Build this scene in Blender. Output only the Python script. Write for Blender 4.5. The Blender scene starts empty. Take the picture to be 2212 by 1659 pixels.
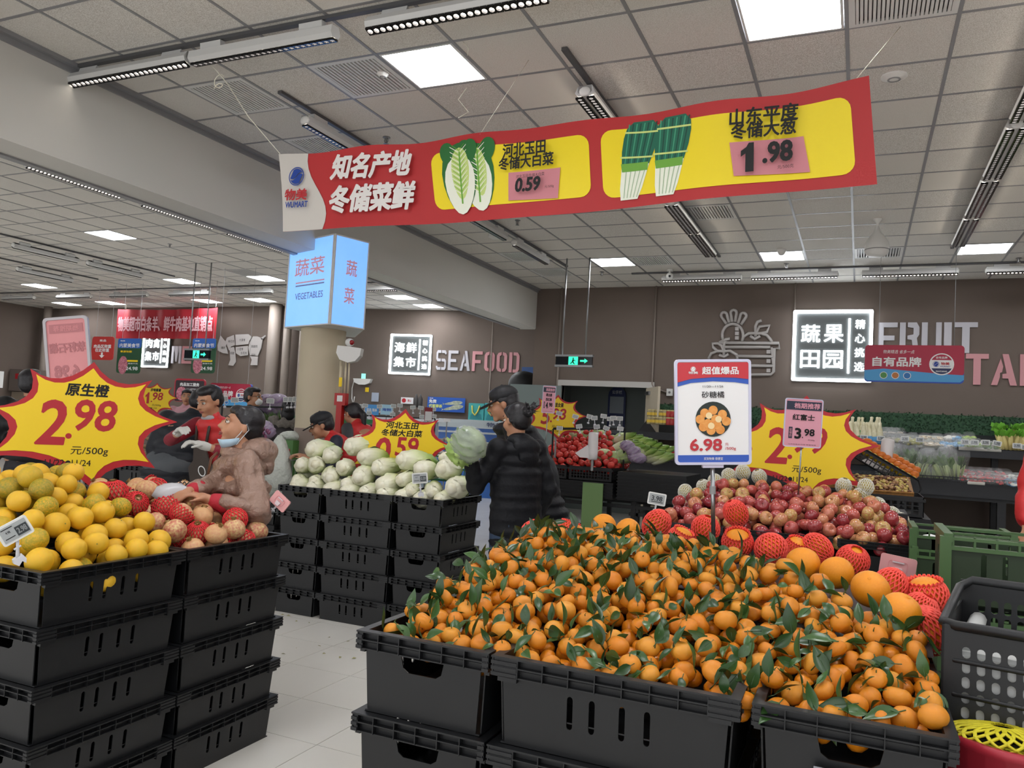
import bpy, bmesh, math, random
import numpy as np
from mathutils import Vector, Matrix, Euler, Quaternion
from mathutils.geometry import tessellate_polygon
random.seed(7)
SC = bpy.context.scene
COL = SC.collection
# ------------------------------------------------------------------ camera
EYE = Vector((0.0, 0.0, 1.6))
YAW, PITCH, ROLL, FPX = 0.4158, 0.05244, 0.05314, 1709.7
PW, PH = 2212.0, 1659.0
_d = Vector((-math.sin(YAW)*math.cos(PITCH), math.cos(YAW)*math.cos(PITCH), math.sin(PITCH)))
_r0 = Vector((math.cos(YAW), math.sin(YAW), 0.0)); _u0 = _r0.cross(_d)
_r = _r0*math.cos(ROLL)+_u0*math.sin(ROLL); _u = _u0*math.cos(ROLL)-_r0*math.sin(ROLL)
cam_d = bpy.data.cameras.new('camera'); cam = bpy.data.objects.new('camera', cam_d); COL.objects.link(cam)
cam_d.sensor_fit = 'HORIZONTAL'; cam_d.sensor_width = 36.0; cam_d.lens = 36.0*FPX/PW
cam_d.clip_start = 0.05; cam_d.clip_end = 120
cam.matrix_world = Matrix(((_r.x, _u.x, -_d.x, EYE.x), (_r.y, _u.y, -_d.y, EYE.y), (_r.z, _u.z, -_d.z, EYE.z), (0, 0, 0, 1)))
SC.camera = cam
# ------------------------------------------------------------------ light and exposure
world = bpy.data.worlds.new('store_air'); SC.world = world; world.use_nodes = True
wb = world.node_tree.nodes['Background']; wb.inputs[0].default_value = (0.98, 0.985, 1.0, 1); wb.inputs[1].default_value = 1.15
SC.view_settings.view_transform = 'Standard'; SC.view_settings.look = 'None'
SC.view_settings.exposure = 0.62; SC.view_settings.gamma = 1.0
PANEL_POWER = 21.0      # emission of the ceiling panels
TUBE_POWER = 14.0       # emission of the track lights

def at(px, py, X=None, Y=None, Z=None, D=None):
    """the point seen at a photo pixel on a plane of the room (X, Y or Z) or at a depth D"""
    v = _r*((px-PW/2)/FPX) - _u*((py-PH/2)/FPX) + _d
    if D is not None: t = D
    elif X is not None: t = (X-EYE.x)/v.x
    elif Y is not None: t = (Y-EYE.y)/v.y
    else: t = (Z-EYE.z)/v.z
    return EYE + v*t
# ------------------------------------------------------------------ materials
def srgb(h):
    if isinstance(h, str):
        c = [int(h[i:i+2], 16)/255 for i in (0, 2, 4)]
    else: c = h
    return tuple((x/12.92 if x <= .04045 else ((x+.055)/1.055)**2.4) for x in c)+(1.0,)
MATS = {}
def mat(name, col='808080', rough=.5, metal=0., emit=0., spec=.5, trans=0., alpha=1., noise=None, bump=None, rnd=None, sss=0., coat=0., emcol=None, ior=1.45):
    """principled material; noise=(scale, colour2, contrast); bump=(scale, strength); rnd=(colour2) varies per object"""
    if name in MATS: return MATS[name]
    m = bpy.data.materials.new(name); m.use_nodes = True; MATS[name] = m
    nt = m.node_tree; b = nt.nodes['Principled BSDF']; N = nt.nodes.new; L = nt.links.new
    c = srgb(col); b.inputs['Base Color'].default_value = c
    b.inputs['Roughness'].default_value = rough; b.inputs['Metallic'].default_value = metal
    b.inputs['Specular IOR Level'].default_value = spec; b.inputs['IOR'].default_value = ior
    if trans: b.inputs['Transmission Weight'].default_value = trans
    if alpha < 1: b.inputs['Alpha'].default_value = alpha
    if coat: b.inputs['Coat Weight'].default_value = coat; b.inputs['Coat Roughness'].default_value = .12
    if sss:
        b.inputs['Subsurface Weight'].default_value = sss; b.inputs['Subsurface Radius'].default_value = (.02, .008, .004); b.inputs['Subsurface Scale'].default_value = .5
    if emit:
        b.inputs['Emission Color'].default_value = srgb(emcol) if emcol else c; b.inputs['Emission Strength'].default_value = emit
    src = None
    if noise or bump or rnd:
        tc = N('ShaderNodeTexCoord')
    if noise:
        n = N('ShaderNodeTexNoise'); n.inputs['Scale'].default_value = noise[0]; n.inputs['Detail'].default_value = 3
        oi = N('ShaderNodeObjectInfo'); n.noise_dimensions = '4D'; L(oi.outputs['Random'], n.inputs['W'])
        mp = N('ShaderNodeMapRange'); k = noise[2] if len(noise) > 2 else .2
        mp.inputs[1].default_value = .5-k; mp.inputs[2].default_value = .5+k; mp.inputs[3].default_value = 0; mp.inputs[4].default_value = 1
        if len(noise) > 3:
            mg = N('ShaderNodeMapping'); mg.inputs['Scale'].default_value = noise[3]; L(tc.outputs['Object'], mg.inputs[0]); L(mg.outputs[0], n.inputs['Vector'])
        else: L(tc.outputs['Object'], n.inputs['Vector'])
        L(n.outputs['Fac'], mp.inputs[0])
        mx = N('ShaderNodeMix'); mx.data_type = 'RGBA'; mx.inputs['A'].default_value = c; mx.inputs['B'].default_value = srgb(noise[1])
        L(mp.outputs[0], mx.inputs['Factor']); src = mx.outputs['Result']
    if rnd:
        oi = N('ShaderNodeObjectInfo'); mx = N('ShaderNodeMix'); mx.data_type = 'RGBA'
        if src: L(src, mx.inputs['A'])
        else: mx.inputs['A'].default_value = c
        mx.inputs['B'].default_value = srgb(rnd); 
        mp = N('ShaderNodeMath'); mp.operation = 'POWER'; mp.inputs[1].default_value = 1.5
        L(oi.outputs['Random'], mp.inputs[0]); L(mp.outputs[0], mx.inputs['Factor']); src = mx.outputs['Result']
    if src: L(src, b.inputs['Base Color'])
    if bump:
        n = N('ShaderNodeTexNoise'); n.inputs['Scale'].default_value = bump[0]; n.inputs['Detail'].default_value = 4
        bp = N('ShaderNodeBump'); bp.inputs['Strength'].default_value = bump[1]; bp.inputs['Distance'].default_value = bump[2] if len(bump) > 2 else .01
        L(tc.outputs['Object'], n.inputs['Vector']); L(n.outputs['Fac'], bp.inputs['Height']); L(bp.outputs[0], b.inputs['Normal'])
    return m
def mix_axis(name, cols, axis=2, lo=-1, hi=1, rough=.5, nscale=6, namp=.25, bump=None, spec=.5, stretch=None, wave=None):
    """colour ramp along a local axis, broken up by noise (a real gradient of the thing itself)"""
    if name in MATS: return MATS[name]
    m = bpy.data.materials.new(name); m.use_nodes = True; MATS[name] = m
    nt = m.node_tree; b = nt.nodes['Principled BSDF']; N = nt.nodes.new; L = nt.links.new
    b.inputs['Roughness'].default_value = rough; b.inputs['Specular IOR Level'].default_value = spec
    tc = N('ShaderNodeTexCoord'); sp = N('ShaderNodeSeparateXYZ'); L(tc.outputs['Object'], sp.inputs[0])
    mr = N('ShaderNodeMapRange'); mr.inputs[1].default_value = lo; mr.inputs[2].default_value = hi; L(sp.outputs[axis], mr.inputs[0])
    n = N('ShaderNodeTexNoise'); n.inputs['Scale'].default_value = nscale; n.inputs['Detail'].default_value = 3; n.noise_dimensions = '4D'
    oi = N('ShaderNodeObjectInfo'); L(oi.outputs['Random'], n.inputs['W'])
    if stretch:
        mpn = N('ShaderNodeMapping'); mpn.inputs['Scale'].default_value = stretch; L(tc.outputs['Object'], mpn.inputs[0]); L(mpn.outputs[0], n.inputs['Vector'])
    else: L(tc.outputs['Object'], n.inputs['Vector'])
    ma = N('ShaderNodeMath'); ma.operation = 'MULTIPLY_ADD'; ma.inputs[1].default_value = namp*2; ma.inputs[2].default_value = -namp; L(n.outputs['Fac'], ma.inputs[0])
    ad = N('ShaderNodeMath'); ad.operation = 'ADD'; L(mr.outputs[0], ad.inputs[0]); L(ma.outputs[0], ad.inputs[1])
    cr = N('ShaderNodeValToRGB'); L(ad.outputs[0], cr.inputs[0])
    while len(cr.color_ramp.elements) < len(cols): cr.color_ramp.elements.new(.5)
    for e, (p, c) in zip(cr.color_ramp.elements, cols): e.position = p; e.color = srgb(c)
    L(cr.outputs[0], b.inputs['Base Color'])
    if bump:
        n2 = N('ShaderNodeTexNoise'); n2.inputs['Scale'].default_value = bump[0]; bp = N('ShaderNodeBump'); bp.inputs['Strength'].default_value = bump[1]; bp.inputs['Distance'].default_value = .01
        if stretch: L(mpn.outputs[0], n2.inputs['Vector'])
        else: L(tc.outputs['Object'], n2.inputs['Vector'])
        L(n2.outputs['Fac'], bp.inputs['Height']); L(bp.outputs[0], b.inputs['Normal'])
    return m
# ------------------------------------------------------------------ mesh building
class MB:
    """collects shapes into one mesh"""
    def __init__(s): s.v = []; s.f = []; s.mi = []; s.m = 0
    def add(s, vs, fs):
        o = len(s.v); s.v += [tuple(v) for v in vs]; s.f += [tuple(i+o for i in f) for f in fs]; s.mi += [s.m]*len(fs); return s
    def box(s, x0, x1, y0, y1, z0, z1, M=None):
        vs = [Vector(p) for p in ((x0, y0, z0), (x1, y0, z0), (x1, y1, z0), (x0, y1, z0), (x0, y0, z1), (x1, y0, z1), (x1, y1, z1), (x0, y1, z1))]
        if M: vs = [M @ v for v in vs]
        return s.add(vs, [(0, 3, 2, 1), (4, 5, 6, 7), (0, 1, 5, 4), (1, 2, 6, 5), (2, 3, 7, 6), (3, 0, 4, 7)])
    def tube(s, pts, r, n=8, cap=True, closed=False):
        pts = [Vector(p) for p in pts]; rs = r if isinstance(r, (list, tuple)) else [r]*len(pts)
        rings = []; t0 = None; N = len(pts)
        for i, p in enumerate(pts):
            if closed: t = pts[(i+1) % N]-pts[i-1]
            else: t = pts[min(i+1, N-1)]-pts[max(i-1, 0)]
            t = t.normalized() if t.length > 1e-9 else Vector((0, 0, 1))
            if t0 is None:
                a = t.orthogonal().normalized()
            else:
                a = (a - t*a.dot(t)); a = a.normalized() if a.length > 1e-6 else t.orthogonal().normalized()
            t0 = t; b = t.cross(a)
            rings.append([p+(a*math.cos(k*2*math.pi/n)+b*math.sin(k*2*math.pi/n))*rs[i] for k in range(n)])
        vs = [v for R in rings for v in R]; fs = []
        M = N if closed else N-1
        for i in range(M):
            j = (i+1) % N
            for k in range(n): fs.append((i*n+k, i*n+(k+1) % n, j*n+(k+1) % n, j*n+k))
        if cap and not closed: fs += [tuple(range(n))[::-1], tuple((N-1)*n+k for k in range(n))]
        return s.add(vs, fs)
    def lathe(s, prof, n=16, M=None, ph=None):
        """prof: (r, z) from bottom to top; r=0 ends close; ph(theta, i)->radius factor"""
        vs = []; idx = []
        for i, (r, z) in enumerate(prof):
            if r < 1e-6: idx.append([len(vs)]); vs.append(Vector((0, 0, z)))
            else:
                row = []
                for k in range(n):
                    th = 2*math.pi*k/n; q = r*(ph(th, i) if ph else 1); row.append(len(vs)); vs.append(Vector((q*math.cos(th), q*math.sin(th), z)))
                idx.append(row)
        fs = []
        for a, b in zip(idx, idx[1:]):
            for k in range(n):
                k2 = (k+1) % n
                if len(a) == 1 and len(b) == 1: continue
                if len(a) == 1: fs.append((a[0], b[k2], b[k]))
                elif len(b) == 1: fs.append((a[k], a[k2], b[0]))
                else: fs.append((a[k], a[k2], b[k2], b[k]))
        if M: vs = [M @ v for v in vs]
        return s.add(vs, fs)
    def ball(s, c, r, n=12, m=8, M=None):
        rx, ry, rz = (r, r, r) if isinstance(r, (int, float)) else r
        T = Matrix.Translation(Vector(c)) @ (M if M else Matrix.Identity(4)) @ Matrix.Diagonal((rx, ry, rz, 1))
        return s.lathe([(math.sin(math.pi*i/m), -math.cos(math.pi*i/m)) if 0 < i < m else (0, -1 if i == 0 else 1) for i in range(m+1)], n, T)
    def cone(s, p0, r0, p1, r1, n=12):
        """tapered capsule"""
        p0 = Vector(p0); p1 = Vector(p1); d = p1-p0; L = d.length
        if L < 1e-6: return s.ball(p0, max(r0, r1), n)
        Q = Matrix.Translation(p0) @ d.to_track_quat('Z', 'Y').to_matrix().to_4x4()
        prof = [(0, -r0)]+[(r0*math.cos(a), r0*math.sin(a)) for a in (-1.0, -.5, 0)]+[(r1*math.cos(a), L+r1*math.sin(a)) for a in (0, .5, 1.0)]+[(0, L+r1)]
        return s.lathe(prof, n, Q)
    def prism(s, outer, holes=(), y0=0., y1=.01, M=None, sides=True):
        """2-D outline in (x, z) with holes, from y0 to y1"""
        polys = [[Vector((x, 0, z)) for x, z in outer]]+[[Vector((x, 0, z)) for x, z in h] for h in holes]
        pl2 = [[Vector((v.x, v.z, 0)) for v in P] for P in polys]
        tris = tessellate_polygon(pl2); flat = [v for P in polys for v in P]; n = len(flat)
        vs = [Vector((v.x, y0, v.z)) for v in flat]+[Vector((v.x, y1, v.z)) for v in flat]
        fs = []
        for t in tris:
            a, b, c = flat[t[0]], flat[t[1]], flat[t[2]]
            cr = (b.x-a.x)*(c.z-a.z)-(b.z-a.z)*(c.x-a.x)
            t = tuple(t) if cr > 0 else tuple(t)[::-1]
            fs.append(t); fs.append(tuple(i+n for i in t[::-1]))
        if sides:
            o = 0
            for P in polys:
                m = len(P)
                for i in range(m): fs.append((o+i, o+(i+1) % m, n+o+(i+1) % m, n+o+i))
                o += m
        if M: vs = [M @ v for v in vs]
        return s.add(vs, fs)
    def mesh(s, name, mats, smooth=False):
        me = bpy.data.meshes.new(name); me.from_pydata([tuple(v) for v in s.v], [], s.f)
        if not isinstance(mats, (list, tuple)): mats = [mats]
        for m in mats: me.materials.append(m)
        if len(mats) > 1: me.polygons.foreach_set('material_index', s.mi)
        if smooth: me.polygons.foreach_set('use_smooth', [True]*len(me.polygons))
        me.update(); return me
    def build(s, name, mats, parent=None, smooth=False, fix=False, **kw):
        me = s.mesh(name, mats, smooth)
        if fix:
            bm = bmesh.new(); bm.from_mesh(me); bmesh.ops.recalc_face_normals(bm, faces=bm.faces); bm.to_mesh(me); bm.free()
        return put(name, me, parent, **kw)
def put(name, data, parent=None, loc=None, rot=None, M=None, scale=None):
    o = bpy.data.objects.new(name, data); COL.objects.link(o)
    if parent: o.parent = parent
    if M is not None: o.matrix_basis = M
    if loc is not None: o.location = loc
    if rot is not None: o.rotation_euler = rot
    if scale is not None: o.scale = scale if not isinstance(scale, (int, float)) else (scale,)*3
    return o
def tag(o, label=None, cat=None, group=None, kind=None):
    if label: o['label'] = label
    if cat: o['category'] = cat
    if group: o['group'] = group
    if kind: o['kind'] = kind
    return o
def thing(name, label, cat, loc=(0, 0, 0), rot=None, group=None, M=None):
    o = put(name, None, None, loc if M is None else None, rot, M); o.empty_display_size = .05
    return tag(o, label, cat, group)
def dup(o, parent=None, M=None, loc=None, rot=None, scale=None, kids=True):
    c = o.copy(); COL.objects.link(c)
    if parent is not None: c.parent = parent
    if M is not None: c.matrix_basis = M
    if loc is not None: c.location = loc
    if rot is not None: c.rotation_euler = rot
    if scale is not None: c.scale = scale if not isinstance(scale, (int, float)) else (scale,)*3
    if kids:
        for ch in KIDS.get(o.name, ()): dup(ch, c)
    return c
KIDS = {}
def know(o):
    """remember the children of a thing that will be copied"""
    KIDS[o.name] = [c for c in COL.objects if c.parent == o]
    for c in KIDS[o.name]: know(c)
    return o
def face(p, q=None, tilt=0., roll=0., yaw=0.):
    """a frame at p: local X right, Z up, -Y towards the camera (or turned by yaw)"""
    d = (Vector(p)-EYE); a = math.atan2(-d.x, d.y)+yaw
    return Matrix.Translation(Vector(p)) @ Matrix.Rotation(a, 4, 'Z') @ Matrix.Rotation(tilt, 4, 'X') @ Matrix.Rotation(roll, 4, 'Y')
# text fitted to a box after one update
FIT = []
def txt(parent, s, x, z, w, h, m, y=-.003, bold=0., shear=0., name='lettering', ext=.0005, sp=1.0, flip=False, lines=1.0, rz=0.):
    c = bpy.data.curves.new(name, 'FONT'); c.body = s; c.size = 1; c.extrude = 0; c.shear = shear
    c.space_character = sp; c.space_line = lines; c.resolution_u = 3; c.align_x = 'CENTER'; c.fill_mode = 'FRONT' if False else 'BOTH'
    c.materials.append(m)
    o = put(name, c, parent); FIT.append((o, x, y, z, w, h, flip, bold, rz)); return o
def fit_text():
    bpy.context.view_layer.update(); dg = bpy.context.evaluated_depsgraph_get()
    for o, x, y, z, w, h, flip, bold, rz in FIT:
        me = bpy.data.meshes.new_from_object(o.evaluated_get(dg))
        if o.data.body == '1':
            P1 = [(.36, 0), (1, 0), (1, 1), (.6, 1), (.42, .86), (0, .74), (0, .54), (.36, .64)]
            me = bpy.data.meshes.new('digit'); me.from_pydata([(x*.5, z, 0) for x, z in P1], [], [(0, 1, 7), (1, 2, 7), (2, 3, 7), (3, 4, 7), (4, 5, 7), (5, 6, 7)]); bold = 0
        n = len(me.vertices)
        if n == 0: continue
        co = np.empty(n*3, dtype=np.float32); me.vertices.foreach_get('co', co); co = co.reshape(-1, 3)[:, :2].astype(float)
        tri = [tuple(p.vertices) for p in me.polygons]; cnt = {}
        for f in tri:
            for i in range(len(f)):
                e = (f[i], f[(i+1) % len(f)]); k = (min(e), max(e)); cnt[k] = cnt.get(k, 0)+1
        mn, mxx = co.min(0), co.max(0); dx, dy = max(mxx[0]-mn[0], 1e-4), max(mxx[1]-mn[1], 1e-4)
        lines = o.data.body.count('\n')+1; bw = bold*(h/lines if h else w/dx)*.9
        hh = max((h or w*dy/dx)-2*bw, .1*(h or w)); ww = max((w or h*dx/dy)-2*bw, .1*(w or h))
        co = (co-(mn+mxx)/2)*np.array([ww/dx*(-1 if flip else 1), hh/dy])
        V = [(p[0], p[1], 0.) for p in co]; F = list(tri)
        if bw > 1e-5:
            for kk, ((a, b), c) in enumerate(cnt.items()):
                if c != 1: continue
                pa, pb = co[a], co[b]; d = pb-pa; L = math.hypot(*d)
                if L < 1e-7: continue
                d = d/L; q = np.array([-d[1], d[0]])*bw; e = d*bw*.55; k = len(V)
                for P in (pa-e*.0-q-e, pb+e-q, pb+e+q, pa-e+q): V.append((P[0], P[1], .0001+(kk*7 % 23)*.00004))
                F.append((k, k+1, k+2, k+3))
        m2 = bpy.data.meshes.new('lettering'); m2.from_pydata(V, [], F); m2.materials.append(o.data.materials[0]); bpy.data.meshes.remove(me)
        p = o.parent; nm = o.name.split('.')[0]; bpy.data.objects.remove(o); c = put(nm, m2, p)
        c.matrix_basis = Matrix.Translation((x, y, z)) @ Matrix.Rotation(math.pi/2, 4, 'X') @ Matrix.Rotation(rz, 4, 'Z')
def pill(cx, cz, w, h, n=4):
    """rounded slot outline"""
    r = min(w, h)/2; pts = []
    for (sx, sz, a0) in ((1, 1, 0), (-1, 1, 90), (-1, -1, 180), (1, -1, 270)):
        for k in range(n+1):
            a = math.radians(a0+90*k/n); pts.append((cx+sx*(w/2-r)+r*math.cos(a), cz+sz*(h/2-r)+r*math.sin(a)))
    out = []
    for p in pts:
        if not out or abs(out[-1][0]-p[0])+abs(out[-1][1]-p[1]) > 1e-6: out.append(p)
    if abs(out[0][0]-out[-1][0])+abs(out[0][1]-out[-1][1]) < 1e-6: out.pop()
    return out
def rrect(x0, x1, z0, z1, r, n=4):
    pts = []
    for (cx, cz, a0) in ((x1-r, z1-r, 0), (x0+r, z1-r, 90), (x0+r, z0+r, 180), (x1-r, z0+r, 270)):
        for k in range(n+1):
            a = math.radians(a0+90*k/n); pts.append((cx+r*math.cos(a), cz+r*math.sin(a)))
    return pts
def rect(x0, x1, z0, z1): return [(x0, z0), (x1, z0), (x1, z1), (x0, z1)]
def circ(cx, cz, r, n=20, rz=None): return [(cx+r*math.cos(2*math.pi*k/n), cz+(rz or r)*math.sin(2*math.pi*k/n)) for k in range(n)]
def flat(parent, name, outline, m, y=-.002, t=.001, holes=()):
    return MB().prism(outline, holes, y-t, y).build(name, m, parent)
# plain colours
WHITE = mat('white_plastic', 'dcdcd8', .45); BLACK = mat('black_plastic', '17181a', .5, bump=(60, .08, .002)); INK = mat('black_ink', '0c0c0c', .6)
RED = mat('print_red', 'b8202a', .5); YEL = mat('print_yellow', 'f4cf12', .5); PAPERW = mat('print_white', 'e6e6e6', .5); PINK = mat('pink_card', 'e59aa4', .5)
BLUE = mat('print_blue', '2c4fb0', .45); CHROME = mat('brushed_metal', '9a9c9e', .3, .9); GREYM = mat('grey_paint', '8d8e8e', .5); NAVY = mat('print_navy', '26305a', .5)
CLEAR = mat('clear_plastic', 'f4f4f8', .12, trans=.95, ior=1.2)

ORD = ['first', 'second', 'third', 'fourth', 'fifth', 'sixth', 'seventh', 'eighth', 'ninth', 'tenth', 'eleventh', 'twelfth', 'thirteenth', 'fourteenth', 'fifteenth', 'sixteenth', 'seventeenth', 'eighteenth', 'nineteenth', 'twentieth']
def scr(p):
    v = Vector(p)-EYE; z = v.dot(_d); return (PW/2+FPX*v.dot(_r)/z, PH/2-FPX*v.dot(_u)/z)
def rows(objs, n, words):
    """labels that say which row of the heap a fruit lies in and its place in that row"""
    L = sorted(objs, key=lambda o: scr(o.matrix_basis.translation)[1]); m = math.ceil(len(L)/n)
    for r in range(n):
        band = sorted(L[r*m:(r+1)*m], key=lambda o: scr(o.matrix_basis.translation)[0])
        for k, o in enumerate(band): o['label'] = words % (ORD[r]+' row from the top', ORD[k % 20])
# ================================================================== THE ROOM
CZ, CZL = 4.137, 4.32         # ceiling heights: near hall, meat and fish hall
BX = -5.5                     # bulkhead line between the halls
WY = 13.4                     # back wall of the near hall
M_TILE = mat('mineral_ceiling_tile', 'e4e2dd', .9, noise=(220, 'b8b3aa', .08), rnd='d6d2ca'); M_BAR = mat('ceiling_bar', '8e8e90', .4, .2)
M_WALL = mat('brown_wall_paint', '6e625a', .8, noise=(1.3, '675b53', .25)); M_BEAM = mat('bulkhead_paint', 'd0cec8', .6, noise=(.8, 'c8c6bf', .3))
M_FLOOR = mat('glazed_floor_tile', 'd8d5ce', .18, noise=(3, 'd0cdc6', .3), rnd='d4d1ca'); M_GROUT = mat('floor_grout', '8e8a82', .8)
# floor
fl = tag(MB().box(-24, 7, -4, 20, -.1, -.003).build('floor', M_GROUT), kind='structure')
fp = .472
tm = MB().box(-fp/2+.0022, fp/2-.0022, -fp/2+.0022, fp/2-.0022, -.004, 0).mesh('floor_tile', M_FLOOR)
X0, Y0 = -2.375+fp/2, 3.26+fp/2
near = set()
for i in range(-9, 2):
    for j in range(-4, 8):
        near.add((i, j)); put('floor_tile', tm, fl, (X0+i*fp, Y0+j*fp, 0))
b = MB()
for i in range(-44, 19):
    for j in range(-14, 34):
        if (i, j) not in near:
            x, y = X0+i*fp, Y0+j*fp; b.add([(x-fp/2+.0022, y-fp/2+.0022, 0), (x+fp/2-.0022, y-fp/2+.0022, 0), (x+fp/2-.0022, y+fp/2-.0022, 0), (x-fp/2+.0022, y+fp/2-.0022, 0)], [(0, 1, 2, 3)])
tag(b.build('floor_tile_field', M_FLOOR, fl), kind='stuff')
# ceilings made of lay-in tiles on a bar grid
def ceiling(name, z, x0, px, nx0, nx1, y0, py, ny0, ny1, skip, xmin, limit):
    c = MB().box(x0+nx0*px, x0+nx1*px, y0+ny0*py, y0+ny1*py, z+.03, z+.08).build(name, M_BAR); tag(c, kind='structure')
    t = MB(); w, d = px-.024, py-.024
    t.prism([(-w/2, -d/2), (w/2, -d/2), (w/2, d/2), (-w/2, d/2)], (), 0, .012, M=Matrix.Rotation(math.pi/2, 4, 'X'))
    me = t.mesh('ceiling_tile', M_TILE); cells = []
    for i in range(nx0, nx1):
        for j in range(ny0, ny1):
            if (i, j) in skip: continue
            x, y = x0+(i+.5)*px, y0+(j+.5)*py
            v = Vector((x, y, z))-EYE; dd = v.dot(_d); sx = PW/2+FPX*v.dot(_r)/max(dd, .01); sy = PH/2-FPX*v.dot(_u)/max(dd, .01)
            vis = dd > .5 and -150 < sx < PW+150 and -150 < sy < PH
            cells.append((0 if vis else 1, v.length, x, y))
    cells.sort(); rest = MB()
    for k, (vis, L, x, y) in enumerate(cells):
        if k < limit and not vis: put('ceiling_tile', me, c, (x, y, z))
        else: rest.box(x-w/2, x+w/2, y-d/2, y+d/2, z, z+.012)
    tag(rest.build('ceiling_tile_field', M_TILE, c), kind='stuff')
    g = MB()
    for i in range(nx0, nx1+1): g.box(x0+i*px-.012, x0+i*px+.012, y0+ny0*py, y0+ny1*py, z-.004, z+.03)
    for j in range(ny0, ny1+1): g.box(x0+nx0*px, x0+nx1*px, y0+j*py-.012, y0+j*py+.012, z-.003, z+.03)
    g.build('grid_bar', M_BAR, c); return c
PXR, PYR, GX, GY = .605, .597, -.139, 5.105
PXL, PYL, GXL, GYL = .57, .608, -9.14, 6.17
def cellR(i, j): return (GX+(i+.5)*PXR, GY+(j+.5)*PYR)
def cellL(i, j): return (GXL+(i+.5)*PXL, GYL+(j+.5)*PYL)
PAN_R = [(-5, -1), (-1, -1), (3, -1), (-6, 10), (-2, 10), (2, 10), (6, 10), (-5, -6), (-1, -6), (3, -6), (7, -1), (7, -6), (-5, -11), (-1, -11), (3, -11), (7, 5)]
VENT_R = [(0, -1), (-8, -1), (-6, -1), (-8, 1), (-3, 6), (-8, 9), (-5, 10), (0, 10), (-8, 11)]
PAN_L = [(-16, 10), (-8, 10), (-4, 10), (1, 10), (-20, 14), (-17, 14), (-11, 14), (-8, 14), (-1, 14), (2, 14), (-1, 16), (-4, 4), (-10, 4), (-16, 4), (-4, -3), (-10, -3), (-16, -3), (3, 4)]
VENT_L = [(-9, 8), (-4, 9), (-9, 11), (-14, 14-1)]
ceiling('ceiling', CZ, GX, PXR, -9, 11, GY, PYR, -14, 14, set(PAN_R+VENT_R), BX, 300)
ceiling('ceiling_left', CZL, GXL, PXL, -24, 7, GYL, PYL, -14, 19, set(PAN_L+VENT_L), BX, 300)
# walls
def wallbox(name, *a): return tag(MB().box(*a).build(name, M_WALL), kind='structure')
# back wall of the near hall, with a doorway
DX0, DX1, DZ = -4.93, -3.36, 2.37
bw = MB(); bw.prism([(-5.51, 0), (DX0, 0), (DX0, DZ), (DX1, DZ), (DX1, 0), (7, 0), (7, CZ+.1), (-5.51, CZ+.1)], (), WY, WY+.12)
tag(bw.build('wall_back', M_WALL, fix=True), kind='structure')
wallbox('wall_corner', -5.51, -5.45, WY+.12, 17.6, 0, CZL+.1)
wallbox('wall_right', 6.5, 6.6, -4, WY, 0, CZ+.1)
def wallseg(name, pts, z1):
    m = MB()
    for (a, c) in zip(pts, pts[1:]):
        m.add([(a[0], a[1], 0), (c[0], c[1], 0), (c[0], c[1], z1), (a[0], a[1], z1), (a[0], a[1]+.1, 0), (c[0], c[1]+.1, 0), (c[0], c[1]+.1, z1), (a[0], a[1]+.1, z1)], [(0, 1, 2, 3), (7, 6, 5, 4)])
    return tag(m.build(name, M_WALL), kind='structure')
wallseg('wall_left_back', [(-22.3, 15.75), (-12.6, 15.9), (-12.6, 16.5)], CZL+.1)
wallseg('wall_seafood', [(-12.6, 16.3), (-5.4, 17.6)], CZL+.1)
wallbox('wall_left', -22.4, -22.2, -3, 15.8, 0, CZL+.1)
# bulkhead between the halls, and its metal trim
bk = MB().prism([(-5.85, 3.40), (-5.5, 3.40), (-5.5, CZ), (-5.5, CZL+.1), (-5.85, CZL+.1)], (), -4, WY+.1); 
tag(bk.build('beam', M_BEAM, fix=True), kind='structure')
MB().box(-5.5, -5.44, -4, WY, CZ-.03, CZ).box(-5.5, -5.48, -4, WY, CZ-.07, CZ-.03).build('trim_1', M_BAR)['kind'] = 'structure'
MB().box(-5.9, -5.82, -4, WY, 3.385, 3.42).build('trim_2', M_BAR)['kind'] = 'structure'
# pipes and trunking on the walls
M_PIPE = mat('painted_pipe', '83786f', .6)
def pipe(label, pts, r, name='wall_pipe'): 
    return tag(MB().tube(pts, r, 10).build(name, M_PIPE, smooth=True), label, 'pipe')
p = at(1215, 700, Y=WY); pipe('thin brown conduit on the back wall left of the doorway', [(p.x-.03, WY-.03, 0), (p.x-.03, WY-.03, CZ)], .018)
p = at(1418, 640, Y=WY); q = at(1415, 830, Y=WY); q2 = at(1440, 845, Y=WY)
pipe('thin brown conduit bending to a switch box beside the doorway', [(p.x, WY-.03, CZ), (p.x, WY-.03, q.z), (p.x+.03, WY-.03, q2.z+.05), (q2.x, WY-.03, q2.z-.02)], .016)
sb = thing('switch_box', 'small white switch box at the end of the bent conduit', 'switch', (q2.x+.06, WY-.03, q2.z-.02)); MB().box(-.05, .05, -.02, .03, -.06, .06).build('box_body', WHITE, sb); MB().ball((0, -.02, 0), .02, 8, 6).build('knob', GREYM, sb)
p = at(1718, 640, Y=WY); pipe('straight brown conduit above the left edge of the lit produce sign', [(p.x, WY-.02, 3.5), (p.x, WY-.02, CZ)], .014)
for px, r, nm in ((100, .11, 'thick brown pipe in the far left corner'), (50, .09, 'brown pipe left of the far left corner')):
    p = at(px, 720, Y=15.4); pipe(nm, [(p.x, 15.4, 0), (p.x, 15.4, CZL)], r)
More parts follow.
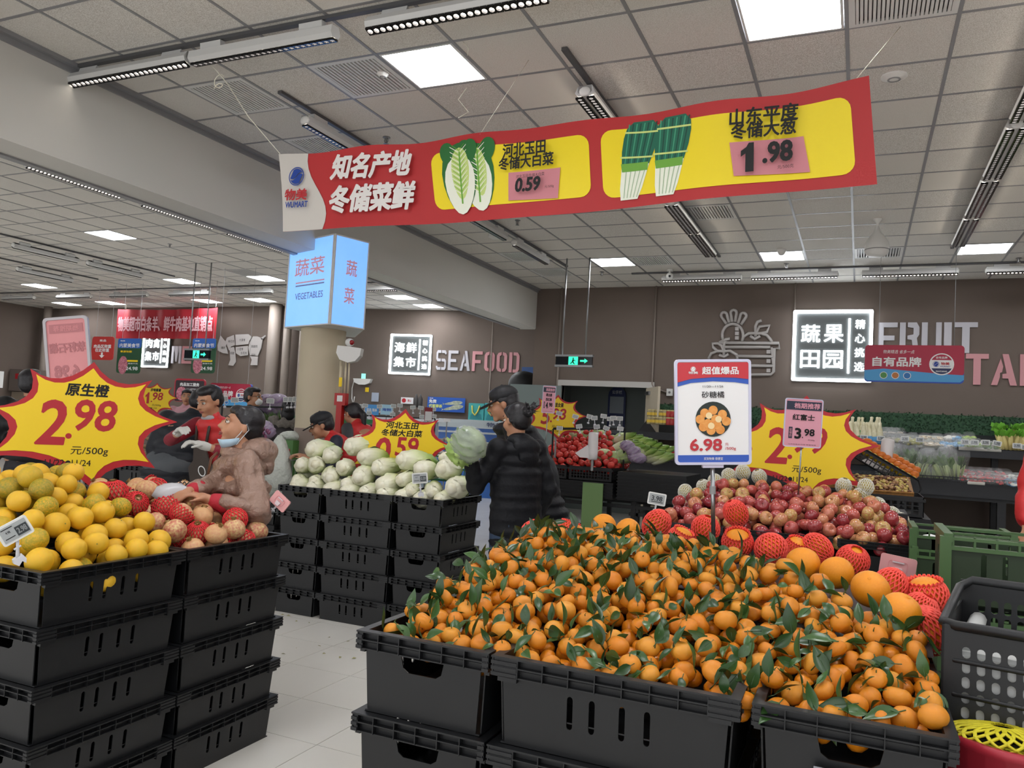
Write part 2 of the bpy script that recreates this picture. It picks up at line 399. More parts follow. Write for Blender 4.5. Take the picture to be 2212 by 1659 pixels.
for px, r, nm in ((590, .16, 'brown boxed pipe left of the pillar on the meat wall'), (618, .1, 'brown round pipe close to the left side of the pillar'), (655, .12, 'brown pipe directly behind the pillar')):
    p = at(px, 760, Y=15.6); pipe(nm, [(p.x, 15.6, 0), (p.x, 15.6, CZL)], r)
p = at(853, 690, Y=16.7); q = at(1062, 760, Y=17)
for a, nm in ((p, 'thin vertical seam strip above the seafood sign'), (q, 'thin vertical seam strip crossing the seafood lettering')):
    pipe(nm, [(a.x, a.y-.0, 0), (a.x, a.y, CZL)], .018, 'wall_strip')
# doorway with two open leaves
fr = MB(); fr.prism([(DX0-.08, 0), (DX0, 0), (DX0, DZ), (DX1, DZ), (DX1, 0), (DX1+.12, 0), (DX1+.12, DZ+.1), (DX0-.08, DZ+.1)], (), WY-.04, WY+.13)
d1 = tag(fr.build('door_1', mat('door_frame_paint', 'b3b0ab', .5), fix=True), kind='structure')
M_DOOR = mat('grey_green_door', '6f7b79', .45)
def leaf(x, y, ang, w, h, label, m):
    o = put('door_leaf', None, d1, (x, y, 0), (0, 0, ang)); MB().box(0, w, -.02, .02, .01, h).build('leaf_board', m, o)
    MB().box(.08, w-.08, -.035, -.02, .9, 1.2).build('kick_plate', GREYM, o); MB().box(.05, .3, -.05, -.02, h-.12, h-.06).build('door_closer', CHROME, o); o['label'] = label
leaf(DX0, WY-.03, math.radians(-172), .95, 2.36, 'grey green leaf folded back to the left', M_DOOR)
leaf(DX1, WY-.03, math.radians(-62), .8, 2.36, 'cream leaf open into the hall', mat('cream_door', 'b5ab97', .5))
# room beyond the doorway
wallbox('wall_store_room', -5.4, -2.9, 15.2, 15.3, 0, 2.9); MATS['dark_room'] = mat('store_room_paint', '6d7472', .7)
wallbox('wall_store_left', -5.44, -5.4, 13.6, 15.3, 0, 2.9); wallbox('wall_store_right', -2.9, -2.85, 13.6, 15.3, 0, 2.9); wallbox('ceiling_store_room', -5.4, -2.9, 13.6, 15.3, 2.85, 2.9)
for o in list(COL.objects)[-4:]: o.data.materials[0] = MATS['dark_room']
dd = thing('notice_board', 'tall blue arched notice board beyond the doorway', 'board', (at(1330, 900, Y=15.1).x, 15.15, 1.0))
MB().prism([(-.18, 0)]+[(.18, 0)]+[(.18*math.cos(a), 1.3+.18*math.sin(a)) for a in [math.pi*k/8 for k in range(9)]], (), -.02, 0).build('backing', NAVY, dd, fix=True)
for k in range(3): flat(dd, 'sheet', rect(-.14, .14, .15+k*.4, .48+k*.4), mat('grey_sheet', '8b939b', .6), -.021)
txt(dd, '公示栏', 0, 1.37, .2, .07, PAPERW, -.023)
# pillar with its painted foot
_p = at(694, 800, Y=7.3); pl = put('pillar', None, None, (_p.x, 7.3, 0)); tag(pl, kind='structure')
MB().lathe([(.25, 1.45), (.25, 3.4)], 28).build('shaft', mat('pillar_cream', 'c9bda3', .6, noise=(2, 'c0b49a', .3)), pl, smooth=True)
MB().lathe([(.255, 0), (.255, 1.45), (.25, 1.451)], 28).build('painted_foot', mat('pillar_brown', '84756b', .6), pl, smooth=True)
# ================================================================== CEILING FITTINGS
M_PAN = mat('lit_panel', 'eef6ff', .5, emit=PANEL_POWER, emcol='f6f8fc'); M_FRAME = mat('white_metal', 'd2d2cf', .4)
M_HOUSE = mat('lamp_housing', 'c4c4c2', .4); M_LED = mat('led_lamp', 'fff6ea', .5, emit=TUBE_POWER, emcol='fff4e6'); M_LOUV = mat('dark_reflector', '2a2a2c', .15, .8); M_RAIL = mat('rail_grey', '5a5a5c', .4, .3)
pf = MB().prism(rect(-.285, .285, -.285, .285), [rect(-.27, .27, -.27, .27)], -.006, .012, M=Matrix.Rotation(math.pi/2, 4, 'X')).mesh('panel_frame', M_FRAME)
pd = MB().box(-.27, .27, -.27, .27, .0, .006).mesh('diffuser', M_PAN)
def order(k): return ['first', 'second', 'third', 'fourth', 'fifth', 'sixth', 'seventh', 'eighth', 'ninth', 'tenth', 'eleventh', 'twelfth', 'thirteenth', 'fourteenth', 'fifteenth'][k]
PLAB = {(-5, -1): 'square lit ceiling panel above the banner, near the lamp rail', (-1, -1): 'square lit ceiling panel at the top edge beside the big grille', (-6, 10): 'square lit ceiling panel above the hanging exit sign in the near hall',
 (-2, 10): 'square lit ceiling panel right above the produce basket emblem', (2, 10): 'square lit ceiling panel at the far end of the double lamps'}
for k, (i, j) in enumerate(PAN_R):
    x, y = cellR(i, j); seen = (i, j) in PLAB
    t = thing('ceiling_light', PLAB.get((i, j), 'square lit ceiling panel outside the picture in the near hall'), 'light', (x, y, CZ), group=None if seen else 'panels of the near hall beyond the picture')
    put('panel_frame', pf, t); put('diffuser', pd, t)
LLAB = {(-16, 10): 'lit panel of the far hall, left end of the nearer row', (-8, 10): 'lit panel of the far hall above the red meat banner', (-4, 10): 'lit panel of the far hall just left of the blue column sign', (1, 10): 'lit panel of the far hall just right of the blue column sign',
 (-20, 14): 'lit panel at the far left end of the row by the wall', (-17, 14): 'lit panel second from the left in the row by the wall', (-11, 14): 'lit panel behind the rods of the exit sign over the meat counter', (-8, 14): 'lit panel above the white pig outline', (-1, 14): 'lit panel above the lit seafood sign', (2, 14): 'lit panel half hidden by the bulkhead above the seafood lettering', (-1, 16): 'lit panel nearest the seafood wall'}
for k, (i, j) in enumerate(PAN_L):
    x, y = cellL(i, j); seen = (i, j) in LLAB
    t = thing('ceiling_light', LLAB.get((i, j), 'square lit ceiling panel outside the picture in the far hall'), 'light', (x, y, CZL), group='panels of the far hall' if seen else 'panels of the far hall beyond the picture')
    put('panel_frame', pf, t); put('diffuser', pd, t)
# air grilles
gf = MB().prism(rect(-.29, .29, -.29, .29), [rect(-.255, .255, -.255, .255)], -.006, .012, M=Matrix.Rotation(math.pi/2, 4, 'X')).mesh('grille_frame', M_FRAME)
gs = MB().box(-.008, .008, -.255, .255, -.008, .012).mesh('slat', M_FRAME)
gbk = MB().box(-.26, .26, -.26, .26, .03, .035).mesh('backing', mat('duct_dark', '4a4a4a', .9))
VL = {(0, -1): 'large square air grille beside the bright panel at the top right', (-8, -1): 'square air grille next to the bulkhead under the lamp rail', (-6, -1): 'square air grille below the lit panel above the banner', (-8, 1): 'square air grille behind the left end of the banner',
 (-3, 6): 'square air grille peeping out under the right half of the banner', (-8, 9): 'square air grille at the far end of the left track lamps', (-5, 10): 'square air grille beside the panel above the exit sign', (0, 10): 'square air grille beyond the hanging bell shaped device', (-8, 11): 'square air grille above the exit sign rods'}
def vent(x, y, z, lab, n, rot=0):
    t = thing('air_grille', lab, 'vent', (x, y, z), (0, 0, rot)); put('grille_frame', gf, t); put('backing', gbk, t)
    for k in range(n): put('slat', gs, t, (-.255+.51*(k+.5)/n, 0, 0))
for (i, j) in VENT_R: vent(*cellR(i, j), CZ, VL[(i, j)], 22 if (i, j) == (0, -1) else 16)
for q, (i, j) in enumerate(VENT_L): vent(*cellL(i, j), CZL, ['dark square air grille behind the lamp rail of the far hall', 'dark square air grille left of the blue column sign', 'dark square air grille above the red meat banner', 'dark square air grille near the far left wall'][q], 10)
# track lamps 1.2 m long, running along local X
def lampmesh():
    h = MB(); h.box(-.6, .6, -.035, .035, -.045, .005).mesh
    h.prism([(-.05, -.045), (-.03, -.07), (.03, -.07), (.05, -.045), (.035, .005), (-.035, .005)], (), -.6, .6, M=Matrix.Rotation(math.pi/2, 4, 'Z'))
    housing = h.mesh('housing', M_HOUSE)
    r = MB(); e = MB()
    for k in range(26):
        x = -.575+k*.046
        r.prism(rect(-.021, .021, -.028, .028), [circ(0, 0, .017, 10)], 0, .014, M=Matrix.Translation((x, 0, -.086)) @ Matrix.Rotation(math.pi/2, 4, 'X'))
        e.lathe([(0, -.0), (.016, .0)], 8, Matrix.Translation((x, 0, -.0725)))
    louv = r.mesh('reflector_row', M_LOUV); led = e.mesh('lamp_row', M_LED)
    cap = MB().ball((0, 0, -.035), (.014, .044, .034), 12, 6).mesh('end_cap', WHITE, True)
    box = MB().box(-.09, .09, -.022, .022, .005, .05).mesh('adapter', M_HOUSE)
    return housing, louv, led, cap, box
HOU, LOU, LED, CAP, BOX = lampmesh()
def lamp(x, y, z, ang, lab, group=None, double=False, tilt=0., cap=True):
    t = thing('track_lamp', lab, 'lamp', (x, y, z-.112), group=group); t.rotation_euler = (tilt, 0, ang)
    put('housing', HOU, t, (0, 0, .03), scale=(1, 1.5 if double else 1, 1))
    for s in ((-.042, .042) if double else (0,)):
        put('reflector_row', LOU, t, (0, s, .03)); put('lamp_row', LED, t, (0, s, .03))
    for s in (-1, 1): put('adapter', BOX, t, (s*.42, 0, .03))
    if cap:
        for s in (-1, 1): put('end_cap', CAP, t, (s*.6, 0, .03))
    return t
def rail(x0, y0, x1, y1, z, lab):
    t = MB(); v = Vector((x1-x0, y1-y0, 0)); M = Matrix.Translation((x0, y0, z)) @ Matrix.Rotation(math.atan2(v.y, v.x), 4, 'Z')
    t.box(0, v.length, -.02, .02, -.022, 0, M); return tag(t.build('lamp_rail', M_RAIL), lab, 'rail')
H = math.pi/2
rail(-5.5, 3.97, 3, 3.97, CZ-.004, 'long grey lamp rail crossing the ceiling nearest the camera')
lamp(-4.93, 3.97, CZ, 0, 'lit track lamp at the bulkhead end of the nearest rail', tilt=-.3, cap=False); lamp(-3.7, 3.97, CZ, 0, 'track lamp seen from the side, second on the nearest rail', tilt=.12, cap=False)
lamp(-2.25, 3.97, CZ, 0, 'bright track lamp cut by the top edge of the picture', tilt=-.3); lamp(-.9, 3.97, CZ, 0, 'track lamp of the nearest rail above the picture')
rail(-4.25, 4.8, -4.25, 11.5, CZ-.004, 'lamp rail running away beside the bulkhead')
for k, y in enumerate((5.72, 7.3, 8.55, 10.05)): lamp(-4.25, y, CZ, H, ['track lamp above the left end of the banner', 'track lamp hidden behind the banner lettering', 'track lamp appearing below the banner near the cabbage picture', 'farthest track lamp of the rail beside the bulkhead'][k], tilt=0)
rail(-1.87, 4.8, -1.87, 11.2, CZ-.004, 'lamp rail running away behind the middle of the banner')
for k, y in enumerate((5.85, 7.3, 8.7, 9.95)): lamp(-1.87, y, CZ, H, ['double track lamp just above the middle of the banner', 'double track lamp hidden behind the yellow half of the banner', 'double track lamp below the banner, nearer of two', 'double track lamp below the banner, farther of two'][k], double=True)
rail(1.0, 3.6, 1.0, 11.2, CZ-.004, 'lamp rail running away at the right side')
for k, y in enumerate((4.6, 5.95, 7.3, 8.6, 9.9)): lamp(1.0, y, CZ, H, ['double track lamp beyond the right edge of the picture', 'nearest double track lamp at the right edge', 'second double track lamp of the right rail', 'third double track lamp of the right rail', 'farthest double track lamp of the right rail'][k], double=True)
rail(-3.4, 12.2, 5, 12.2, CZ-.004, 'lamp rail running along the back wall of the near hall')
for k, x in enumerate((-2.3, -.95, .57, 2.1, 3.6)): lamp(x, 12.2, CZ, 0, 'unlit looking track lamp by the back wall, %s from the doorway side' % order(k), tilt=-.35)
rail(-8.4, 4, -8.4, 11, CZL-.004, 'lamp rail of the far hall running just past the bulkhead')
for k, y in enumerate((6.2, 7.72, 9.2)): lamp(-8.4, y, CZL-.03, H, 'bright dotted track lamp past the bulkhead edge, %s from the camera' % order(k), tilt=-.35)
rail(-13.05, 7, -13.05, 12, CZL-.004, 'lamp rail of the far hall above the meat banner')
for k, y in enumerate((7.6, 9.2, 10.6)): lamp(-13.05, y, CZL-.03, H, 'side-on grey track lamp of the far hall, %s from the camera' % order(k), tilt=.5)
rail(-15.3, 8, -15.3, 12, CZL-.004, 'farther lamp rail at the left edge of the picture')
for k, y in enumerate((9.2, 10.8)): lamp(-15.3, y, CZL-.03, H, 'grey track lamp at the left edge, %s of the pair' % ('nearer', 'farther')[k], tilt=.5)
rail(-21, 13.2, -7, 13.2, CZL-.004, 'lamp rail along the meat wall')
for k, x in enumerate((-19.65, -17.6, -15.75, -13.85, -12.1, -9.0)): lamp(x, 13.2, CZL-.03, 0, 'slim track lamp on the rail along the meat wall, %s from the left' % order(k), tilt=-.35)
# sprinklers and detectors
sp = [(-3.98, 5.92, 'just above the banner near the left grille'), (-3.94, 8.83, 'below the banner beside the track lamp'), (-3.85, 12.05, 'near the lit panel above the exit sign'), (-1.03, 11.88, 'by the lit panel above the basket emblem'), (1.84, 11.99, 'at the far right by the back wall')]
M_SPR = mat('sprinkler_metal', '8b8b8b', .3, .8)
def sprinkler(x, y, z, lab):
    t = thing('sprinkler', lab, 'sprinkler', (x, y, z)); MB().lathe([(0, -.008), (.035, -.006), (.035, 0), (0, .001)], 14).build('plate', M_SPR, t)
    b = MB().lathe([(.008, -.05), (.01, 0)], 8); b.tube([(-.014, 0, -.01), (-.02, 0, -.035), (-.006, 0, -.06)], .003, 5).tube([(.014, 0, -.01), (.02, 0, -.035), (.006, 0, -.06)], .003, 5)
    b.lathe([(0, -.066), (.025, -.062), (.025, -.06), (0, -.06)], 10); b.build('nozzle', M_SPR, t)
for x, y, l in sp: sprinkler(x, y, CZ-.001, 'small metal sprinkler head '+l)
p = at(367, 527, Z=CZL); sprinkler(p.x, p.y, CZL-.001, 'small sprinkler head on the far hall ceiling beyond the bulkhead')
def disc(x, y, z, r, h, lab, cat, nm, m=WHITE):
    t = thing(nm, lab, cat, (x, y, z)); MB().lathe([(0, -h), (r*.6, -h), (r, -h*.35), (r, 0), (0, .001)], 20).build('casing', m, t, smooth=False); MB().lathe([(r*.35, -h-.003), (r*.5, -h-.003), (r*.5, -h)], 16).build('ring', GREYM, t)
disc(-3.28, 4.78, CZ, .045, .03, 'round white smoke detector left of the lit panel above the banner', 'detector', 'smoke_detector')
disc(.15, 5.88, CZ, .085, .025, 'flat white ceiling speaker just behind the right end of the banner', 'speaker', 'ceiling_speaker')
disc(.13, 10.87, CZ, .1, .03, 'flat round detector beyond the hanging bell shaped device', 'detector', 'smoke_detector'); disc(-1.02, 10.98, CZ, .06, .07, 'small squat detector by the lit panel above the basket emblem', 'detector', 'smoke_detector')
t = thing('hanging_speaker', 'white bell shaped device hanging from the ceiling at right', 'speaker', (.12, 9.66, CZ))
MB().lathe([(0, -.43), (.09, -.42), (.125, -.38), (.13, -.33), (.12, -.27), (.08, -.2), (.035, -.15), (.02, -.1), (.012, -.05), (.05, -.01), (.05, 0)], 20).build('bell', WHITE, t, smooth=True); MB().lathe([(.131, -.36), (.133, -.355), (.131, -.35)], 20).build('ring', GREYM, t)
t = thing('security_camera', 'small white dome camera near the lit panel above the exit sign', 'camera', (at(1452, 587, Z=CZ).x, 12.05, CZ))
MB().lathe([(.05, -.03), (.05, 0), (0, .001)], 12).tube([(0, 0, -.02), (0, 0, -.07)], .015, 8).build('base', WHITE, t); MB().ball((0, 0, -.1), .055, 14, 8).build('camera_head', WHITE, t, smooth=True); MB().ball((.01, -.045, -.11), .02, 10, 6).build('lens', BLACK, t, smooth=True)
p = at(1075, 512, Z=CZ-.03); t = thing('wireless_router', 'flat white wireless box beside a track lamp below the banner', 'router', (p.x, p.y, CZ)); MB().prism(rrect(-.11, .11, -.09, .09, .03), (), .0, .04, M=Matrix.Rotation(-math.pi/2, 4, 'X') @ Matrix.Translation((0, 0, 0))).build('casing', WHITE, t, fix=True); MB().ball((0.03, -.03, -.041), .006, 8, 5).build('status_lamp', mat('green_lamp', '30e070', .5, emit=4), t)
# ================================================================== HANGING SIGNS AND WALL SIGNS
M_NEON = mat('neon_white', 'ffffff', .4, emit=6.5, emcol='f4faff'); M_LET = mat('raised_letter_grey', 'bcbac0', .5); M_LETP = mat('raised_letter_pink', 'c98f93', .5); M_ICON = mat('raised_icon', 'b0aba8', .5)
def sway(x): return .02*math.sin(x*2.1)+.012*math.sin(x*5.3+1)
# --- the long hanging banner
BY = 4.5
L0, R0 = at(600, 338, Y=BY), at(1877, 170, Y=BY+.0); R1, L1 = at(1895, 397, Y=BY), at(610, 500, Y=BY)
ban = thing('hanging_banner', 'long red and yellow fabric banner hung under the ceiling with cabbage and leek pictures', 'banner', (0, BY, 0))
M_BRED = mat('banner_red', 'b52a2c', .55, noise=(1.5, 'a82628', .3)); M_BWH = mat('banner_white', 'c6c1ba', .6); M_BYE = mat('banner_yellow', 'ecd416', .5); M_BLT = mat('banner_letter', 'dcd8d4', .5)
def bpt(u, v, dy=0.):
    """u 0..1 along, v 0..1 from bottom to top, with sagging edges"""
    a = L0.lerp(R0, u); b = L1.lerp(R1, u); p = b.lerp(a, v)
    sag = .035*math.sin(math.pi*min(max((u-.06)/.88, 0), 1)*2.0)*0+.018*(math.sin(u*math.pi*5)**2)
    p = p + Vector((0, 0, -sag*v + (.012*math.sin(u*9)*(1-v))))
    top = u < .33
    p.z += (.045*math.sin(math.pi*u*1.0)-.02)*-1*v + .03*math.sin(math.pi*u)*(1-v)*-1
    p.y += sway(u*4)+.025*math.sin(v*3+u*7)*.6+dy; return p-Vector((0, BY, 0))
def patch(name, m, outline=None, u0=0, u1=1, v0=0, v1=1, nu=60, nv=8, dy=0., fn=None):
    """cloth piece that follows the banner; outline in (u, v) when given"""
    b = MB()
    if outline is None:
        b.add([bpt(u0+(u1-u0)*i/nu, v0+(v1-v0)*j/nv, dy) for j in range(nv+1) for i in range(nu+1)], [(j*(nu+1)+i, j*(nu+1)+i+1, (j+1)*(nu+1)+i+1, (j+1)*(nu+1)+i) for j in range(nv) for i in range(nu)])
        return b.build(name, m, ban, smooth=True)
    bm = bmesh.new(); us = [p[0] for p in outline]; vs_ = [p[1] for p in outline]
    tri = tessellate_polygon([[Vector((p[0]*8, p[1], 0)) for p in outline]])
    bv = [bm.verts.new((p[0], 0, p[1])) for p in outline]
    for t in tri:
        try: bm.faces.new([bv[i] for i in t])
        except ValueError: pass
    n = max(2, int((max(us)-min(us))*60)); 
    for k in range(1, n):
        u = min(us)+(max(us)-min(us))*k/n; bmesh.ops.bisect_plane(bm, geom=bm.verts[:]+bm.edges[:]+bm.faces[:], plane_co=(u, 0, 0), plane_no=(1, 0, 0))
    for k in range(1, 5):
        v = min(vs_)+(max(vs_)-min(vs_))*k/5; bmesh.ops.bisect_plane(bm, geom=bm.verts[:]+bm.edges[:]+bm.faces[:], plane_co=(0, 0, v), plane_no=(0, 0, 1))
    for v in bm.verts: v.co = bpt(v.co.x, v.co.z, dy)
    me = bpy.data.meshes.new(name); bm.to_mesh(me); bm.free(); me.materials.append(m); return put(name, me, ban)
patch('cloth', M_BRED)
wcurve = [(.092-.02*math.sin(math.pi*k/10)*1+.0*k+(.012 if k == 5 else 0), k/10) for k in range(11)]
patch('logo_field', M_BWH, [(0, 0)]+[(.08+.016*math.sin(k/10*math.pi*1.6+.4), k/10) for k in range(11)]+[(0, 1)], dy=-.004)
def ruv(u0, u1, v0, v1, r=.022): return [(x, z) for x, z in [(u0+(u1-u0)*((p[0])/1.0), v0+(v1-v0)*p[1]) for p in [(a[0], a[1]) for a in rrect(0, 1, 0, 1, .12)]]]
def rr2(u0, u1, v0, v1):
    A = 4.0; Hh = .56; P = rrect(u0*A, u1*A, v0*Hh, v1*Hh, .07, 5); return [(x/A, z/Hh) for x, z in P]
patch('yellow_field', M_BYE, rr2(.323, .603, .16, .84), dy=-.004); patch('yellow_field', M_BYE, rr2(.622, .975, .12, .86), dy=-.004)
def bfit(s, u, v, w, h, m, bold=.02, shear=0., dy=-.034, **kw):
    c = bpt(u, v, 0); e = bpt(u+.01, v, 0); sl = math.atan2(e.z-c.z, e.x-c.x)
    txt(ban, s, c.x, c.z, w, h, m, y=c.y+dy, bold=bold, shear=shear, rz=sl, **kw)
bfit('知名产地', .205, .735, .66, .185, M_BLT, .045, .18, dy=-.03); bfit('冬储菜鲜', .2, .34, .7, .2, M_BLT, .045, .12, dy=-.03)
M_LOGO = mat('logo_blue', '1c3f94', .5); M_LOGOR = mat('logo_red', 'b3242c', .5)
bfit('物美', .036, .46, .2, .085, M_LOGOR, .035); bfit('WUMART', .036, .33, .2, .045, M_LOGO, .035)
def swirl(parent, x, z, r, m, y=-.004, name='emblem'):
    """round emblem: a disc cut by an S-shaped band with a thin ring"""
    b = MB(); b.prism(circ(x, z, r, 28), [circ(x, z, r*.9, 28)], y-.001, y)
    up = []; lo = []
    for k in range(15):
        t = -1+2*k/14; c = .32*math.sin(t*2.6); up.append((x+r*.84*t*.98, z+r*(c+.12*(1-t*t)+.0)))
    a = [(x+r*.86*math.cos(q), z+r*.86*math.sin(q)) for q in [math.radians(20+160*k/14) for k in range(15)]]
    b.prism([(x+r*(-.8+1.6*k/14), z+r*(.34*math.sin((-1+2*k/14)*2.4)+.06)) for k in range(15)]+[(x+r*.82*math.cos(q), z+r*.82*math.sin(q)) for q in [math.radians(25+95*k/8) for k in range(9)]], (), y-.001, y)
    b.prism([(x+r*(.8-1.6*k/14), z-r*(.34*math.sin((-1+2*k/14)*2.4)+.06)) for k in range(15)]+[(x+r*.82*math.cos(q), z+r*.82*math.sin(q)) for q in [math.radians(205+95*k/8) for k in range(9)]], (), y-.001, y)
    return b.build(name, m, parent, fix=True)
c = bpt(.038, .7); swirl(ban, c.x, c.z, .068, M_LOGO, y=c.y-.02)
bfit('河北玉田', .502, .74, .29, .09, INK, .03, dy=-.045); bfit('冬储大白菜', .503, .60, .37, .085, INK, .03)
patch('price_card', mat('banner_card', 'c98088', .6), [(.466, .19), (.55, .17), (.557, .5), (.47, .5)], dy=-.012)
bfit('0.59', .505, .335, .17, .09, INK, .05, .1, dy=-.045); bfit('河北玉田冬储大白菜', .51, .43, .19, .022, INK, 0, dy=-.045); bfit('元/500g', .54, .285, .06, .02, INK, 0, dy=-.045)
bfit('山东平度', .862, .79, .37, .1, INK, .03, dy=-.045); bfit('冬储大葱', .86, .645, .35, .095, INK, .03, dy=-.045)
patch('price_card', MATS['banner_card'], [(.815, .2), (.917, .18), (.912, .55), (.812, .55)], dy=-.012)
bfit('1', .836, .36, .07, .165, INK, .04, dy=-.05); bfit('.98', .877, .4, .16, .12, INK, .05, dy=-.05); bfit('元/500克', .886, .24, .085, .022, INK, 0, dy=-.05)
# printed cabbages and leeks
def leafshape(cu, cv, wu, hv, n=18, tip=.35, rot=0.):
    pts = []
    for k in range(n):
        a = 2*math.pi*k/n; x = math.sin(a)*wu*(1-.25*math.cos(a)*tip*2); z = -math.cos(a)*hv; pts.append((cu+(x*math.cos(rot)*4.0-z*math.sin(rot)*.56)/4.0, cv+(x*math.sin(rot)*4.0+z*math.cos(rot)*.56)/.56))
    return pts
G1, G2, G3, GW = mat('print_dark_green', '23682e', .5), mat('print_mid_green', '6aa33a', .5), mat('print_light_green', 'c3d67e', .5), mat('print_cabbage_white', 'e7ead9', .5)
for cu, rot, s in ((.412, .12, .94), (.378, .0, 1.0)):
    dy = -.007-.004*(s == 1.0)
    patch('printed_cabbage', G1, leafshape(cu, .5, .034*s, .41*s, rot=rot), dy=dy)
    for q in (-1, 1): patch('printed_leaf', G1, leafshape(cu+q*.02, .78, .014, .16, rot=-q*.3), dy=dy-.001)
    patch('printed_heart', GW, leafshape(cu, .42, .029*s, .34*s, rot=rot), dy=dy-.002); patch('printed_heart', G3, leafshape(cu+.002, .55, .017*s, .3*s, rot=rot), dy=dy-.003)
    for k in range(9):
        for q in (-1, 1): patch('printed_vein', GW, [(cu+.002, .3+k*.06), (cu+q*.016, .39+k*.06), (cu+q*.016, .398+k*.06), (cu+.002, .315+k*.06)], dy=dy-.004); patch('printed_vein', G2, [(cu+.002, .33+k*.06), (cu+q*.012, .405+k*.06), (cu+q*.012, .412+k*.06), (cu+.002, .34+k*.06)], dy=dy-.0042)
    patch('printed_vein', G2, [(cu, .2), (cu+.003, .2), (cu+.004, .8), (cu+.001, .8)], dy=dy-.0045)
G4 = mat('print_leek_green', '12614a', .5); 
for (ub, ut) in ((.662, .690), (.716, .738)):
    def lk(v, w): c = ub+(ut-ub)*(v-.1)/.8; return c, w
    L = []; Rr = []
    for v, w in ((.08, .013), (.2, .017), (.45, .021), (.6, .025), (.75, .026), (.85, .024), (.92, .015)):
        c = ub+(ut-ub)*(v-.1)/.8; L.append((c-w, v)); Rr.append((c+w, v))
    patch('printed_leek', GW, Rr+L[::-1], dy=-.007)
    L = [p for p in L if p[1] >= .45]; Rr2 = [p for p in Rr if p[1] >= .45]; patch('printed_leek_tops', G4, Rr2+L[::-1], dy=-.008)
    c = ub+(ut-ub)*(.42-.1)/.8; patch('printed_leek_stem', G2, [(c-.02, .38), (c+.019, .38), (c+.021, .47), (c-.021, .47)], dy=-.0085)
    for v in (.53, .8):
        c = ub+(ut-ub)*(v-.1)/.8; patch('printed_band', G3, [(c-.025, v), (c+.025, v-.02), (c+.025, v+.0), (c-.025, v+.02)], dy=-.01)
    for k in range(8):
        o = -.017+k*.0048; e0 = ub+(ut-ub)*.45+o; e1 = ub+(ut-ub)*.97+o*1.25; patch('printed_leaf_line', mat('print_leek_dark', '0a4034', .5) if k % 2 else mat('print_leek_light', '3c9470', .5), [(e0, .47), (e0+.0014, .47), (e1+.002, .9), (e1, .9)], dy=-.0084)
    for k in range(5):
        o = -.014+k*.007; a = ub+(ut-ub)*(.12-.1)/.8+o*.7; e = ub+(ut-ub)*(.42-.1)/.8+o; patch('printed_stalk', mat('print_stalk_shade', '9fb894', .5), [(a, .1), (a+.0012, .1), (e+.0012, .38), (e, .38)], dy=-.0092)
# strings of the banner
M_STR = mat('white_string', 'cfcabb', .7)
def string(label, pts, r=.004): return tag(MB().tube(pts, r, 5).build('hanging_string', M_STR, smooth=True), label, 'string')
lt = L0+Vector((0, 0, 0)); a = at(435, 115, Y=3.97)
string('white string from the track lamp to the left top corner of the banner', [a, a.lerp(lt, .3)+Vector((.02, 0, .01)), a.lerp(lt, .6), bpt(0, 1)+Vector((.01, BY, 0))], .0035)
string('little loop of loose string knotted below the track lamp', [a.lerp(lt, .22)+Vector((.04*math.cos(k), 0, .03*math.sin(k)-.01*k)) for k in [i*.7 for i in range(14)]], .004)
a = at(1945, 58, Z=CZ); string('white string from the ceiling grille to the right top corner of the banner', [a, bpt(.985, 1)+Vector((0, BY, 0))], .003)
a = at(1142, 130, Z=CZ); string('thin pair of threads holding the middle of the banner', [a, bpt(.42, .98)+Vector((0, BY, 0))], .002)
for k, (q, lb) in enumerate((([(1000, 90), (1012, 105), (1010, 120)], 'short loose thread curling beside the lit panel'), ([(1008, 190), (990, 215), (1012, 242), (990, 255)], 'curly loose thread dangling below the lit panel'), ([(795, 45), (800, 55), (815, 50)], 'loose thread end hanging from the bright top lamp'))):
    string(lb, [at(x, y, Y=4.3+.1*k) for x, y in q], .003)
# --- blue light box on the pillar
M_BOXL = mat('lit_blue_film', '7fb4ee', .4, emit=.72, emcol='669cea', noise=(2.2, '9cc9f6', .3)); 
P0, P1, P2 = at(628, 522, Y=7.1), at(724, 508, Y=6.82), at(797, 533, Y=7.25)
Q0, Q1, Q2 = at(617, 703, Y=7.1), at(717, 707, Y=6.82), at(789, 716, Y=7.25)
zt, zb = (P0.z+P1.z)/2, (Q0.z+Q1.z)/2
lb = thing('light_box', 'lit blue vegetable sign box wrapped around the top of the pillar', 'sign', (P1.x, P1.y, zb))
def wallface(a, b, z0, z1):
    M = Matrix.Translation((a.x, a.y, 0)) @ Matrix.Rotation(math.atan2(b.y-a.y, b.x-a.x), 4, 'Z'); return M, math.hypot(b.x-a.x, b.y-a.y)
base = Matrix.Translation((-P1.x, -P1.y, -zb))
bk_ = Vector((P0.x+.1, 7.95, 0)); br_ = Vector((P2.x+.0, 7.95, 0))
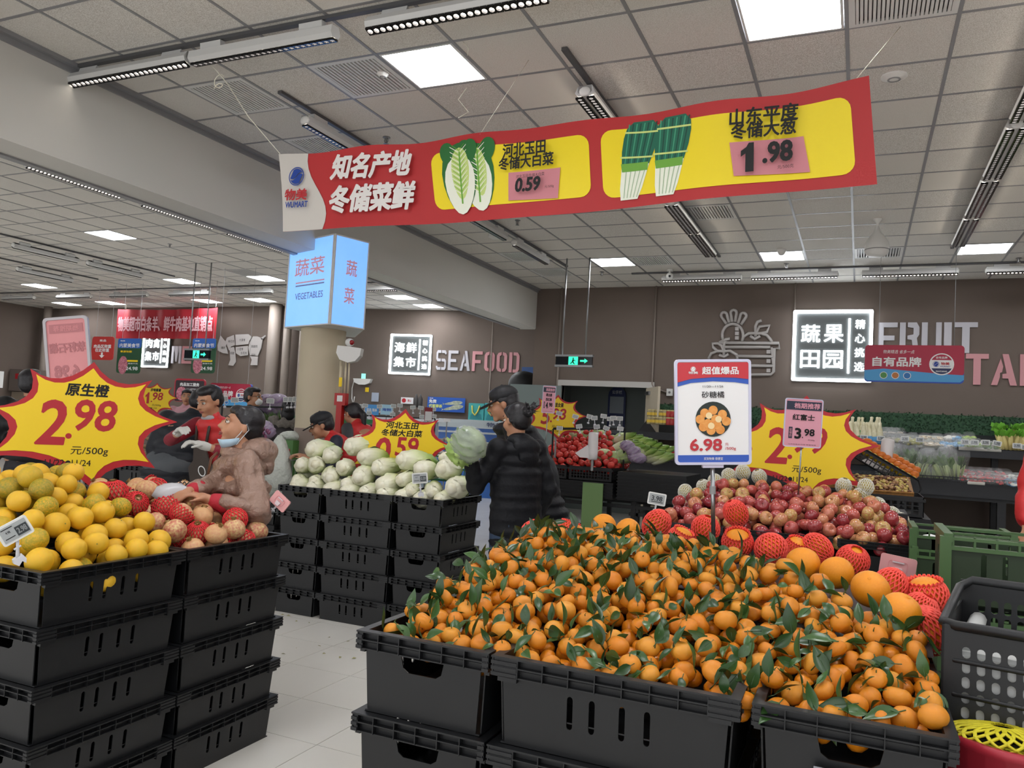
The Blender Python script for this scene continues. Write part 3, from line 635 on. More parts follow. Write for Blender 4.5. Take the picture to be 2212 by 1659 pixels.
for nm, a, c in (('panel_left', P0, P1), ('panel_right', P1, P2)):
    M, w = wallface(a, c, zb, zt); f = put('lit_panel', None, lb, M=base @ M @ Matrix.Translation((0, 0, zb)))
    MB().box(.012, w-.012, -.004, .01, .012, zt-zb-.012).build('film', M_BOXL, f); MB().prism(rect(0, w, 0, zt-zb), [rect(.014, w-.014, .014, zt-zb-.014)], -.012, .012).build('edge_frame', M_FRAME, f)
    h = zt-zb; TB = mat('box_letter_pink', 'c08c94', .5, emit=.25); TG = mat('box_letter_grey', '6c7698', .5, emit=.2)
    if nm == 'panel_left':
        txt(f, '蔬菜', w*.5, h*.68, w*.66, h*.2, TB, -.008, .012); flat(f, 'stripe', rect(w*.2, w*.84, h*.5, h*.515), TB, -.005); flat(f, 'stripe', rect(w*.2, w*.84, h*.465, h*.48), TG, -.005); txt(f, 'VEGETABLES', w*.52, h*.35, w*.62, h*.075, TG, -.008, .01)
    else: txt(f, '蔬', w*.52, h*.66, w*.32, h*.18, TB, -.008, .015); txt(f, '菜', w*.5, h*.35, w*.3, h*.18, TB, -.008, .015)
MB().add([(P0.x, P0.y, zb), (P1.x, P1.y, zb), (P2.x, P2.y, zb), (-5.62, 7.95, zb), (P0.x+.05, 7.7, zb), (P0.x, P0.y, zt), (P1.x, P1.y, zt), (P2.x, P2.y, zt), (-5.62, 7.95, zt), (P0.x+.05, 7.7, zt)], [(2, 3, 8, 7), (3, 4, 9, 8), (4, 0, 5, 9), (0, 1, 2, 3, 4), (5, 6, 7, 8, 9)]).build('box_body', M_FRAME, lb, M=base, fix=True)
# things on the pillar
px_ = pl.location.x; 
t = thing('emergency_light', 'white wedge shaped emergency light with red dome on the pillar', 'light', (at(755, 760, Y=7.1).x, 7.12, 2.28), (0, 0, .35))
MB().prism([(-.12, .08), (-.13, .0), (-.09, -.07), (0, -.1), (.08, -.08), (.13, -.02), (.14, .06), (.0, .075)], (), -.1, .02).build('casing', WHITE, t, fix=True); MB().ball((-.0, -.06, .12), (.05, .045, .045), 14, 8).build('dome', WHITE, t, smooth=True); MB().ball((.03, -.085, .12), .028, 12, 8).build('lens', mat('red_lens', '8c1218', .2), t, smooth=True)
t = thing('fire_alarm_box', 'red fire alarm call point low on the pillar', 'alarm', (at(735, 882, Y=7.05).x, 7.03, 1.78)); MB().box(-.07, .07, -.0, .06, -.06, .07).box(-.04, .03, .0, .06, -.42, -.06).build('casing', mat('alarm_red', 'ab1f1c', .4), t); flat(t, 'label_plate', rect(-.035, .035, -.02, .045), WHITE, -.001)
for k, (dx, r) in enumerate(((.0, .014), (.05, .012), (.08, .01))):
    p = at(733, 820, Y=7.06); tag(MB().tube([(p.x+dx, 7.08+k*.02, 1.85), (p.x+dx, 7.07+k*.02, 2.2)], r, 8).build('conduit', mat('cream_conduit', 'cdc1a6', .5), smooth=True), ['cream conduit on the pillar above the red box, leftmost', 'cream conduit on the pillar, middle of three', 'thin cream conduit on the pillar, rightmost of three'][k], 'conduit')
p = at(733, 825, Y=7.03); t = thing('warning_sticker', 'narrow yellow sticker on the pillar conduit', 'sticker', (p.x, 7.05, p.z)); flat(t, 'sticker_face', rect(-.02, .02, -.05, .05), YEL, 0)
# --- lit wall signs
def neon(x0, x1, z0, z1, y, chars, side, lab):
    w, h = x1-x0, z1-z0; t = thing('lit_sign', lab, 'sign', ((x0+x1)/2, y, (z0+z1)/2))
    MB().box(-w/2, w/2, .0, .05, -h/2, h/2).build('backboard', mat('sign_backboard', '565a5a', .5), t)
    e = w*.042; MB().prism(rrect(-w/2, w/2, -h/2, h/2, e*.5), [rect(-w/2+e, w/2-e, -h/2+e, h/2-e)], -.03, .0).build('lit_border', M_NEON, t)
    cw = w*.24
    for k, ch in enumerate(chars):
        txt(t, ch, -w*.27+(k % 2)*w*.29, h*.17-(k//2)*h*.36, w*.245, h*.25, M_NEON, -.012, .012)
    MB().box(w*.2, w*.225, -.02, 0, -h*.38, h*.38).build('lit_bar', M_NEON, t)
    for k, ch in enumerate(side): txt(t, ch, w*.345, h*.3-k*h*.195, w*.12, h*.125, M_NEON, -.012, .008)
neon(-1.02, .145, 2.55, 3.68, WY-.08, '蔬果田园', '精心挑选', 'large lit white sign for fruit and vegetables on the back wall')
def plane_at(px, py, n=Vector((.177, -.984, 0)), p0=Vector((-12.6, 16.3, 0))):
    v = at(px, py, D=1)-EYE; t = (p0-EYE).dot(n)/v.dot(n); return EYE+v*t
a, b = plane_at(847, 722), plane_at(936, 722); c = plane_at(843, 808); SEA = math.atan2(1.3, 7.2)
seat = Matrix.Translation((a.lerp(b, .5).x, a.lerp(b, .5).y, 0)) @ Matrix.Rotation(SEA, 4, 'Z')
w = (b-a).length; n0 = len(COL.objects); neon(-w/2, w/2, c.z, a.z, 0, '海鲜集市', '精心挑选', 'small lit white sign for seafood on the far wall')
o = [x for x in COL.objects if x.name.startswith('lit_sign')][-1]; o.matrix_basis = seat @ Matrix.Translation((0, -.06, (a.z+c.z)/2))
a, b, c = at(312, 716, Y=15.7), at(368, 716, Y=15.7), at(310, 793, Y=15.7); neon(a.x, b.x, c.z, a.z, 15.7, '肉禽集市', '精心挑选', 'lit white sign for meat partly behind the red cloth banner')
# --- raised lettering, drawn stroke by stroke as stencil letters
def stencil(ch):
    g = .07
    D = {'S': [[(0, .12), (.12, 0), (.46, 0), (.46, .14), (.16, .14), (.14, .2), (0, .2)], [(.54, 0), (.88, 0), (1, .12), (1, .44), (.86, .57), (.54, .57), (.54, .43), (.8, .43), (.84, .38), (.84, .18), (.8, .14), (.54, .14)], [(.46, .43), (.46, .57), (.2, .57), (.16, .62), (.16, .82), (.2, .86), (.46, .86), (.46, 1), (.12, 1), (0, .88), (0, .56), (.12, .43)], [(.54, .86), (.84, .86), (.86, .8), (1, .8), (1, .88), (.88, 1), (.54, 1)]],
     'E': [[(0, 0), (1, 0), (1, .15), (.26, .15), (.26, .42), (.8, .42), (.8, .57), (.26, .57), (.26, .85), (1, .85), (1, 1), (0, 1)]],
     'A': [[(0, 0), (.24, 0), (.34, .26), (.34, .4), (.42, .42), (.46, .6), (.36, .86)], [(.42, 1), (.66, 1), (1, 0), (.74, 0), (.66, .22), (.44, .22), (.44, .36), (.6, .38)]],
     'F': [[(0, 0), (.28, 0), (.28, .4), (.85, .4), (.85, .56), (.28, .56), (.28, .84), (1, .84), (1, 1), (0, 1)]],
     'O': [[(.46, 0), (.46, .15), (.3, .2), (.28, .8), (.46, .85), (.46, 1), (.14, .95), (0, .82), (0, .18), (.14, .05)], [(.56, 0), (.88, .05), (1, .18), (1, .82), (.88, .95), (.56, 1), (.56, .85), (.72, .8), (.74, .2), (.56, .15)]],
     'D': [[(0, 0), (.3, 0), (.3, 1), (0, 1)], [(.4, 0), (.8, 0), (1, .16), (1, .84), (.8, 1), (.4, 1), (.4, .85), (.68, .85), (.72, .78), (.72, .22), (.68, .15), (.4, .15)]],
     'R': [[(0, 0), (.3, 0), (.3, 1), (0, 1)], [(.4, 1), (.4, .85), (.7, .82), (.7, .6), (.4, .56), (.4, .44), (.62, .42), (.72, 0), (1, 0), (.88, .48), (1, .6), (1, .84), (.86, 1)]],
     'U': [[(0, 1), (.3, 1), (.3, .2), (.46, .14), (.46, 0), (.14, .03), (0, .18)], [(.56, 0), (.56, .14), (.72, .2), (.72, 1), (1, 1), (1, .18), (.88, .03)]],
     'I': [[(.0, 0), (1, 0), (1, 1), (0, 1)]],
     'T': [[(0, 1), (0, .84), (.34, .84), (.34, 0), (.66, 0), (.66, .84), (1, .84), (1, 1)]],
     'B': [[(0, 0), (.3, 0), (.3, 1), (0, 1)], [(.4, 1), (.4, .85), (.68, .82), (.68, .62), (.4, .57), (.4, .44), (.68, .4), (.68, .2), (.4, .15), (.4, 0), (.85, 0), (1, .14), (1, .42), (.88, .5), (1, .6), (1, .86), (.85, 1)]],
     'M': [[(0, 0), (.22, 0), (.22, .6), (.3, .75), (.3, 1), (0, 1)], [(.34, 1), (.34, .74), (.46, .1), (.56, .1), (.68, .74), (.68, 1)], [(.72, 1), (.72, .75), (.8, .6), (.8, 0), (1, 0), (1, 1)]]}
    return D[ch]
def letters(s, x0, x1, z0, z1, y, mats, lab, M=None, ws=None, gap=.12):
    """one raised letter per thing"""
    n = len(s); ws = ws or [1]*n; tot = sum(ws)+gap*(n-1); k = (x1-x0)/tot; x = x0
    for i, ch in enumerate(s):
        b = MB(); w = ws[i]*k
        for poly in stencil(ch): b.prism([(x+p[0]*w, z0+p[1]*(z1-z0)) for p in poly], (), y-.03, y)
        o = b.build('wall_letter', mats[i], M=M, fix=True); tag(o, lab % ch, 'letter'); x += w+gap*k
FW = {'I': .34}
p0, p1, p2 = at(1898, 700, Y=WY), at(2112, 700, Y=WY), at(1990, 765, Y=WY)
letters('FRUIT', p0.x, p1.x, at(2000, 762, Y=WY).z, at(2000, 697, Y=WY).z, WY-.001, [M_LET]*5, 'large grey stencil letter %s on the back wall, upper word', ws=[1, 1, 1, .38, 1.15])
p0 = at(2086, 770, Y=WY); zt_, zb_ = at(2140, 765, Y=WY).z, at(2140, 832, Y=WY).z
letters('TAB', p0.x, p0.x+.98, zb_, zt_, WY-.001, [M_LETP]*3, 'large pink stencil letter %s on the back wall, lower word', ws=[1, 1.1, 1])
a, b = plane_at(942, 800), plane_at(1126, 802); Ls = (b-a).length; Ms = Matrix.Translation((a.x, a.y, 0)) @ Matrix.Rotation(SEA, 4, 'Z')
zt_, zb_ = plane_at(1030, 759).z, plane_at(1030, 802).z
for k, ch in enumerate('SEAFOOD'):
    w = Ls/7.6; letters(ch, k*Ls/7, k*Ls/7+w*.9, zb_, zt_, -.002, [M_LET if k < 3 else M_LETP], 'grey stencil letter %s of the seafood lettering' if k < 3 else ('pink stencil letter %s of the seafood lettering' if k != 5 else 'second pink stencil letter %s of the seafood lettering'), M=Ms)
a, b = at(372, 785, Y=15.8), at(415, 785, Y=15.8); zt_ = at(380, 748, Y=15.8).z
letters('ME', a.x, b.x, a.z, zt_, 15.78, [M_LET, M_LETP], 'stencil letter %s of the meat lettering'); q = b.x-a.x; letters('AT', b.x+.06, b.x+.06+q, a.z, zt_, 15.78, [M_LETP, M_LETP], 'pink stencil letter %s of the meat lettering behind the exit sign')
# pig emblem
pg = thing('pig_emblem', 'flat white pig emblem divided into cuts on the meat wall', 'emblem', (at(520, 760, Y=15.8).x, 15.84, at(520, 755, Y=15.8).z))
def pxz(px, py, o, Y): p = at(px, py, Y=Y); return (p.x-o.location.x, p.z-o.location.z)
def pz(L, o, Y, s=3.456, ox=0, oy=560): return [pxz(ox+x/s, oy+y/s, o, Y) for x, y in L]
PM = mat('pig_white', 'b5b1ae', .5)
cuts = [[(1620, 640), (1640, 570), (1665, 600), (1690, 625), (1680, 650), (1690, 680), (1695, 705), (1660, 700), (1620, 680)], [(1690, 585), (1740, 565), (1750, 640), (1720, 650), (1705, 680), (1690, 640), (1680, 610)], [(1752, 562), (1850, 558), (1875, 580), (1855, 610), (1850, 632), (1755, 642)],
 [(1755, 655), (1845, 645), (1845, 715), (1790, 722), (1755, 700)], [(1860, 620), (1885, 575), (1915, 575), (1955, 590), (1945, 660), (1920, 720), (1860, 715), (1850, 660)], [(1710, 660), (1740, 655), (1750, 700), (1755, 765), (1735, 795), (1700, 790), (1715, 750), (1712, 710)], [(1862, 722), (1920, 725), (1915, 790), (1865, 790), (1875, 750)], [(1940, 590), (1975, 565), (1978, 575), (1950, 600)]]
for k, cpoly in enumerate(cuts):
    MB().prism(pz(cpoly, pg, 15.8), (), -.02, .0).build('pork_cut', PM, pg, fix=True)
for s_, x, z in (('梅花肉', 1722, 612), ('大里脊', 1805, 602), ('小里脊', 1790, 670), ('五花肉', 1815, 700), ('后腿肉', 1895, 650), ('后肘', 1888, 715), ('前腿', 1730, 700), ('猪头', 1662, 660)):
    q = pz([(x, z)], pg, 15.8)[0]; txt(pg, s_, q[0], q[1], .2 if len(s_) == 3 else .13, .07, INK, -.022)
# basket emblem outlined in grey tubes
be = thing('basket_emblem', 'grey outline emblem of a vegetable crate on the back wall', 'emblem', (at(1610, 745, Y=WY).x, WY-.03, at(1610, 745, Y=WY).z))
def outline(L, closed=False, r=.026, nm='outline_stroke'):
    P = [Vector((x, 0, z)) for x, z in [pxz(1100+x/3.456, 560+y/3.456, be, WY) for x, y in L]]
    # flat ribbon strokes
    MB().tube(P, r, 6, closed=closed).build(nm, M_ICON, be, smooth=True)
def arc(cx, cy, rx, ry, a0, a1, n=14): return [(cx+rx*math.cos(math.radians(a0+(a1-a0)*k/n)), cy-ry*math.sin(math.radians(a0+(a1-a0)*k/n))) for k in range(n+1)]
outline(arc(1670, 570, 78, 85, -25, 205)); 
for cx, cy, rot in ((1615, 440, -25), (1677, 425, 0), (1740, 445, 25)):
    a = math.radians(rot); P = []
    for x, y in [(-12, 45), (-22, -20)]+[(22*math.cos(math.radians(q)), -22-22*math.sin(math.radians(q))) for q in range(180, -1, -30)]+[(22, -20), (12, 45)]: P.append((cx+x*math.cos(a)-y*math.sin(a), cy+x*math.sin(a)+y*math.cos(a)))
    outline(P)
outline([(1740, 615), (1752, 580), (1790, 555), (1835, 555), (1880, 555), (1925, 570), (1950, 600), (1960, 618)]); outline([(1840, 580), (1840, 500), (1855, 470), (1885, 458)]); outline([(1845, 550), (1870, 505), (1945, 498), (1925, 545), (1860, 560)], True); outline([(1800, 575), (1835, 598), (1875, 575)])
outline([(1570, 625), (2015, 628), (2015, 668), (1980, 668), (1975, 840), (1955, 862), (1690, 865)]); outline([(1570, 625), (1620, 600), (1650, 595)]); outline([(1610, 658), (1950, 658)]); outline([(1700, 725), (1975, 728)]); outline([(1700, 795), (1975, 798)]); outline([(1960, 660), (1975, 830)], r=.02)
outline([(1490, 745), (1510, 705), (1560, 685), (1600, 690), (1650, 685), (1700, 715), (1705, 745)]); outline([(1520, 630), (1525, 660), (1560, 690), (1600, 690), (1590, 650), (1560, 630)], True); outline([(1605, 735), (1605, 640), (1620, 610)]); outline([(1570, 715), (1605, 730), (1640, 710)])
for x, y in ((1703, 523), (1703, 557), (1703, 590), (1938, 693), (1938, 762), (1938, 832)):
    q = pxz(1100+x/3.456, 560+y/3.456, be, WY); MB().box(q[0]-.03, q[0]+.03, -.03, .0, q[1]-.03, q[1]+.03).build('dot', M_ICON, be)
# red cloth banner on the meat wall
t0, t1, t2, t3 = at(255, 668, Y=15.2), at(473, 663, Y=15.2), at(470, 729, Y=15.2), at(260, 731, Y=15.2)
rb = thing('cloth_banner', 'red cloth banner with white characters above the meat counter', 'banner', (t0.x, 15.2, t3.z)); wv = t1.x-t0.x; hv = t0.z-t3.z
b = MB(); n = 40
b.add([(wv*i/n, .04*math.sin(i*.9), hv*j/4-.03*math.sin(math.pi*i/n)*(j/4)) for j in range(5) for i in range(n+1)], [(j*(n+1)+i, j*(n+1)+i+1, (j+1)*(n+1)+i+1, (j+1)*(n+1)+i) for j in range(4) for i in range(n)])
b.build('cloth', mat('cloth_red', 'a8222e', .6), rb, smooth=True); txt(rb, '物美超市白条羊、鲜牛肉基地直销点', wv*.5, hv*.48, wv*.94, hv*.5, mat('cloth_letter', 'd9a8b0', .6), -.06, .03)
string('thin dark cord holding the red cloth banner at the left', [(t0.x+.3, 15.2, t0.z), (t0.x+.3, 15.2, CZL)], .01); string('thin cord holding the red cloth banner at the right', [(t1.x-.1, 15.2, t1.z), (t1.x-.1, 15.2, CZL)], .01)
# exit signs on twin rods
def exit_sign(px0, px1, py0, py1, Y, top, lab, z=CZ):
    a, b = at(px0, py0, Y=Y), at(px1, py1, Y=Y); w, h = b.x-a.x, a.z-b.z; t = thing('exit_sign', lab, 'sign', ((a.x+b.x)/2, Y, b.z))
    MB().box(-w/2, w/2, 0, .05, 0, h).build('sign_body', mat('exit_glass_dark', '10161c', .15), t); MB().box(-w/2-.01, w/2+.01, -.01, .06, h-.02, h+.01).box(-w/2-.01, w/2+.01, -.01, .06, -.01, .02).build('edge_strip', CHROME, t)
    gm = mat('exit_green', '34d8a8', .4, emit=1.1, emcol='2fe0a4')
    flat(t, 'running_figure_panel', rect(-.14*w, .12*w, h*.12, h*.88), gm, -.004); x = -.01*w
    d = MB(); d.prism(circ(x, h*.72, h*.07, 10), (), -.008, -.006).prism([(x-.02*w, h*.64), (x+.03*w, h*.62), (x+.01*w, h*.4), (x+.05*w, h*.2), (x+.03*w, h*.17), (x-.02*w, h*.36), (x-.06*w, h*.2), (x-.08*w, h*.24), (x-.03*w, h*.44)], (), -.008, -.006).prism([(x+.02*w, h*.6), (x+.07*w, h*.5), (x+.06*w, h*.46), (x+.01*w, h*.54)], (), -.008, -.006); d.build('running_figure', INK, t, fix=True)
    flat(t, 'arrow', [(.18*w, h*.42), (.3*w, h*.42), (.3*w, h*.28), (.39*w, h*.5), (.3*w, h*.72), (.3*w, h*.58), (.18*w, h*.58)], gm, -.004)
    for s in (-.34, .3): MB().tube([(s*w, .025, h), (s*w, .025, z-b.z)], .012, 8).build('hanging_rod', CHROME, t, smooth=True)
exit_sign(1201, 1278, 767, 792, 11.0, 0, 'green running figure exit sign hung on rods left of the doorway')
exit_sign(399, 450, 754, 777, 11.0, 0, 'green running figure exit sign hung on rods over the meat counter', CZL)
# store brand boards hanging
def brand_board(px0, px1, py0, py1, Y, lab, ztop, rods=True):
    a, b = at(px0, py0, Y=Y), at(px1, py1, Y=Y); w, h = b.x-a.x, a.z-b.z; t = thing('brand_board', lab, 'sign', ((a.x+b.x)/2, Y, (a.z+b.z)/2))
    MB().prism(rrect(-w/2, w/2, -h/2, h/2, h*.09), (), 0, .05).build('board', BLUE, t, fix=True)
    flat(t, 'red_field', rrect(-w/2, w/2, -h*.3, h/2, h*.09), mat('brand_red', 'a92340', .45), -.001, .001)
    flat(t, 'blue_field', [(-w/2, -h*.4), (-w/2+.03, -h*.47), (w/2-.04, -h*.47), (w/2, -h*.4), (w/2, -h*.28), (w*.3, -h*.26), (0, -h*.2), (-w*.3, -h*.14), (-w/2, -h*.19)], mat('brand_sky', '4a9bd0', .45), -.003)
    txt(t, '自有品牌', -w*.17, h*.05, w*.5, h*.26, PAPERW, -.005, .035); txt(t, '物美精选 省多一点', -w*.15, h*.32, w*.32, h*.1, PAPERW, -.005, 0, .2)
    flat(t, 'badge_disc', circ(w*.28, 0, h*.29, 28), PAPERW, -.005); flat(t, 'badge_top', [(w*.28+h*.26*math.cos(q), h*.26*math.sin(q)) for q in [math.radians(25+130*k/12) for k in range(13)]], mat('brand_red', 'a92340'), -.007); flat(t, 'badge_foot', [(w*.28+h*.26*math.cos(q), h*.26*math.sin(q)) for q in [math.radians(205+130*k/12) for k in range(13)]], NAVY, -.007)
    txt(t, '物美', w*.315, h*.015, w*.085, h*.08, LOGOR_, -.008, .03); txt(t, 'WUMART', w*.315, -h*.06, w*.1, h*.035, M_LOGO, -.008, .03); swirl(t, w*.225, -.0, h*.075, M_LOGO, -.008); txt(t, '自有品牌', w*.28, h*.175, w*.11, h*.06, PAPERW, -.009, .02); txt(t, 'PRIVATE BRAND', w*.28, -h*.19, w*.11, h*.04, PAPERW, -.009, .02)
    for k, c in enumerate(('4c8a4a', 'b8743a', '2f6fb0')):
        x = -w*.3+k*w*.12; flat(t, 'round_badge', circ(x, -h*.32, h*.095, 18), PAPERW, -.005); flat(t, 'round_badge_core', circ(x, -h*.32, h*.08, 18), mat('badge'+c, c, .5), -.007)
    if rods:
        for s in (-.36, .4): MB().tube([(s*w, .02, h/2), (s*w, .02, ztop-t.location.z)], .003, 5).build('hanging_wire', CHROME, t)
LOGOR_ = M_LOGOR
brand_board(1869, 2082, 745, 829, 10.4, 'red and blue store brand board hanging before the lit produce sign', CZ)
brand_board(455, 539, 827, 880, 11.5, 'red and blue store brand board behind the worker in red', CZL, True)
# green festival posters
def poster(px0, px1, py0, py1, Y, lab, tone, yaw=0):
    a, b = at(px0, py0, Y=Y), at(px1, py1, Y=Y); w, h = b.x-a.x, a.z-b.z; t = thing('poster_board', lab, 'poster', ((a.x+b.x)/2, Y, (a.z+b.z)/2), (0, 0, yaw))
    MB().prism(rrect(-w/2, w/2, -h/2, h/2, w*.1), (), 0, .02).build('board', mat('poster_'+tone, tone, .5), t, fix=True); return t, w, h
for px, lb in ((256, 'green and blue meat festival poster left of the lit meat sign'), (417, 'green and blue meat festival poster right of the lit meat sign')):
    t, w, h = poster(px, px+45, 731, 807, 12.6, lb, '1f4a2e'); flat(t, 'blue_top', rrect(-w/2, w/2, h*.22, h/2, w*.08), mat('poster_blue', '2f62b4', .5), -.002)
    txt(t, '内蒙美食节', 0, h*.3, w*.85, h*.12, PAPERW, -.004, .02); txt(t, '物美', -w*.3, h*.43, w*.2, h*.04, PAPERW, -.004, .02); txt(t, '草原牧歌', -w*.12, h*.12, w*.5, h*.06, YEL, -.004, .03); flat(t, 'yellow_strip', rect(-w*.05, w*.4, -h*.17, -h*.12), YEL, -.003)
    flat(t, 'meat_picture', circ(-w*.22, -h*.27, w*.2, 16, w*.28), mat('print_meat', '8a3a4c', .5, noise=(30, 'd08a98', .2)), -.003); txt(t, '24.98', w*.17, -h*.36, w*.5, h*.1, PAPERW, -.004, .03); txt(t, '散装牛肉', w*.2, -h*.22, w*.4, h*.04, PAPERW, -.004, .01)
    for s in (-.35, .35): MB().tube([(s*w, .01, h/2), (s*w, .01, CZL-t.location.z)], .004, 5).build('hanging_wire', CHROME, t)
t, w, h = poster(200, 243, 727, 778, 12.8, 'red poster with a white downward arrow on the left', 'b8302c'); txt(t, '商品', 0, h*.33, w*.3, h*.1, PAPERW, -.003, .03); txt(t, '肉品区称重\n在此称重', 0, 0, w*.8, h*.32, PAPERW, -.003, .03); flat(t, 'arrow', [(-.04*w, -h*.18), (.04*w, -h*.18), (.04*w, -h*.3), (.12*w, -h*.3), (0, -h*.42), (-.12*w, -h*.3), (-.04*w, -h*.3)], PAPERW, -.003)
for s in (-.35, .35): MB().tube([(s*w, .01, h/2), (s*w, .01, CZL-t.location.z)], .004, 5).build('hanging_wire', CHROME, t)
t, w, h = poster(378, 441, 817, 870, 11.0, 'dark meat processing poster behind the customers', '9c2030'); flat(t, 'dark_field', rrect(-w*.46, w*.46, -h*.48, h*.42, w*.04), mat('poster_dark', '2a1c22', .5), -.002); txt(t, '肉品加工服务', 0, h*.25, w*.62, h*.15, PAPERW, -.004, .03); flat(t, 'meat_picture', circ(-w*.25, -h*.15, w*.17, 14), MATS['print_meat'], -.003)
for k in range(3): flat(t, 'text_line', rect(.0, w*(.25+.05*(k % 2)), h*.05-k*h*.09, h*.07-k*h*.09), PAPERW, -.004)
MB().box(-.02, .02, .02, .05, -1.9, 0).build('stand_post', GREYM, t)
# small notices on the seafood wall
for (x0, x1, y0, y1, m_, lb) in ((868, 894, 858, 873, PAPERW, 'white notice with a red mark above the seafood scale'), (805, 819, 848, 868, mat('pale_sheet', 'aab4c4', .5), 'pale blue sheet pinned on the seafood wall'), (791, 798, 837, 847, YEL, 'tiny yellow sticker on the seafood wall')):
    a, b = plane_at(x0, y0), plane_at(x1, y1); t = thing('wall_notice', lb, 'notice', ((a.x+b.x)/2, (a.y+b.y)/2-.03, (a.z+b.z)/2), (0, 0, SEA)); w, h = (b-a).xy.length, a.z-b.z; MB().box(-w/2, w/2, -.01, 0, -h/2, h/2).build('sheet', m_, t)
    if 'red mark' in lb: flat(t, 'mark', circ(-w*.25, 0, h*.35, 14), RED, -.011); txt(t, '禁止', w*.2, 0, w*.3, h*.4, RED, -.012, .02)
a = plane_at(787, 823); t = thing('wall_lamp', 'white boat shaped lamp with a dangling cord on the seafood wall', 'lamp', (a.x, a.y-.02, a.z), (0, 0, SEA)); MB().prism([(-.24, .05), (-.2, -.05), (-.08, -.1), (.08, -.1), (.2, -.05), (.24, .05)], (), -.12, 0).build('casing', WHITE, t, fix=True); MB().box(-.05, .05, -.06, -.02, .05, .18).build('indicator', mat('mint_glow', '8fe0d0', .5, emit=.5), t); MB().tube([(-.24, -.05, .0), (-.28, -.05, -.2), (-.27, -.05, -.45), (-.22, -.05, -.6), (-.2, -.05, -.4)], .012, 6).build('cord', WHITE, t, smooth=True)
a, b = plane_at(927, 857), plane_at(1006, 892); t = thing('fish_poster', 'blue poster with two grey fish above the tanks', 'poster', ((a.x+b.x)/2, (a.y+b.y)/2-.05, (a.z+b.z)/2), (0, 0, SEA)); w, h = (b-a).xy.length, a.z-b.z
MB().box(-w/2, w/2, -.02, 0, -h/2, h/2).build('board', mat('poster_sea', '2458b0', .5), t); txt(t, '免费', -w*.36, h*.2, w*.2, h*.25, PAPERW, -.023, .04); txt(t, '代客宰杀', -w*.28, -h*.12, w*.36, h*.25, mat('pale_yellow', 'd9e27c', .5), -.023, .04); txt(t, '物美', -w*.4, h*.4, w*.1, h*.08, PAPERW, -.023, .02)
for dx, dz, s, an in ((.2, .12, 1.0, .12), (.2, -.2, 1.1, .2)):
    P = []
    for k in range(20):
        q = 2*math.pi*k/20; x = math.cos(q)*.24*w*s; z = math.sin(q)*.13*h*s*(1.2 if math.cos(q) > 0 else .8); P.append((w*dx+x*math.cos(an)-z*math.sin(an), h*dz+x*math.sin(an)+z*math.cos(an)))
    flat(t, 'printed_fish', P, mat('print_fish', '8d9784', .4, noise=(20, 'c9cdb4', .2)), -.022); e = P[10]; flat(t, 'printed_tail', [e, (e[0]-w*.06, e[1]+h*.08), (e[0]-w*.04, e[1]), (e[0]-w*.06, e[1]-h*.1)], MATS['print_fish'], -.022)
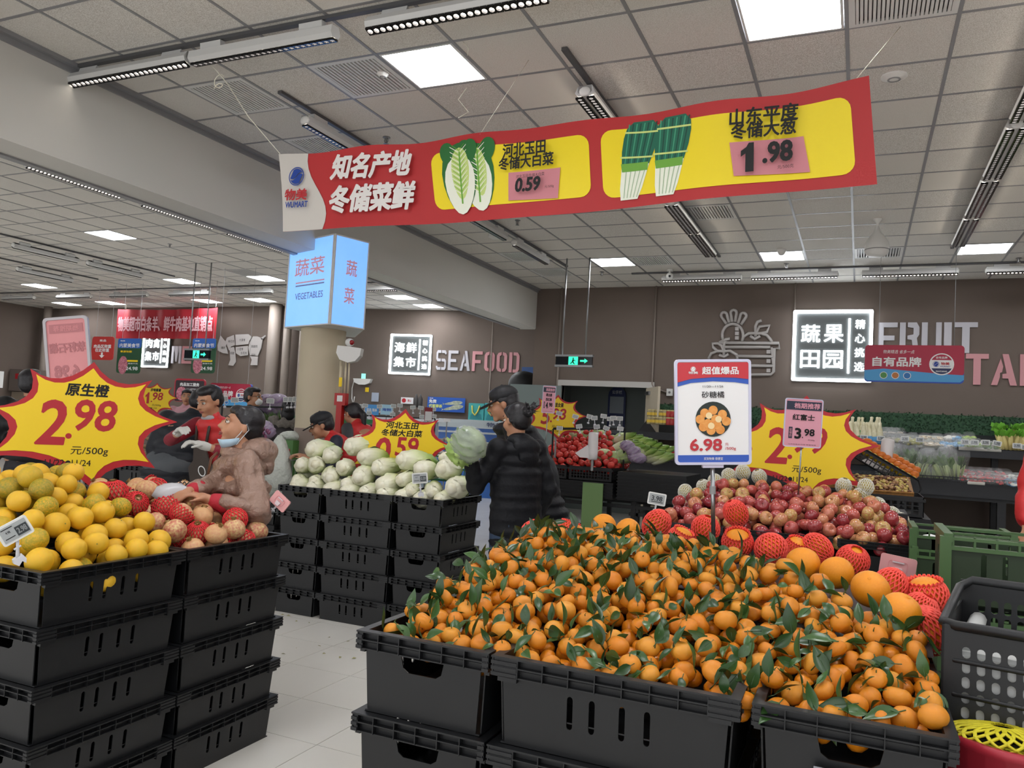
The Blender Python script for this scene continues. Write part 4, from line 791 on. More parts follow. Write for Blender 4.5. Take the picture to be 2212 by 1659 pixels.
# ================================================================== CRATES
CL, CW, CH, TIER = .655, .43, .203, .2045
def crate_meshes(L, W, H, m, tint=None):
    body = MB(); t = .004; ins = .028
    def side(M, w, holes):
        body.prism([(-w/2+.012, .0), (w/2-.012, 0), (w/2, H-.03), (-w/2, H-.03)], holes, 0, t, M=M)
    sh = [pill(x, .1, .016, .075, 3) for x in (-.105, -.045, .035, .1)]
    hd = [[(-.07, .155), (-.062, .125), (-.045, .115), (.045, .115), (.062, .125), (.07, .155)]]
    lean = Matrix.Rotation(-.06, 4, 'X')
    side(Matrix.Translation((0, -W/2+ins, 0)) @ Matrix.Rotation(.06, 4, 'X'), L-2*ins, sh)
    side(Matrix.Rotation(math.pi, 4, 'Z') @ Matrix.Translation((0, -W/2+ins, 0)) @ Matrix.Rotation(.06, 4, 'X'), L-2*ins, sh)
    side(Matrix.Rotation(math.pi/2, 4, 'Z') @ Matrix.Translation((0, -L/2+ins, 0)) @ Matrix.Rotation(.06, 4, 'X'), W-2*ins, hd)
    side(Matrix.Rotation(-math.pi/2, 4, 'Z') @ Matrix.Translation((0, -L/2+ins, 0)) @ Matrix.Rotation(.06, 4, 'X'), W-2*ins, hd)
    for z in (.045, .075):   # faint horizontal steps on the walls
        for s in (-1, 1):
            body.box(-L/2+ins+.01, L/2-ins-.01, s*(W/2-ins-.0)+min(0, s*.002), s*(W/2-ins)+max(0, s*.002), z, z+.003)
    body.box(-L/2+ins, L/2-ins, -W/2+ins, W/2-ins, 0, .004)
    rim = MB(); a, b = L/2, W/2
    def ring(z0, z1, o, i):
        for (x0, x1, y0, y1) in ((-a+o, a-o, -b+o, -b+i), (-a+o, a-o, b-i, b-o), (-a+o, -a+i, -b+i, b-i), (a-i, a-o, -b+i, b-i)): rim.box(x0, x1, y0, y1, z0, z1)
    ring(H-.004, H, 0, .026); ring(H-.024, H-.021, .002, .024); ring(H-.046, H-.043, .004, .024); ring(H-.046, H-.004, .020, .024)
    n = 9
    for k in range(n+1):
        x = -a+.004+(2*a-.01)*k/n
        for s in (-1, 1): rim.box(x, x+.0025, min(s*(b-.001), s*(b-.021)), max(s*(b-.001), s*(b-.021)), H-.045, H-.003)
    n = 6
    for k in range(n+1):
        y = -b+.004+(2*b-.01)*k/n
        for s in (-1, 1): rim.box(min(s*(a-.001), s*(a-.021)), max(s*(a-.001), s*(a-.021)), y, y+.0025, H-.045, H-.003)
    cors = []
    for sx in (-1, 1):
        for sy in (-1, 1):
            cor = MB(); cors.append(cor)
            for k in range(3): cor.box(min(sx*(a-.075), sx*(a-.0)), max(sx*(a-.075), sx*a), min(sy*b, sy*(b-.02)), max(sy*b, sy*(b-.02)), H-.044+k*.013, H-.036+k*.013)
            cor.box(min(sx*(a-.075), sx*(a-.02)), max(sx*(a-.075), sx*(a-.02)), min(sy*(b-.004), sy*(b-.02)), max(sy*(b-.004), sy*(b-.02)), H-.056, H-.003)
    return body.mesh('body', m), rim.mesh('rim', m), [c.mesh('corner_brace', m) for c in cors]
M_CR = mat('crate_black', '0f1012', .42, noise=(5, '141517', .3), bump=(90, .1, .001), rnd='151618')
CB, CR, CC = crate_meshes(CL, CW, CH, M_CR)
def crate(x, y, z, long_x, label, group, cat='crate'):
    t = thing('plastic_crate', label, cat, (x, y, z), (0, 0, 0 if long_x else math.pi/2), group)
    put('body', CB, t); put('rim', CR, t); [put('corner_brace', c, t) for c in CC]; return t
TN = ['bottom', 'second lowest', 'middle', 'second highest', 'top']
def stack(x, y, long_x, n, top, where, group):
    """n crates, top rim at height top"""
    for k in range(n):
        z = top-CH-(n-1-k)*TIER
        crate(x, y, max(z, 0), long_x, 'black crate, %s of the stack %s' % (TN[k], where), group)
G = 'stacked black crates'
# stacks under oranges and pomegranates (side towards the aisle at X = -2.6)
FX_ = -2.615
stack(FX_-CW/2, 1.925+CL/2, False, 5, .995, 'at the aisle corner under the oranges', G)
stack(FX_-CW/2, 1.925+1.5*CL+.01, False, 5, .995, 'at the aisle under the pomegranates', G)
stack(FX_-CW*1.5-.01, 1.925+CL/2, False, 5, .99, 'left of the aisle corner stack under the oranges', G)
stack(FX_-CW*1.5-.01, 1.925+1.5*CL+.01, False, 5, .99, 'left of the aisle stack under the pomegranates', G)
# under the cabbages (front at Y = 5.2, corner at X = -2.78)
stack(-2.78-CW/2-.02, 5.2+CL/2, False, 5, 1.02, 'at the right front corner under the cabbages', G)
stack(-2.78-CW-CL/2-.03, 5.2+CW/2, True, 5, 1.02, 'in the middle front under the cabbages', G)
stack(-2.78-CW*1.5-CL-.04, 5.2+CL/2, False, 5, 1.02, 'at the left front under the cabbages', G)
stack(-2.78-CW-CL/2-.03, 5.2+CW*1.5+.01, True, 5, 1.02, 'behind the middle front one under the cabbages', G)
# under the tangerines (front at Y = 1.98)
MT = .978
M4 = ['bottom', 'lower middle', 'upper middle', 'top']
def stack4(x, y, long_x, where, n=4, top=MT, h=.236):
    for k in range(n):
        z = top-CH*1.158-(n-1-k)*h
        t = crate(x, y, z, long_x, 'black crate, %s of the stack %s' % (M4[k], where), 'black crates of the tangerine display'); t.scale = (1, 1, 1.158)
MX = -1.335
stack4(MX+CW/2, 1.99+CL/2, False, 'at the left front corner under the tangerines')
stack4(MX+CW+CL/2+.01, 1.985+CW/2, True, 'in the middle front under the tangerines')
stack4(MX+CW+CL+CW/2+.035, 1.985+CL/2, False, 'at the right front under the tangerines')
stack4(MX+CW/2, 1.99+CL*1.5+.01, False, 'at the left back under the tangerines')
stack4(MX+CW+CL/2+.01, 1.985+CW*1.5+.01, True, 'second row middle under the tangerines'); stack4(MX+CW+CL/2+.01, 1.985+CW*2.5+.02, True, 'third row middle under the netted oranges')
stack4(MX+CW+CL+CW/2+.035, 1.985+CL*1.5+.01, False, 'at the right back under the netted oranges')
# under the apples (front at Y = 5.4)
AX = -1.24
stack(AX+CW/2, 5.42+CL/2, False, 5, 1.0, 'at the left front under the apples', G)
stack(AX+CW+CL/2-.02+.04, 5.42+CW/2, True, 5, 1.0, 'in the middle front under the apples', G)
stack(.36-CW/2-.04, 5.42+CL/2, False, 5, 1.0, 'at the right front under the apples', G)
stack(AX+CW+CL/2+.02, 5.42+CW*1.5+.01, True, 5, 1.0, 'in the second row under the apples', G)
# front plate of the right tangerine crate: a pale strip caught in the handle
t = thing('label_strip', 'pale grey strip stuck in the handle of the right tangerine crate', 'strip', (.0, 1.975, .84)); MB().box(-.075, .075, .0, .012, 0, .022).build('strip_body', mat('pale_strip', '9a9ba0', .4), t)
for k in range(7): MB().lathe([(0, 0), (.007, 0)], 8, Matrix.Translation((-.068+k*.023, .0, -.012)) @ Matrix.Rotation(math.pi/2, 4, 'X')).build('round_hole', INK, t)
# ================================================================== FRUIT AND HEAPS
def heap(S, dom, bounds, rmin, rmax, floor_d, seed, K=60, tol=.012, limit=2000, fixed=()):
    """drop balls one by one, each into the lowest place of K tries, until the wanted surface is reached"""
    rnd = random.Random(seed); cell = rmax*2; grid = {}; out = []
    def addp(p):
        grid.setdefault((int(p[0]//cell), int(p[1]//cell)), []).append(p)
    for p in fixed: addp(p)
    fails = 0
    while fails < 14 and len(out) < limit:
        best = None; r = rnd.uniform(rmin, rmax)
        for _ in range(K):
            x = rnd.uniform(bounds[0], bounds[1]); y = rnd.uniform(bounds[2], bounds[3])
            if not dom(x, y): continue
            s = S(x, y); z = s-floor_d; i, j = int(x//cell), int(y//cell)
            for a in (i-1, i, i+1):
                for b in (j-1, j, j+1):
                    for q in grid.get((a, b), ()):
                        d2 = (x-q[0])**2+(y-q[1])**2; R = r+q[3]
                        if d2 < R*R: z = max(z, q[2]+math.sqrt(R*R-d2))
            if best is None or z-s < best[0]: best = (z-s, x, y, z)
        if best is None or best[0] > tol: fails += 1; continue
        fails = 0; p = (best[1], best[2], best[3], r); out.append(p); addp(p)
    return out
def rise(name, S, bounds, d, parent, n=14, dom=None, zb=1.002):
    """dark inner board under a heap"""
    b = MB(); x0, x1, y0, y1 = bounds; top = []
    for j in range(n+1):
        for i in range(n+1):
            x = x0+(x1-x0)*i/n; y = y0+(y1-y0)*j/n; top.append((x, y, S(x, y)-d))
    fs = [(j*(n+1)+i, j*(n+1)+i+1, (j+1)*(n+1)+i+1, (j+1)*(n+1)+i) for j in range(n) for i in range(n)]
    b.add(top, [f for f in fs if min(top[k][2] for k in f) > zb])
    o = b.build(name, BLACK); return tag(o, parent, 'board')
def fruit_mesh(name, r, m, oblate=.85, top=.18, bot=.1, n=20, k=12, ribs=0, rib=.0, seed=0, skew=.0):
    rn = random.Random(seed); ph0 = rn.random()*6; b = MB(); prof = []
    for i in range(k+1):
        a = math.pi*i/k; rr = math.sin(a); z = -math.cos(a)*oblate
        dt = top*math.exp(-((math.pi-a)/.42)**2) if top else 0; db = bot*math.exp(-(a/.42)**2)
        prof.append((rr*r if 0 < i < k else 0, (z-dt+db)*r))
    b.lathe(prof, n, ph=lambda th, i: 1+rib*math.cos(ribs*th+ph0)*math.sin(math.pi*i/k)+.03*math.cos(2*th+ph0))
    b.v = [(x+skew*z, y, z) for x, y, z in b.v]
    return b.mesh(name, m, True)
UP = Vector((0, 0, 1))
def rrot(rnd, tilt=1.0):
    return Matrix.Rotation(rnd.uniform(0, 6.28), 4, 'Z') @ Matrix.Rotation(rnd.gauss(0, tilt), 4, 'X') @ Matrix.Rotation(rnd.uniform(0, 6.28), 4, 'Z')
# --- tangerines with leaves
M_MAN = mat('tangerine_skin', 'd8841a', .3, noise=(22, 'cb7410', .22), bump=(190, .35, .003), rnd='d8932c', spec=.5, sss=.05)
M_LEAF = mat('citrus_leaf', '1e3318', .3, noise=(30, '2b4a22', .25), rnd='3d5e2c', spec=.6); M_STEM = mat('green_stem', '4b5a2a', .6)
MAN = [fruit_mesh('tangerine_skin', 1.0, M_MAN, ob, tp, .1, 20, 12, rb, .02, sd) for sd, (ob, tp, rb) in enumerate(((.82, .16, 5), (.88, .12, 7), (.78, .2, 3), (.9, .1, 6)))]
def leafmesh(L, w, bend, fold):
    b = MB(); n = 6; vs = []
    for i in range(n+1):
        t = i/n; x = t*L; ww = w*math.sin(math.pi*min(1, t**.8*.98+.02))*(1-.15*t); z = bend*math.sin(t*2.4)*L
        vs += [(x, -ww, z+fold*ww), (x, 0, z), (x, ww, z+fold*ww)]
    fs = []
    for i in range(n):
        a = i*3; fs += [(a, a+1, a+4, a+3), (a+1, a+2, a+5, a+4)]
    b.add(vs, fs); b.tube([(-.012, 0, 0), (0, 0, 0), (L*.5, 0, bend*math.sin(1.2)*L+.0004)], [.0012, .001, .0005], 4)
    return b.mesh('leaf', M_LEAF, True)
LEAF = [leafmesh(.058, .0135, .12, .35), leafmesh(.05, .012, -.15, .3), leafmesh(.064, .015, .05, .5), leafmesh(.045, .0125, .22, .2)]
STEM = MB().tube([(0, 0, .7), (.05, 0, 1.0), (.2, .1, 1.25)], [.07, .05, .03], 5).mesh('stem', M_STEM)
def yr(x):
    P = [(-1.4, 3.1), (-1.0, 3.15), (-.6, 3.02), (-.3, 2.9), (-.1, 2.75), (.05, 2.58), (.25, 2.45)]
    for a, c in zip(P, P[1:]):
        if x <= c[0]: return a[1]+(c[1]-a[1])*(x-a[0])/(c[0]-a[0])
    return 2.45
def S_man(x, y):
    s = .962+.26*(y-2.02); s = min(s, 1.0+.5*(x+1.33)+.09*(y-2), 1.0+.7*(.24-x)+.16*(y-2)); return min(s, 1.185)
OR = []     # big netted and bare oranges of the tangerine display: pixel, height, radius, kind
for px, py, z, r, k in ((1155, 1157, 1.13, .056, 'n'), (1304, 1140, 1.17, .052, 'o'), (1356, 1150, 1.17, .05, 'o'), (1418, 1136, 1.15, .058, 'n'), (1470, 1168, 1.14, .052, 'n'), (1524, 1146, 1.15, .06, 'n'), (1589, 1112, 1.22, .052, 'n'), (1593, 1176, 1.15, .058, 'n'), (1665, 1190, 1.14, .06, 'n'),
   (1734, 1222, 1.13, .058, 'o'), (1766, 1188, 1.13, .052, 'n'), (1720, 1188, 1.12, .05, 'n'), (1807, 1242, 1.12, .056, 'o'), (1842, 1215, 1.1, .06, 'n'), (1880, 1278, 1.12, .056, 'o'), (1920, 1272, 1.09, .052, 'n'), (2000, 1290, 1.07, .066, 'n'), (1945, 1328, 1.1, .054, 'o'), (1988, 1322, 1.04, .052, 'n'), (2002, 1368, 1.04, .058, 'n'), (1228, 1150, 1.13, .05, 'n')):
    p = at(px, py, Z=z); OR.append((p.x, p.y, p.z+.008, r*1.08, k))
fixed = [(a, b, c, r*1.02) for a, b, c, r, k in OR]
def dom_man(x, y): return -1.27 < x < .175 and 2.055 < y < yr(x) and not (-.228 < x < -.182 and y < 2.075)
HM = heap(S_man, dom_man, (-1.31, .2, 2.05, 3.2), .0255, .0335, .062, 11, K=70, fixed=fixed)
HM = [p for p in HM if all((p[0]-f[0])**2+(p[1]-f[1])**2+(p[2]-f[2])**2 > (p[3]+f[3]-.003)**2 for f in fixed)]
def S_all(x, y): return S_man(x, y) if y < 2.9 else min(S_man(x, 2.9), 1.15)
rise('sloping_board', S_all, (-1.3, .21, 2.01, 3.6), .1, 'black board hidden under the tangerine heap')
rn = random.Random(5)
surf = sorted(HM, key=lambda p: ((Vector(p[:3])-EYE).length if p[2] > S_man(p[0], p[1])-.036 else 99))
n_man = 0; bulk = MB(); bulkleaf = MB()
bulkv = [MAN[k] for k in range(4)]
def addmesh(B, me, M):
    co = np.empty(len(me.vertices)*3, dtype=np.float32); me.vertices.foreach_get('co', co); co = co.reshape(-1, 3)
    R = np.array(M.to_3x3()); T = np.array(M.translation); v = co @ R.T+T
    B.add([tuple(a) for a in v], [tuple(p.vertices) for p in me.polygons])
LOWM = fruit_mesh('low', 1.0, M_MAN, .86, .12, .08, 10, 7)
for k, p in enumerate(surf):
    top = p[2] > S_man(p[0], p[1])-.036
    M = Matrix.Translation(p[:3]) @ rrot(rn, .9)
    nl = (rn.random() < .85)+(rn.random() < .6)+(rn.random() < .35)+(rn.random() < .2) if top else 0
    leaves = []
    for _ in range(nl):
        a = rn.uniform(0, 6.28); el = rn.uniform(.15, 1.0); d = Vector((math.cos(a)*math.cos(el), math.sin(a)*math.cos(el)-.2, math.sin(el))).normalized()
        q = Vector(p[:3])+d*p[3]*1.06; tdir = d.cross(Vector((rn.uniform(-1, 1), rn.uniform(-1, 1), rn.uniform(-.3, .6)))).normalized()
        z = d; x = (tdir+d*rn.uniform(.0, .5)).normalized(); y = z.cross(x).normalized(); z = x.cross(y)
        LM = Matrix(((x.x, y.x, z.x, q.x), (x.y, y.y, z.y, q.y), (x.z, y.z, z.z, q.z), (0, 0, 0, 1))); leaves.append((rn.randrange(4), LM, rn.uniform(.85, 1.4)))
    if top and n_man < 300:
        t = thing('tangerine', 'small orange tangerine in the leafy heap on black crates', 'tangerine', M=M.copy(), group='tangerines in the near heap'); n_man += 1
        put('fruit_skin', MAN[k % 4], t, scale=p[3])
        if rn.random() < .45: put('stem', STEM, t, scale=p[3])
        Mi = M.inverted()
        for li, LM, s in leaves: put('leaf', LEAF[li], t, M=Mi @ LM @ Matrix.Scale(s, 4))
    else:
        addmesh(bulk, MAN[k % 4] if top else LOWM, M @ Matrix.Scale(p[3], 4))
        for li, LM, s in leaves: addmesh(bulkleaf, LEAF[li], LM @ Matrix.Scale(s, 4))
bt = thing('tangerine_heap', 'farther and deeper tangerines of the heap with their leaves', 'tangerines'); bt['kind'] = 'stuff'
o = bulk.build('fruit_skins', M_MAN, bt, smooth=True); o['kind'] = 'stuff'; o = bulkleaf.build('leaves', M_LEAF, bt, smooth=True); o['kind'] = 'stuff'
print('tangerines', len(HM), n_man, len(surf))
# --- foam nets
def netmesh(name, r, m, h=1.0, strands=22, rings=9, open_top=.35, open_bot=.25, th=.06, flare=0.):
    """diamond foam net on a ball, open at both ends"""
    b = MB(); A0, A1 = open_bot, math.pi-open_top
    def P(i, j):
        a = A0+(A1-A0)*j/rings; th_ = 2*math.pi*(i+.5*(j % 2))/strands; rr = math.sin(a)*1.03
        if j == rings and flare: rr += flare
        return Vector((rr*math.cos(th_), rr*math.sin(th_), -math.cos(a)*h))
    for i in range(strands):
        for j in range(rings):
            for e in (0, 1):
                i2 = i+e if j % 2 else i-1+e
                p, q = P(i, j), P(i2, j+1); b.tube([p, q], th*.5, 4, cap=False)
    b.v = [(x*r, y*r, z*r) for x, y, z in b.v]
    return b.mesh(name, m, True)
M_NET = mat('red_foam_net', 'f4584a', .6, rnd='ee4a3e'); M_NETB = mat('black_foam_net', '222226', .7); M_NETW = mat('white_foam_net', 'd9d6c8', .7); M_NETP = mat('thick_red_net', 'd83034', .7, rnd='c8282e')
NET = [netmesh('foam_net', 1, M_NET, 1.0, 24, 10, .35, .3, .11), netmesh('foam_net', 1, M_NET, 1.25, 22, 10, .12, .45, .11, .05), netmesh('foam_net', 1, M_NET, .95, 24, 10, .6, .2, .11, .25)]
M_NAV = mat('navel_orange_skin', 'f09a1c', .38, noise=(14, 'e58d14', .25), bump=(160, .3, .003), sss=.05)
NAV = fruit_mesh('orange_skin', 1, M_NAV, .97, .06, .05, 24, 14, 0, 0, 3)
nn = 0; no = 0
WHO = ['at the far left behind the tangerines', 'beside the dark coat', 'second from the left behind the tangerines', 'below the apples sign pole, left', 'behind the sign pole', 'standing upright like a cone', 'touching the sign pole', 'right of the sign pole with a green end', 'behind the row near the crate rim', 'small one under the apple crates', 'in front of the pink price tag', 'left of the pink price tag', 'tall one below the green crate', 'middle one at the right edge', 'lowest one at the right edge', 'half buried at the back of the heap']
WHB = ['largest one on top at the back of the heap', 'beside the largest one at the back', 'right of the two red nets', 'in the middle of the right ridge', 'on the right ridge above the leaves', 'lowest on the right ridge']
for (x, y, z, r, k) in OR:
    if k == 'n':
        t = thing('netted_orange', 'orange in a red foam net, '+WHO[nn % 16], 'orange', (x, y, z), (rn.uniform(-.7, .7), rn.uniform(-.6, .6), rn.uniform(0, 6)), 'netted oranges behind the tangerines'); put('fruit_skin', NAV, t, scale=r*.94); put('foam_net', NET[nn % 3], t, scale=r); nn += 1
    else:
        t = thing('navel_orange', 'bare large orange, '+WHB[no % 6], 'orange', (x, y, z), (rn.uniform(-1, 1), rn.uniform(-1, 1), 0), 'bare oranges behind the tangerines'); put('fruit_skin', NAV, t, scale=r); put('navel', MB().lathe([(0, .9), (.07, .915), (.1, .93), (.06, .95), (0, .945)], 8).mesh('navel', M_NAV), t, scale=r); no += 1
# --- yellow green oranges on the left
M_ORG = mat('yellow_orange_skin', 'e8b024', .36, noise=(9, 'dcb42a', .3), bump=(150, .35, .003), rnd='dcae2a', sss=.04)
M_ORG2 = mat('greenish_orange_skin', 'dca622', .36, noise=(7, '7f8a1e', .16), bump=(150, .35, .003), rnd='c9a524', sss=.04); M_ORG3 = mat('green_orange_skin', 'c79a22', .36, noise=(7, '6b7a20', .25), bump=(150, .35, .003))
ORG = [fruit_mesh('orange_skin', 1, m, ob, .05, .06, 24, 14, 0, 0, 3+i) for i, (m, ob) in enumerate(((M_ORG, 1.0), (M_ORG2, 1.08), (M_ORG, .95), (M_ORG3, 1.05)))]
DIMP = MB().lathe([(.0, .93), (.03, .945), (.055, .965), (.06, .985), (0, .98)], 8).mesh('calyx', mat('calyx_green', '6a7030', .6))
def S_or(x, y): return min(.985+.5*(FX_-.03-x), .985+.8*(y-1.93), 1.28, 1.1+1.3*(2.66-y))
HO = heap(S_or, lambda x, y: FX_-.9 < x < FX_-.065 and 1.985 < y < 2.56, (FX_-.9, FX_-.06, 1.98, 2.57), .043, .051, .085, 21, K=60)
rise('sloping_board', S_or, (FX_-.86, FX_-.03, 1.96, 2.58), .14, 'black board hidden under the yellow oranges')
vis = [p for p in HO]
for k, p in enumerate(vis):
    v = rn.choice((0, 0, 1, 2, 2, 1, 3) if p[2] > 1.15 else (0, 0, 2, 2, 1, 0))
    t = thing('yellow_orange', 'yellow orange with green patches in the heap at left' if v in (1, 3) else 'smooth yellow orange in the heap at left', 'orange', p[:3], (rn.uniform(-1.6, 1.6), rn.uniform(-1.6, 1.6), rn.uniform(0, 6)), 'green patched oranges on the left heap' if v in (1, 3) else 'yellow oranges on the left heap')
    put('fruit_skin', ORG[v], t, scale=p[3]); put('calyx', DIMP, t, scale=p[3])
# --- pomegranates beside them
M_POM = mat('pomegranate_skin', 'dcc68c', .33, noise=(5, 'b5474a', .17), bump=(30, .3, .004), rnd='cfa070'); M_CAL = mat('pomegranate_crown', '8a6a3a', .6)
POM = fruit_mesh('pomegranate_skin', 1, M_POM, .92, .0, .08, 22, 12, 6, .025, 8)
CRN = MB(); CRN.lathe([(.2, .86), (.17, .98), (.26, 1.13)], 12, ph=lambda th, i: 1+.25*math.cos(6*th)*(i == 2)).lathe([(.1, .9), (0, .92)], 8); CRN = CRN.mesh('crown', M_CAL, True)
NETP = netmesh('foam_net', 1, M_NETP, .95, 20, 7, 1.25, .2, .1, .12); NETK = netmesh('foam_net', 1, M_NETB, .95, 20, 7, 1.3, .2, .09, .1); NETF = netmesh('foam_net', 1, M_NETP, 1.0, 20, 8, .3, .3, .1)
def S_po(x, y): return min(1.03+.28*(FX_-.02-x), 1.18, 1.04+1.5*(3.25-y))
HP = heap(S_po, lambda x, y: FX_-.85 < x < FX_-.075 and 2.66 < y < 3.18, (FX_-.85, FX_-.07, 2.65, 3.19), .049, .058, .09, 33, K=60)
rise('sloping_board', S_po, (FX_-.86, FX_-.03, 2.6, 3.23), .15, 'black board hidden under the pomegranates')
for k, p in enumerate(HP):
    u = rn.random(); t = thing('pomegranate', {0: 'bare pale pink pomegranate among the netted ones', 1: 'pomegranate wrapped in a red foam net', 2: 'pomegranate sitting in a black foam net'}[0 if u < .36 else 1 if u < .9 else 2], 'pomegranate', p[:3], (rn.uniform(-1, 1), rn.uniform(-1, 1), rn.uniform(0, 6)), ['bare pomegranates', 'red netted pomegranates', 'black netted pomegranates'][0 if u < .36 else 1 if u < .9 else 2])
    put('fruit_skin', POM, t, scale=p[3]); put('crown', CRN, t, scale=p[3])
    if u >= .36: put('foam_net', NETK if u >= .9 else (NETF if rn.random() < .6 else NETP), t, scale=p[3]*1.05)
# --- apples
M_APP = mat('apple_red', 'a02c38', .2, noise=(5, 'c66a58', .16, (5, 5, .7)), rnd='84222e', spec=.6, coat=.3); M_APP2 = mat('apple_striped', 'b23a42', .2, noise=(3.4, 'cfbc70', .22, (4, 4, .6)), rnd='b8544e', spec=.6, coat=.3); M_APP3 = mat('apple_yellow', 'c6be66', .22, noise=(2.6, 'b4484a', .22, (3, 3, .8)), spec=.6, coat=.3)
def apple_mesh(m, sd):
    b = MB(); k = 14; prof = []
    for i in range(k+1):
        a = math.pi*i/k; rr = math.sin(a)*(1+.06*math.cos(a)*-1); z = -math.cos(a)*.9; z -= .34*math.exp(-((math.pi-a)/.36)**2); z += .16*math.exp(-(a/.3)**2); prof.append((rr if 0 < i < k else 0, z))
    b.lathe(prof, 22, ph=lambda th, i: 1+.02*math.cos(5*th+sd)); return b.mesh('apple_skin', m, True)
APP = [apple_mesh(m, i) for i, m in enumerate((M_APP, M_APP2, M_APP3, M_APP))]; ASTEM = MB().tube([(0, 0, .5), (.03, 0, .8), (.08, .02, .98)], .035, 5).mesh('stem', mat('apple_stem', '4a3a22', .7))
def S_ap(x, y): return min(1.03+.36*(y-5.45), 1.04+.55*(.36-x), 1.05+.7*(x+1.27), 1.25)
HA = heap(S_ap, lambda x, y: -1.19 < x < .3 and 5.47 < y < 6.25 and not (-.19 < x < -.11 and y < 5.52), (-1.2, .31, 5.46, 6.26), .042, .05, .085, 44, K=60)
rise('sloping_board', S_ap, (-1.2, .32, 5.44, 6.3), .14, 'black board hidden under the apples')
for k, p in enumerate(HA):
    v = rn.choice((0, 0, 1, 2, 3, 1)); t = thing('apple', ['dark red apple in the apple heap', 'red and yellow striped apple in the apple heap', 'mostly yellow apple in the apple heap', 'dark red apple in the apple heap'][v], 'apple', p[:3], (rn.uniform(-1.3, 1.3), rn.uniform(-1.3, 1.3), rn.uniform(0, 6)), ['dark red apples', 'striped apples', 'yellow apples', 'dark red apples'][v])
    put('fruit_skin', APP[v], t, scale=p[3]*1.02); put('stem', ASTEM, t, scale=p[3])
# pears in white nets behind the apples
NETW = netmesh('foam_net', 1, M_NETW, 1.15, 20, 8, .3, .3, .1); M_PEAR = mat('pear_skin', 'cdbf7a', .5)
for k, (px, py, z) in enumerate(((1575, 1028, 1.24), (1605, 1020, 1.27), (1640, 1030, 1.25), (1520, 1052, 1.2), (1545, 1040, 1.22), (1822, 1050, 1.25), (1862, 1068, 1.22), (1895, 1092, 1.16), (1925, 1112, 1.1), (1945, 1125, 1.05), (1870, 1052, 1.2), (1480, 1062, 1.16))):
    p = at(px, py, Y=6.42+.0*k); t = thing('netted_pear', 'pear in a white foam net behind the apples, %s from the left' % order(k), 'pear', p, (rn.uniform(-.6, .6), rn.uniform(-.6, .6), 0), 'white netted pears'); put('fruit_skin', ORG[0] if 0 else fruit_mesh('pear_skin', 1, M_PEAR, 1.15, .1, .1, 14, 8), t, scale=.05); put('foam_net', NETW, t, scale=.055)
t = tag(MB().box(-1.15, .33, 6.32, 6.8, 0, 1.12).build('display_table', BLACK), 'black display block behind the apples carrying the netted pears', 'table')
# --- tomatoes
M_TOM = mat('tomato_skin', 'cf3a34', .22, noise=(6, 'd8564a', .3), rnd='b82c2a'); TOM = fruit_mesh('tomato_skin', 1, M_TOM, .86, .12, .05, 16, 10, 5, .02); TST = MB()
for k in range(5): a = k*1.256; TST.add([(0, 0, .78), (.3*math.cos(a-.3), .3*math.sin(a-.3), .8), (.55*math.cos(a), .55*math.sin(a), .84), (.3*math.cos(a+.3), .3*math.sin(a+.3), .8)], [(0, 1, 2, 3)])
TST = TST.mesh('calyx', mat('tomato_calyx', '3f6a2a', .6))
def S_to(x, y): return min(1.17+.5*(y-9.05), 1.17+1.2*(-2.62-x)) 
HT = heap(S_to, lambda x, y: -3.6 < x < -2.67 and 9.08 < y < 9.85 and not (x < -3.45 and y < 9.2), (-3.6, -2.66, 9.07, 9.86), .04, .047, .075, 55, K=60)
rise('sloping_board', S_to, (-3.58, -2.66, 9.05, 9.87), .12, 'black board hidden under the tomatoes')
for k, p in enumerate(HT):
    t = thing('tomato', 'red tomato in the heap beside the dark coated couple', 'tomato', p[:3], (rn.uniform(-1.2, 1.2), rn.uniform(-1.2, 1.2), rn.uniform(0, 6)), 'tomatoes in the heap'); put('fruit_skin', TOM, t, scale=p[3]); put('calyx', TST, t, scale=p[3])
print('counts', len(HO), len(HP), len(HA), len(HT))
# ================================================================== PRICE SIGNS ON THE DISPLAYS
def sframe(TL, TR, BL, D, DR=None):
    """frame of a flat sign from three of its corners in the photo and its distance"""
    a, b, c = at(*TL, D=D), at(*TR, D=DR or D), at(*BL, D=D); o = (b+c)/2; X = (b-a).normalized(); Z = (a-c); h = Z.length; Z = (Z-X*Z.dot(X)).normalized(); Y = Z.cross(X)
    return Matrix(((X.x, Y.x, Z.x, o.x), (X.y, Y.y, Z.y, o.y), (X.z, Y.z, Z.z, o.z), (0, 0, 0, 1))), (b-a).length, h
STAR = [(3, 124), (62, 80), (121, 93), (104, 42), (179, 2), (104, -34), (140, -103), (62, -98), (20, -150), (-40, -98), (-100, -92), (-181, -86), (-136, -22), (-184, 15), (-106, 44), (-114, 100), (-70, 82)]
def starpoly(s, k=1.0, n=6):
    """tips joined by inward curves; even items are tips"""
    tips = [(3, 124), (121, 93), (179, 2), (140, -103), (20, -150), (-181, -86), (-184, 15), (-114, 100)]
    vals = [(48, 68), (88, 36), (88, -34), (50, -92), (-70, -78), (-120, -22), (-98, 34), (-56, 68)]
    out = []
    for i, t in enumerate(tips):
        a, v, b = t, vals[i], tips[(i+1) % 8]
        for j in range(n):
            u = j/n; out.append(((1-u)**2*a[0]+2*u*(1-u)*(v[0]*1.28-(a[0]+b[0])*.14)+u*u*b[0], (1-u)**2*a[1]+2*u*(1-u)*(v[1]*1.28-(a[1]+b[1])*.14)+u*u*b[1]))
    if k != 1.0: out = [(x*k, z*k) for x, z in out]
    return [(x*s, z*s) for x, z in out]
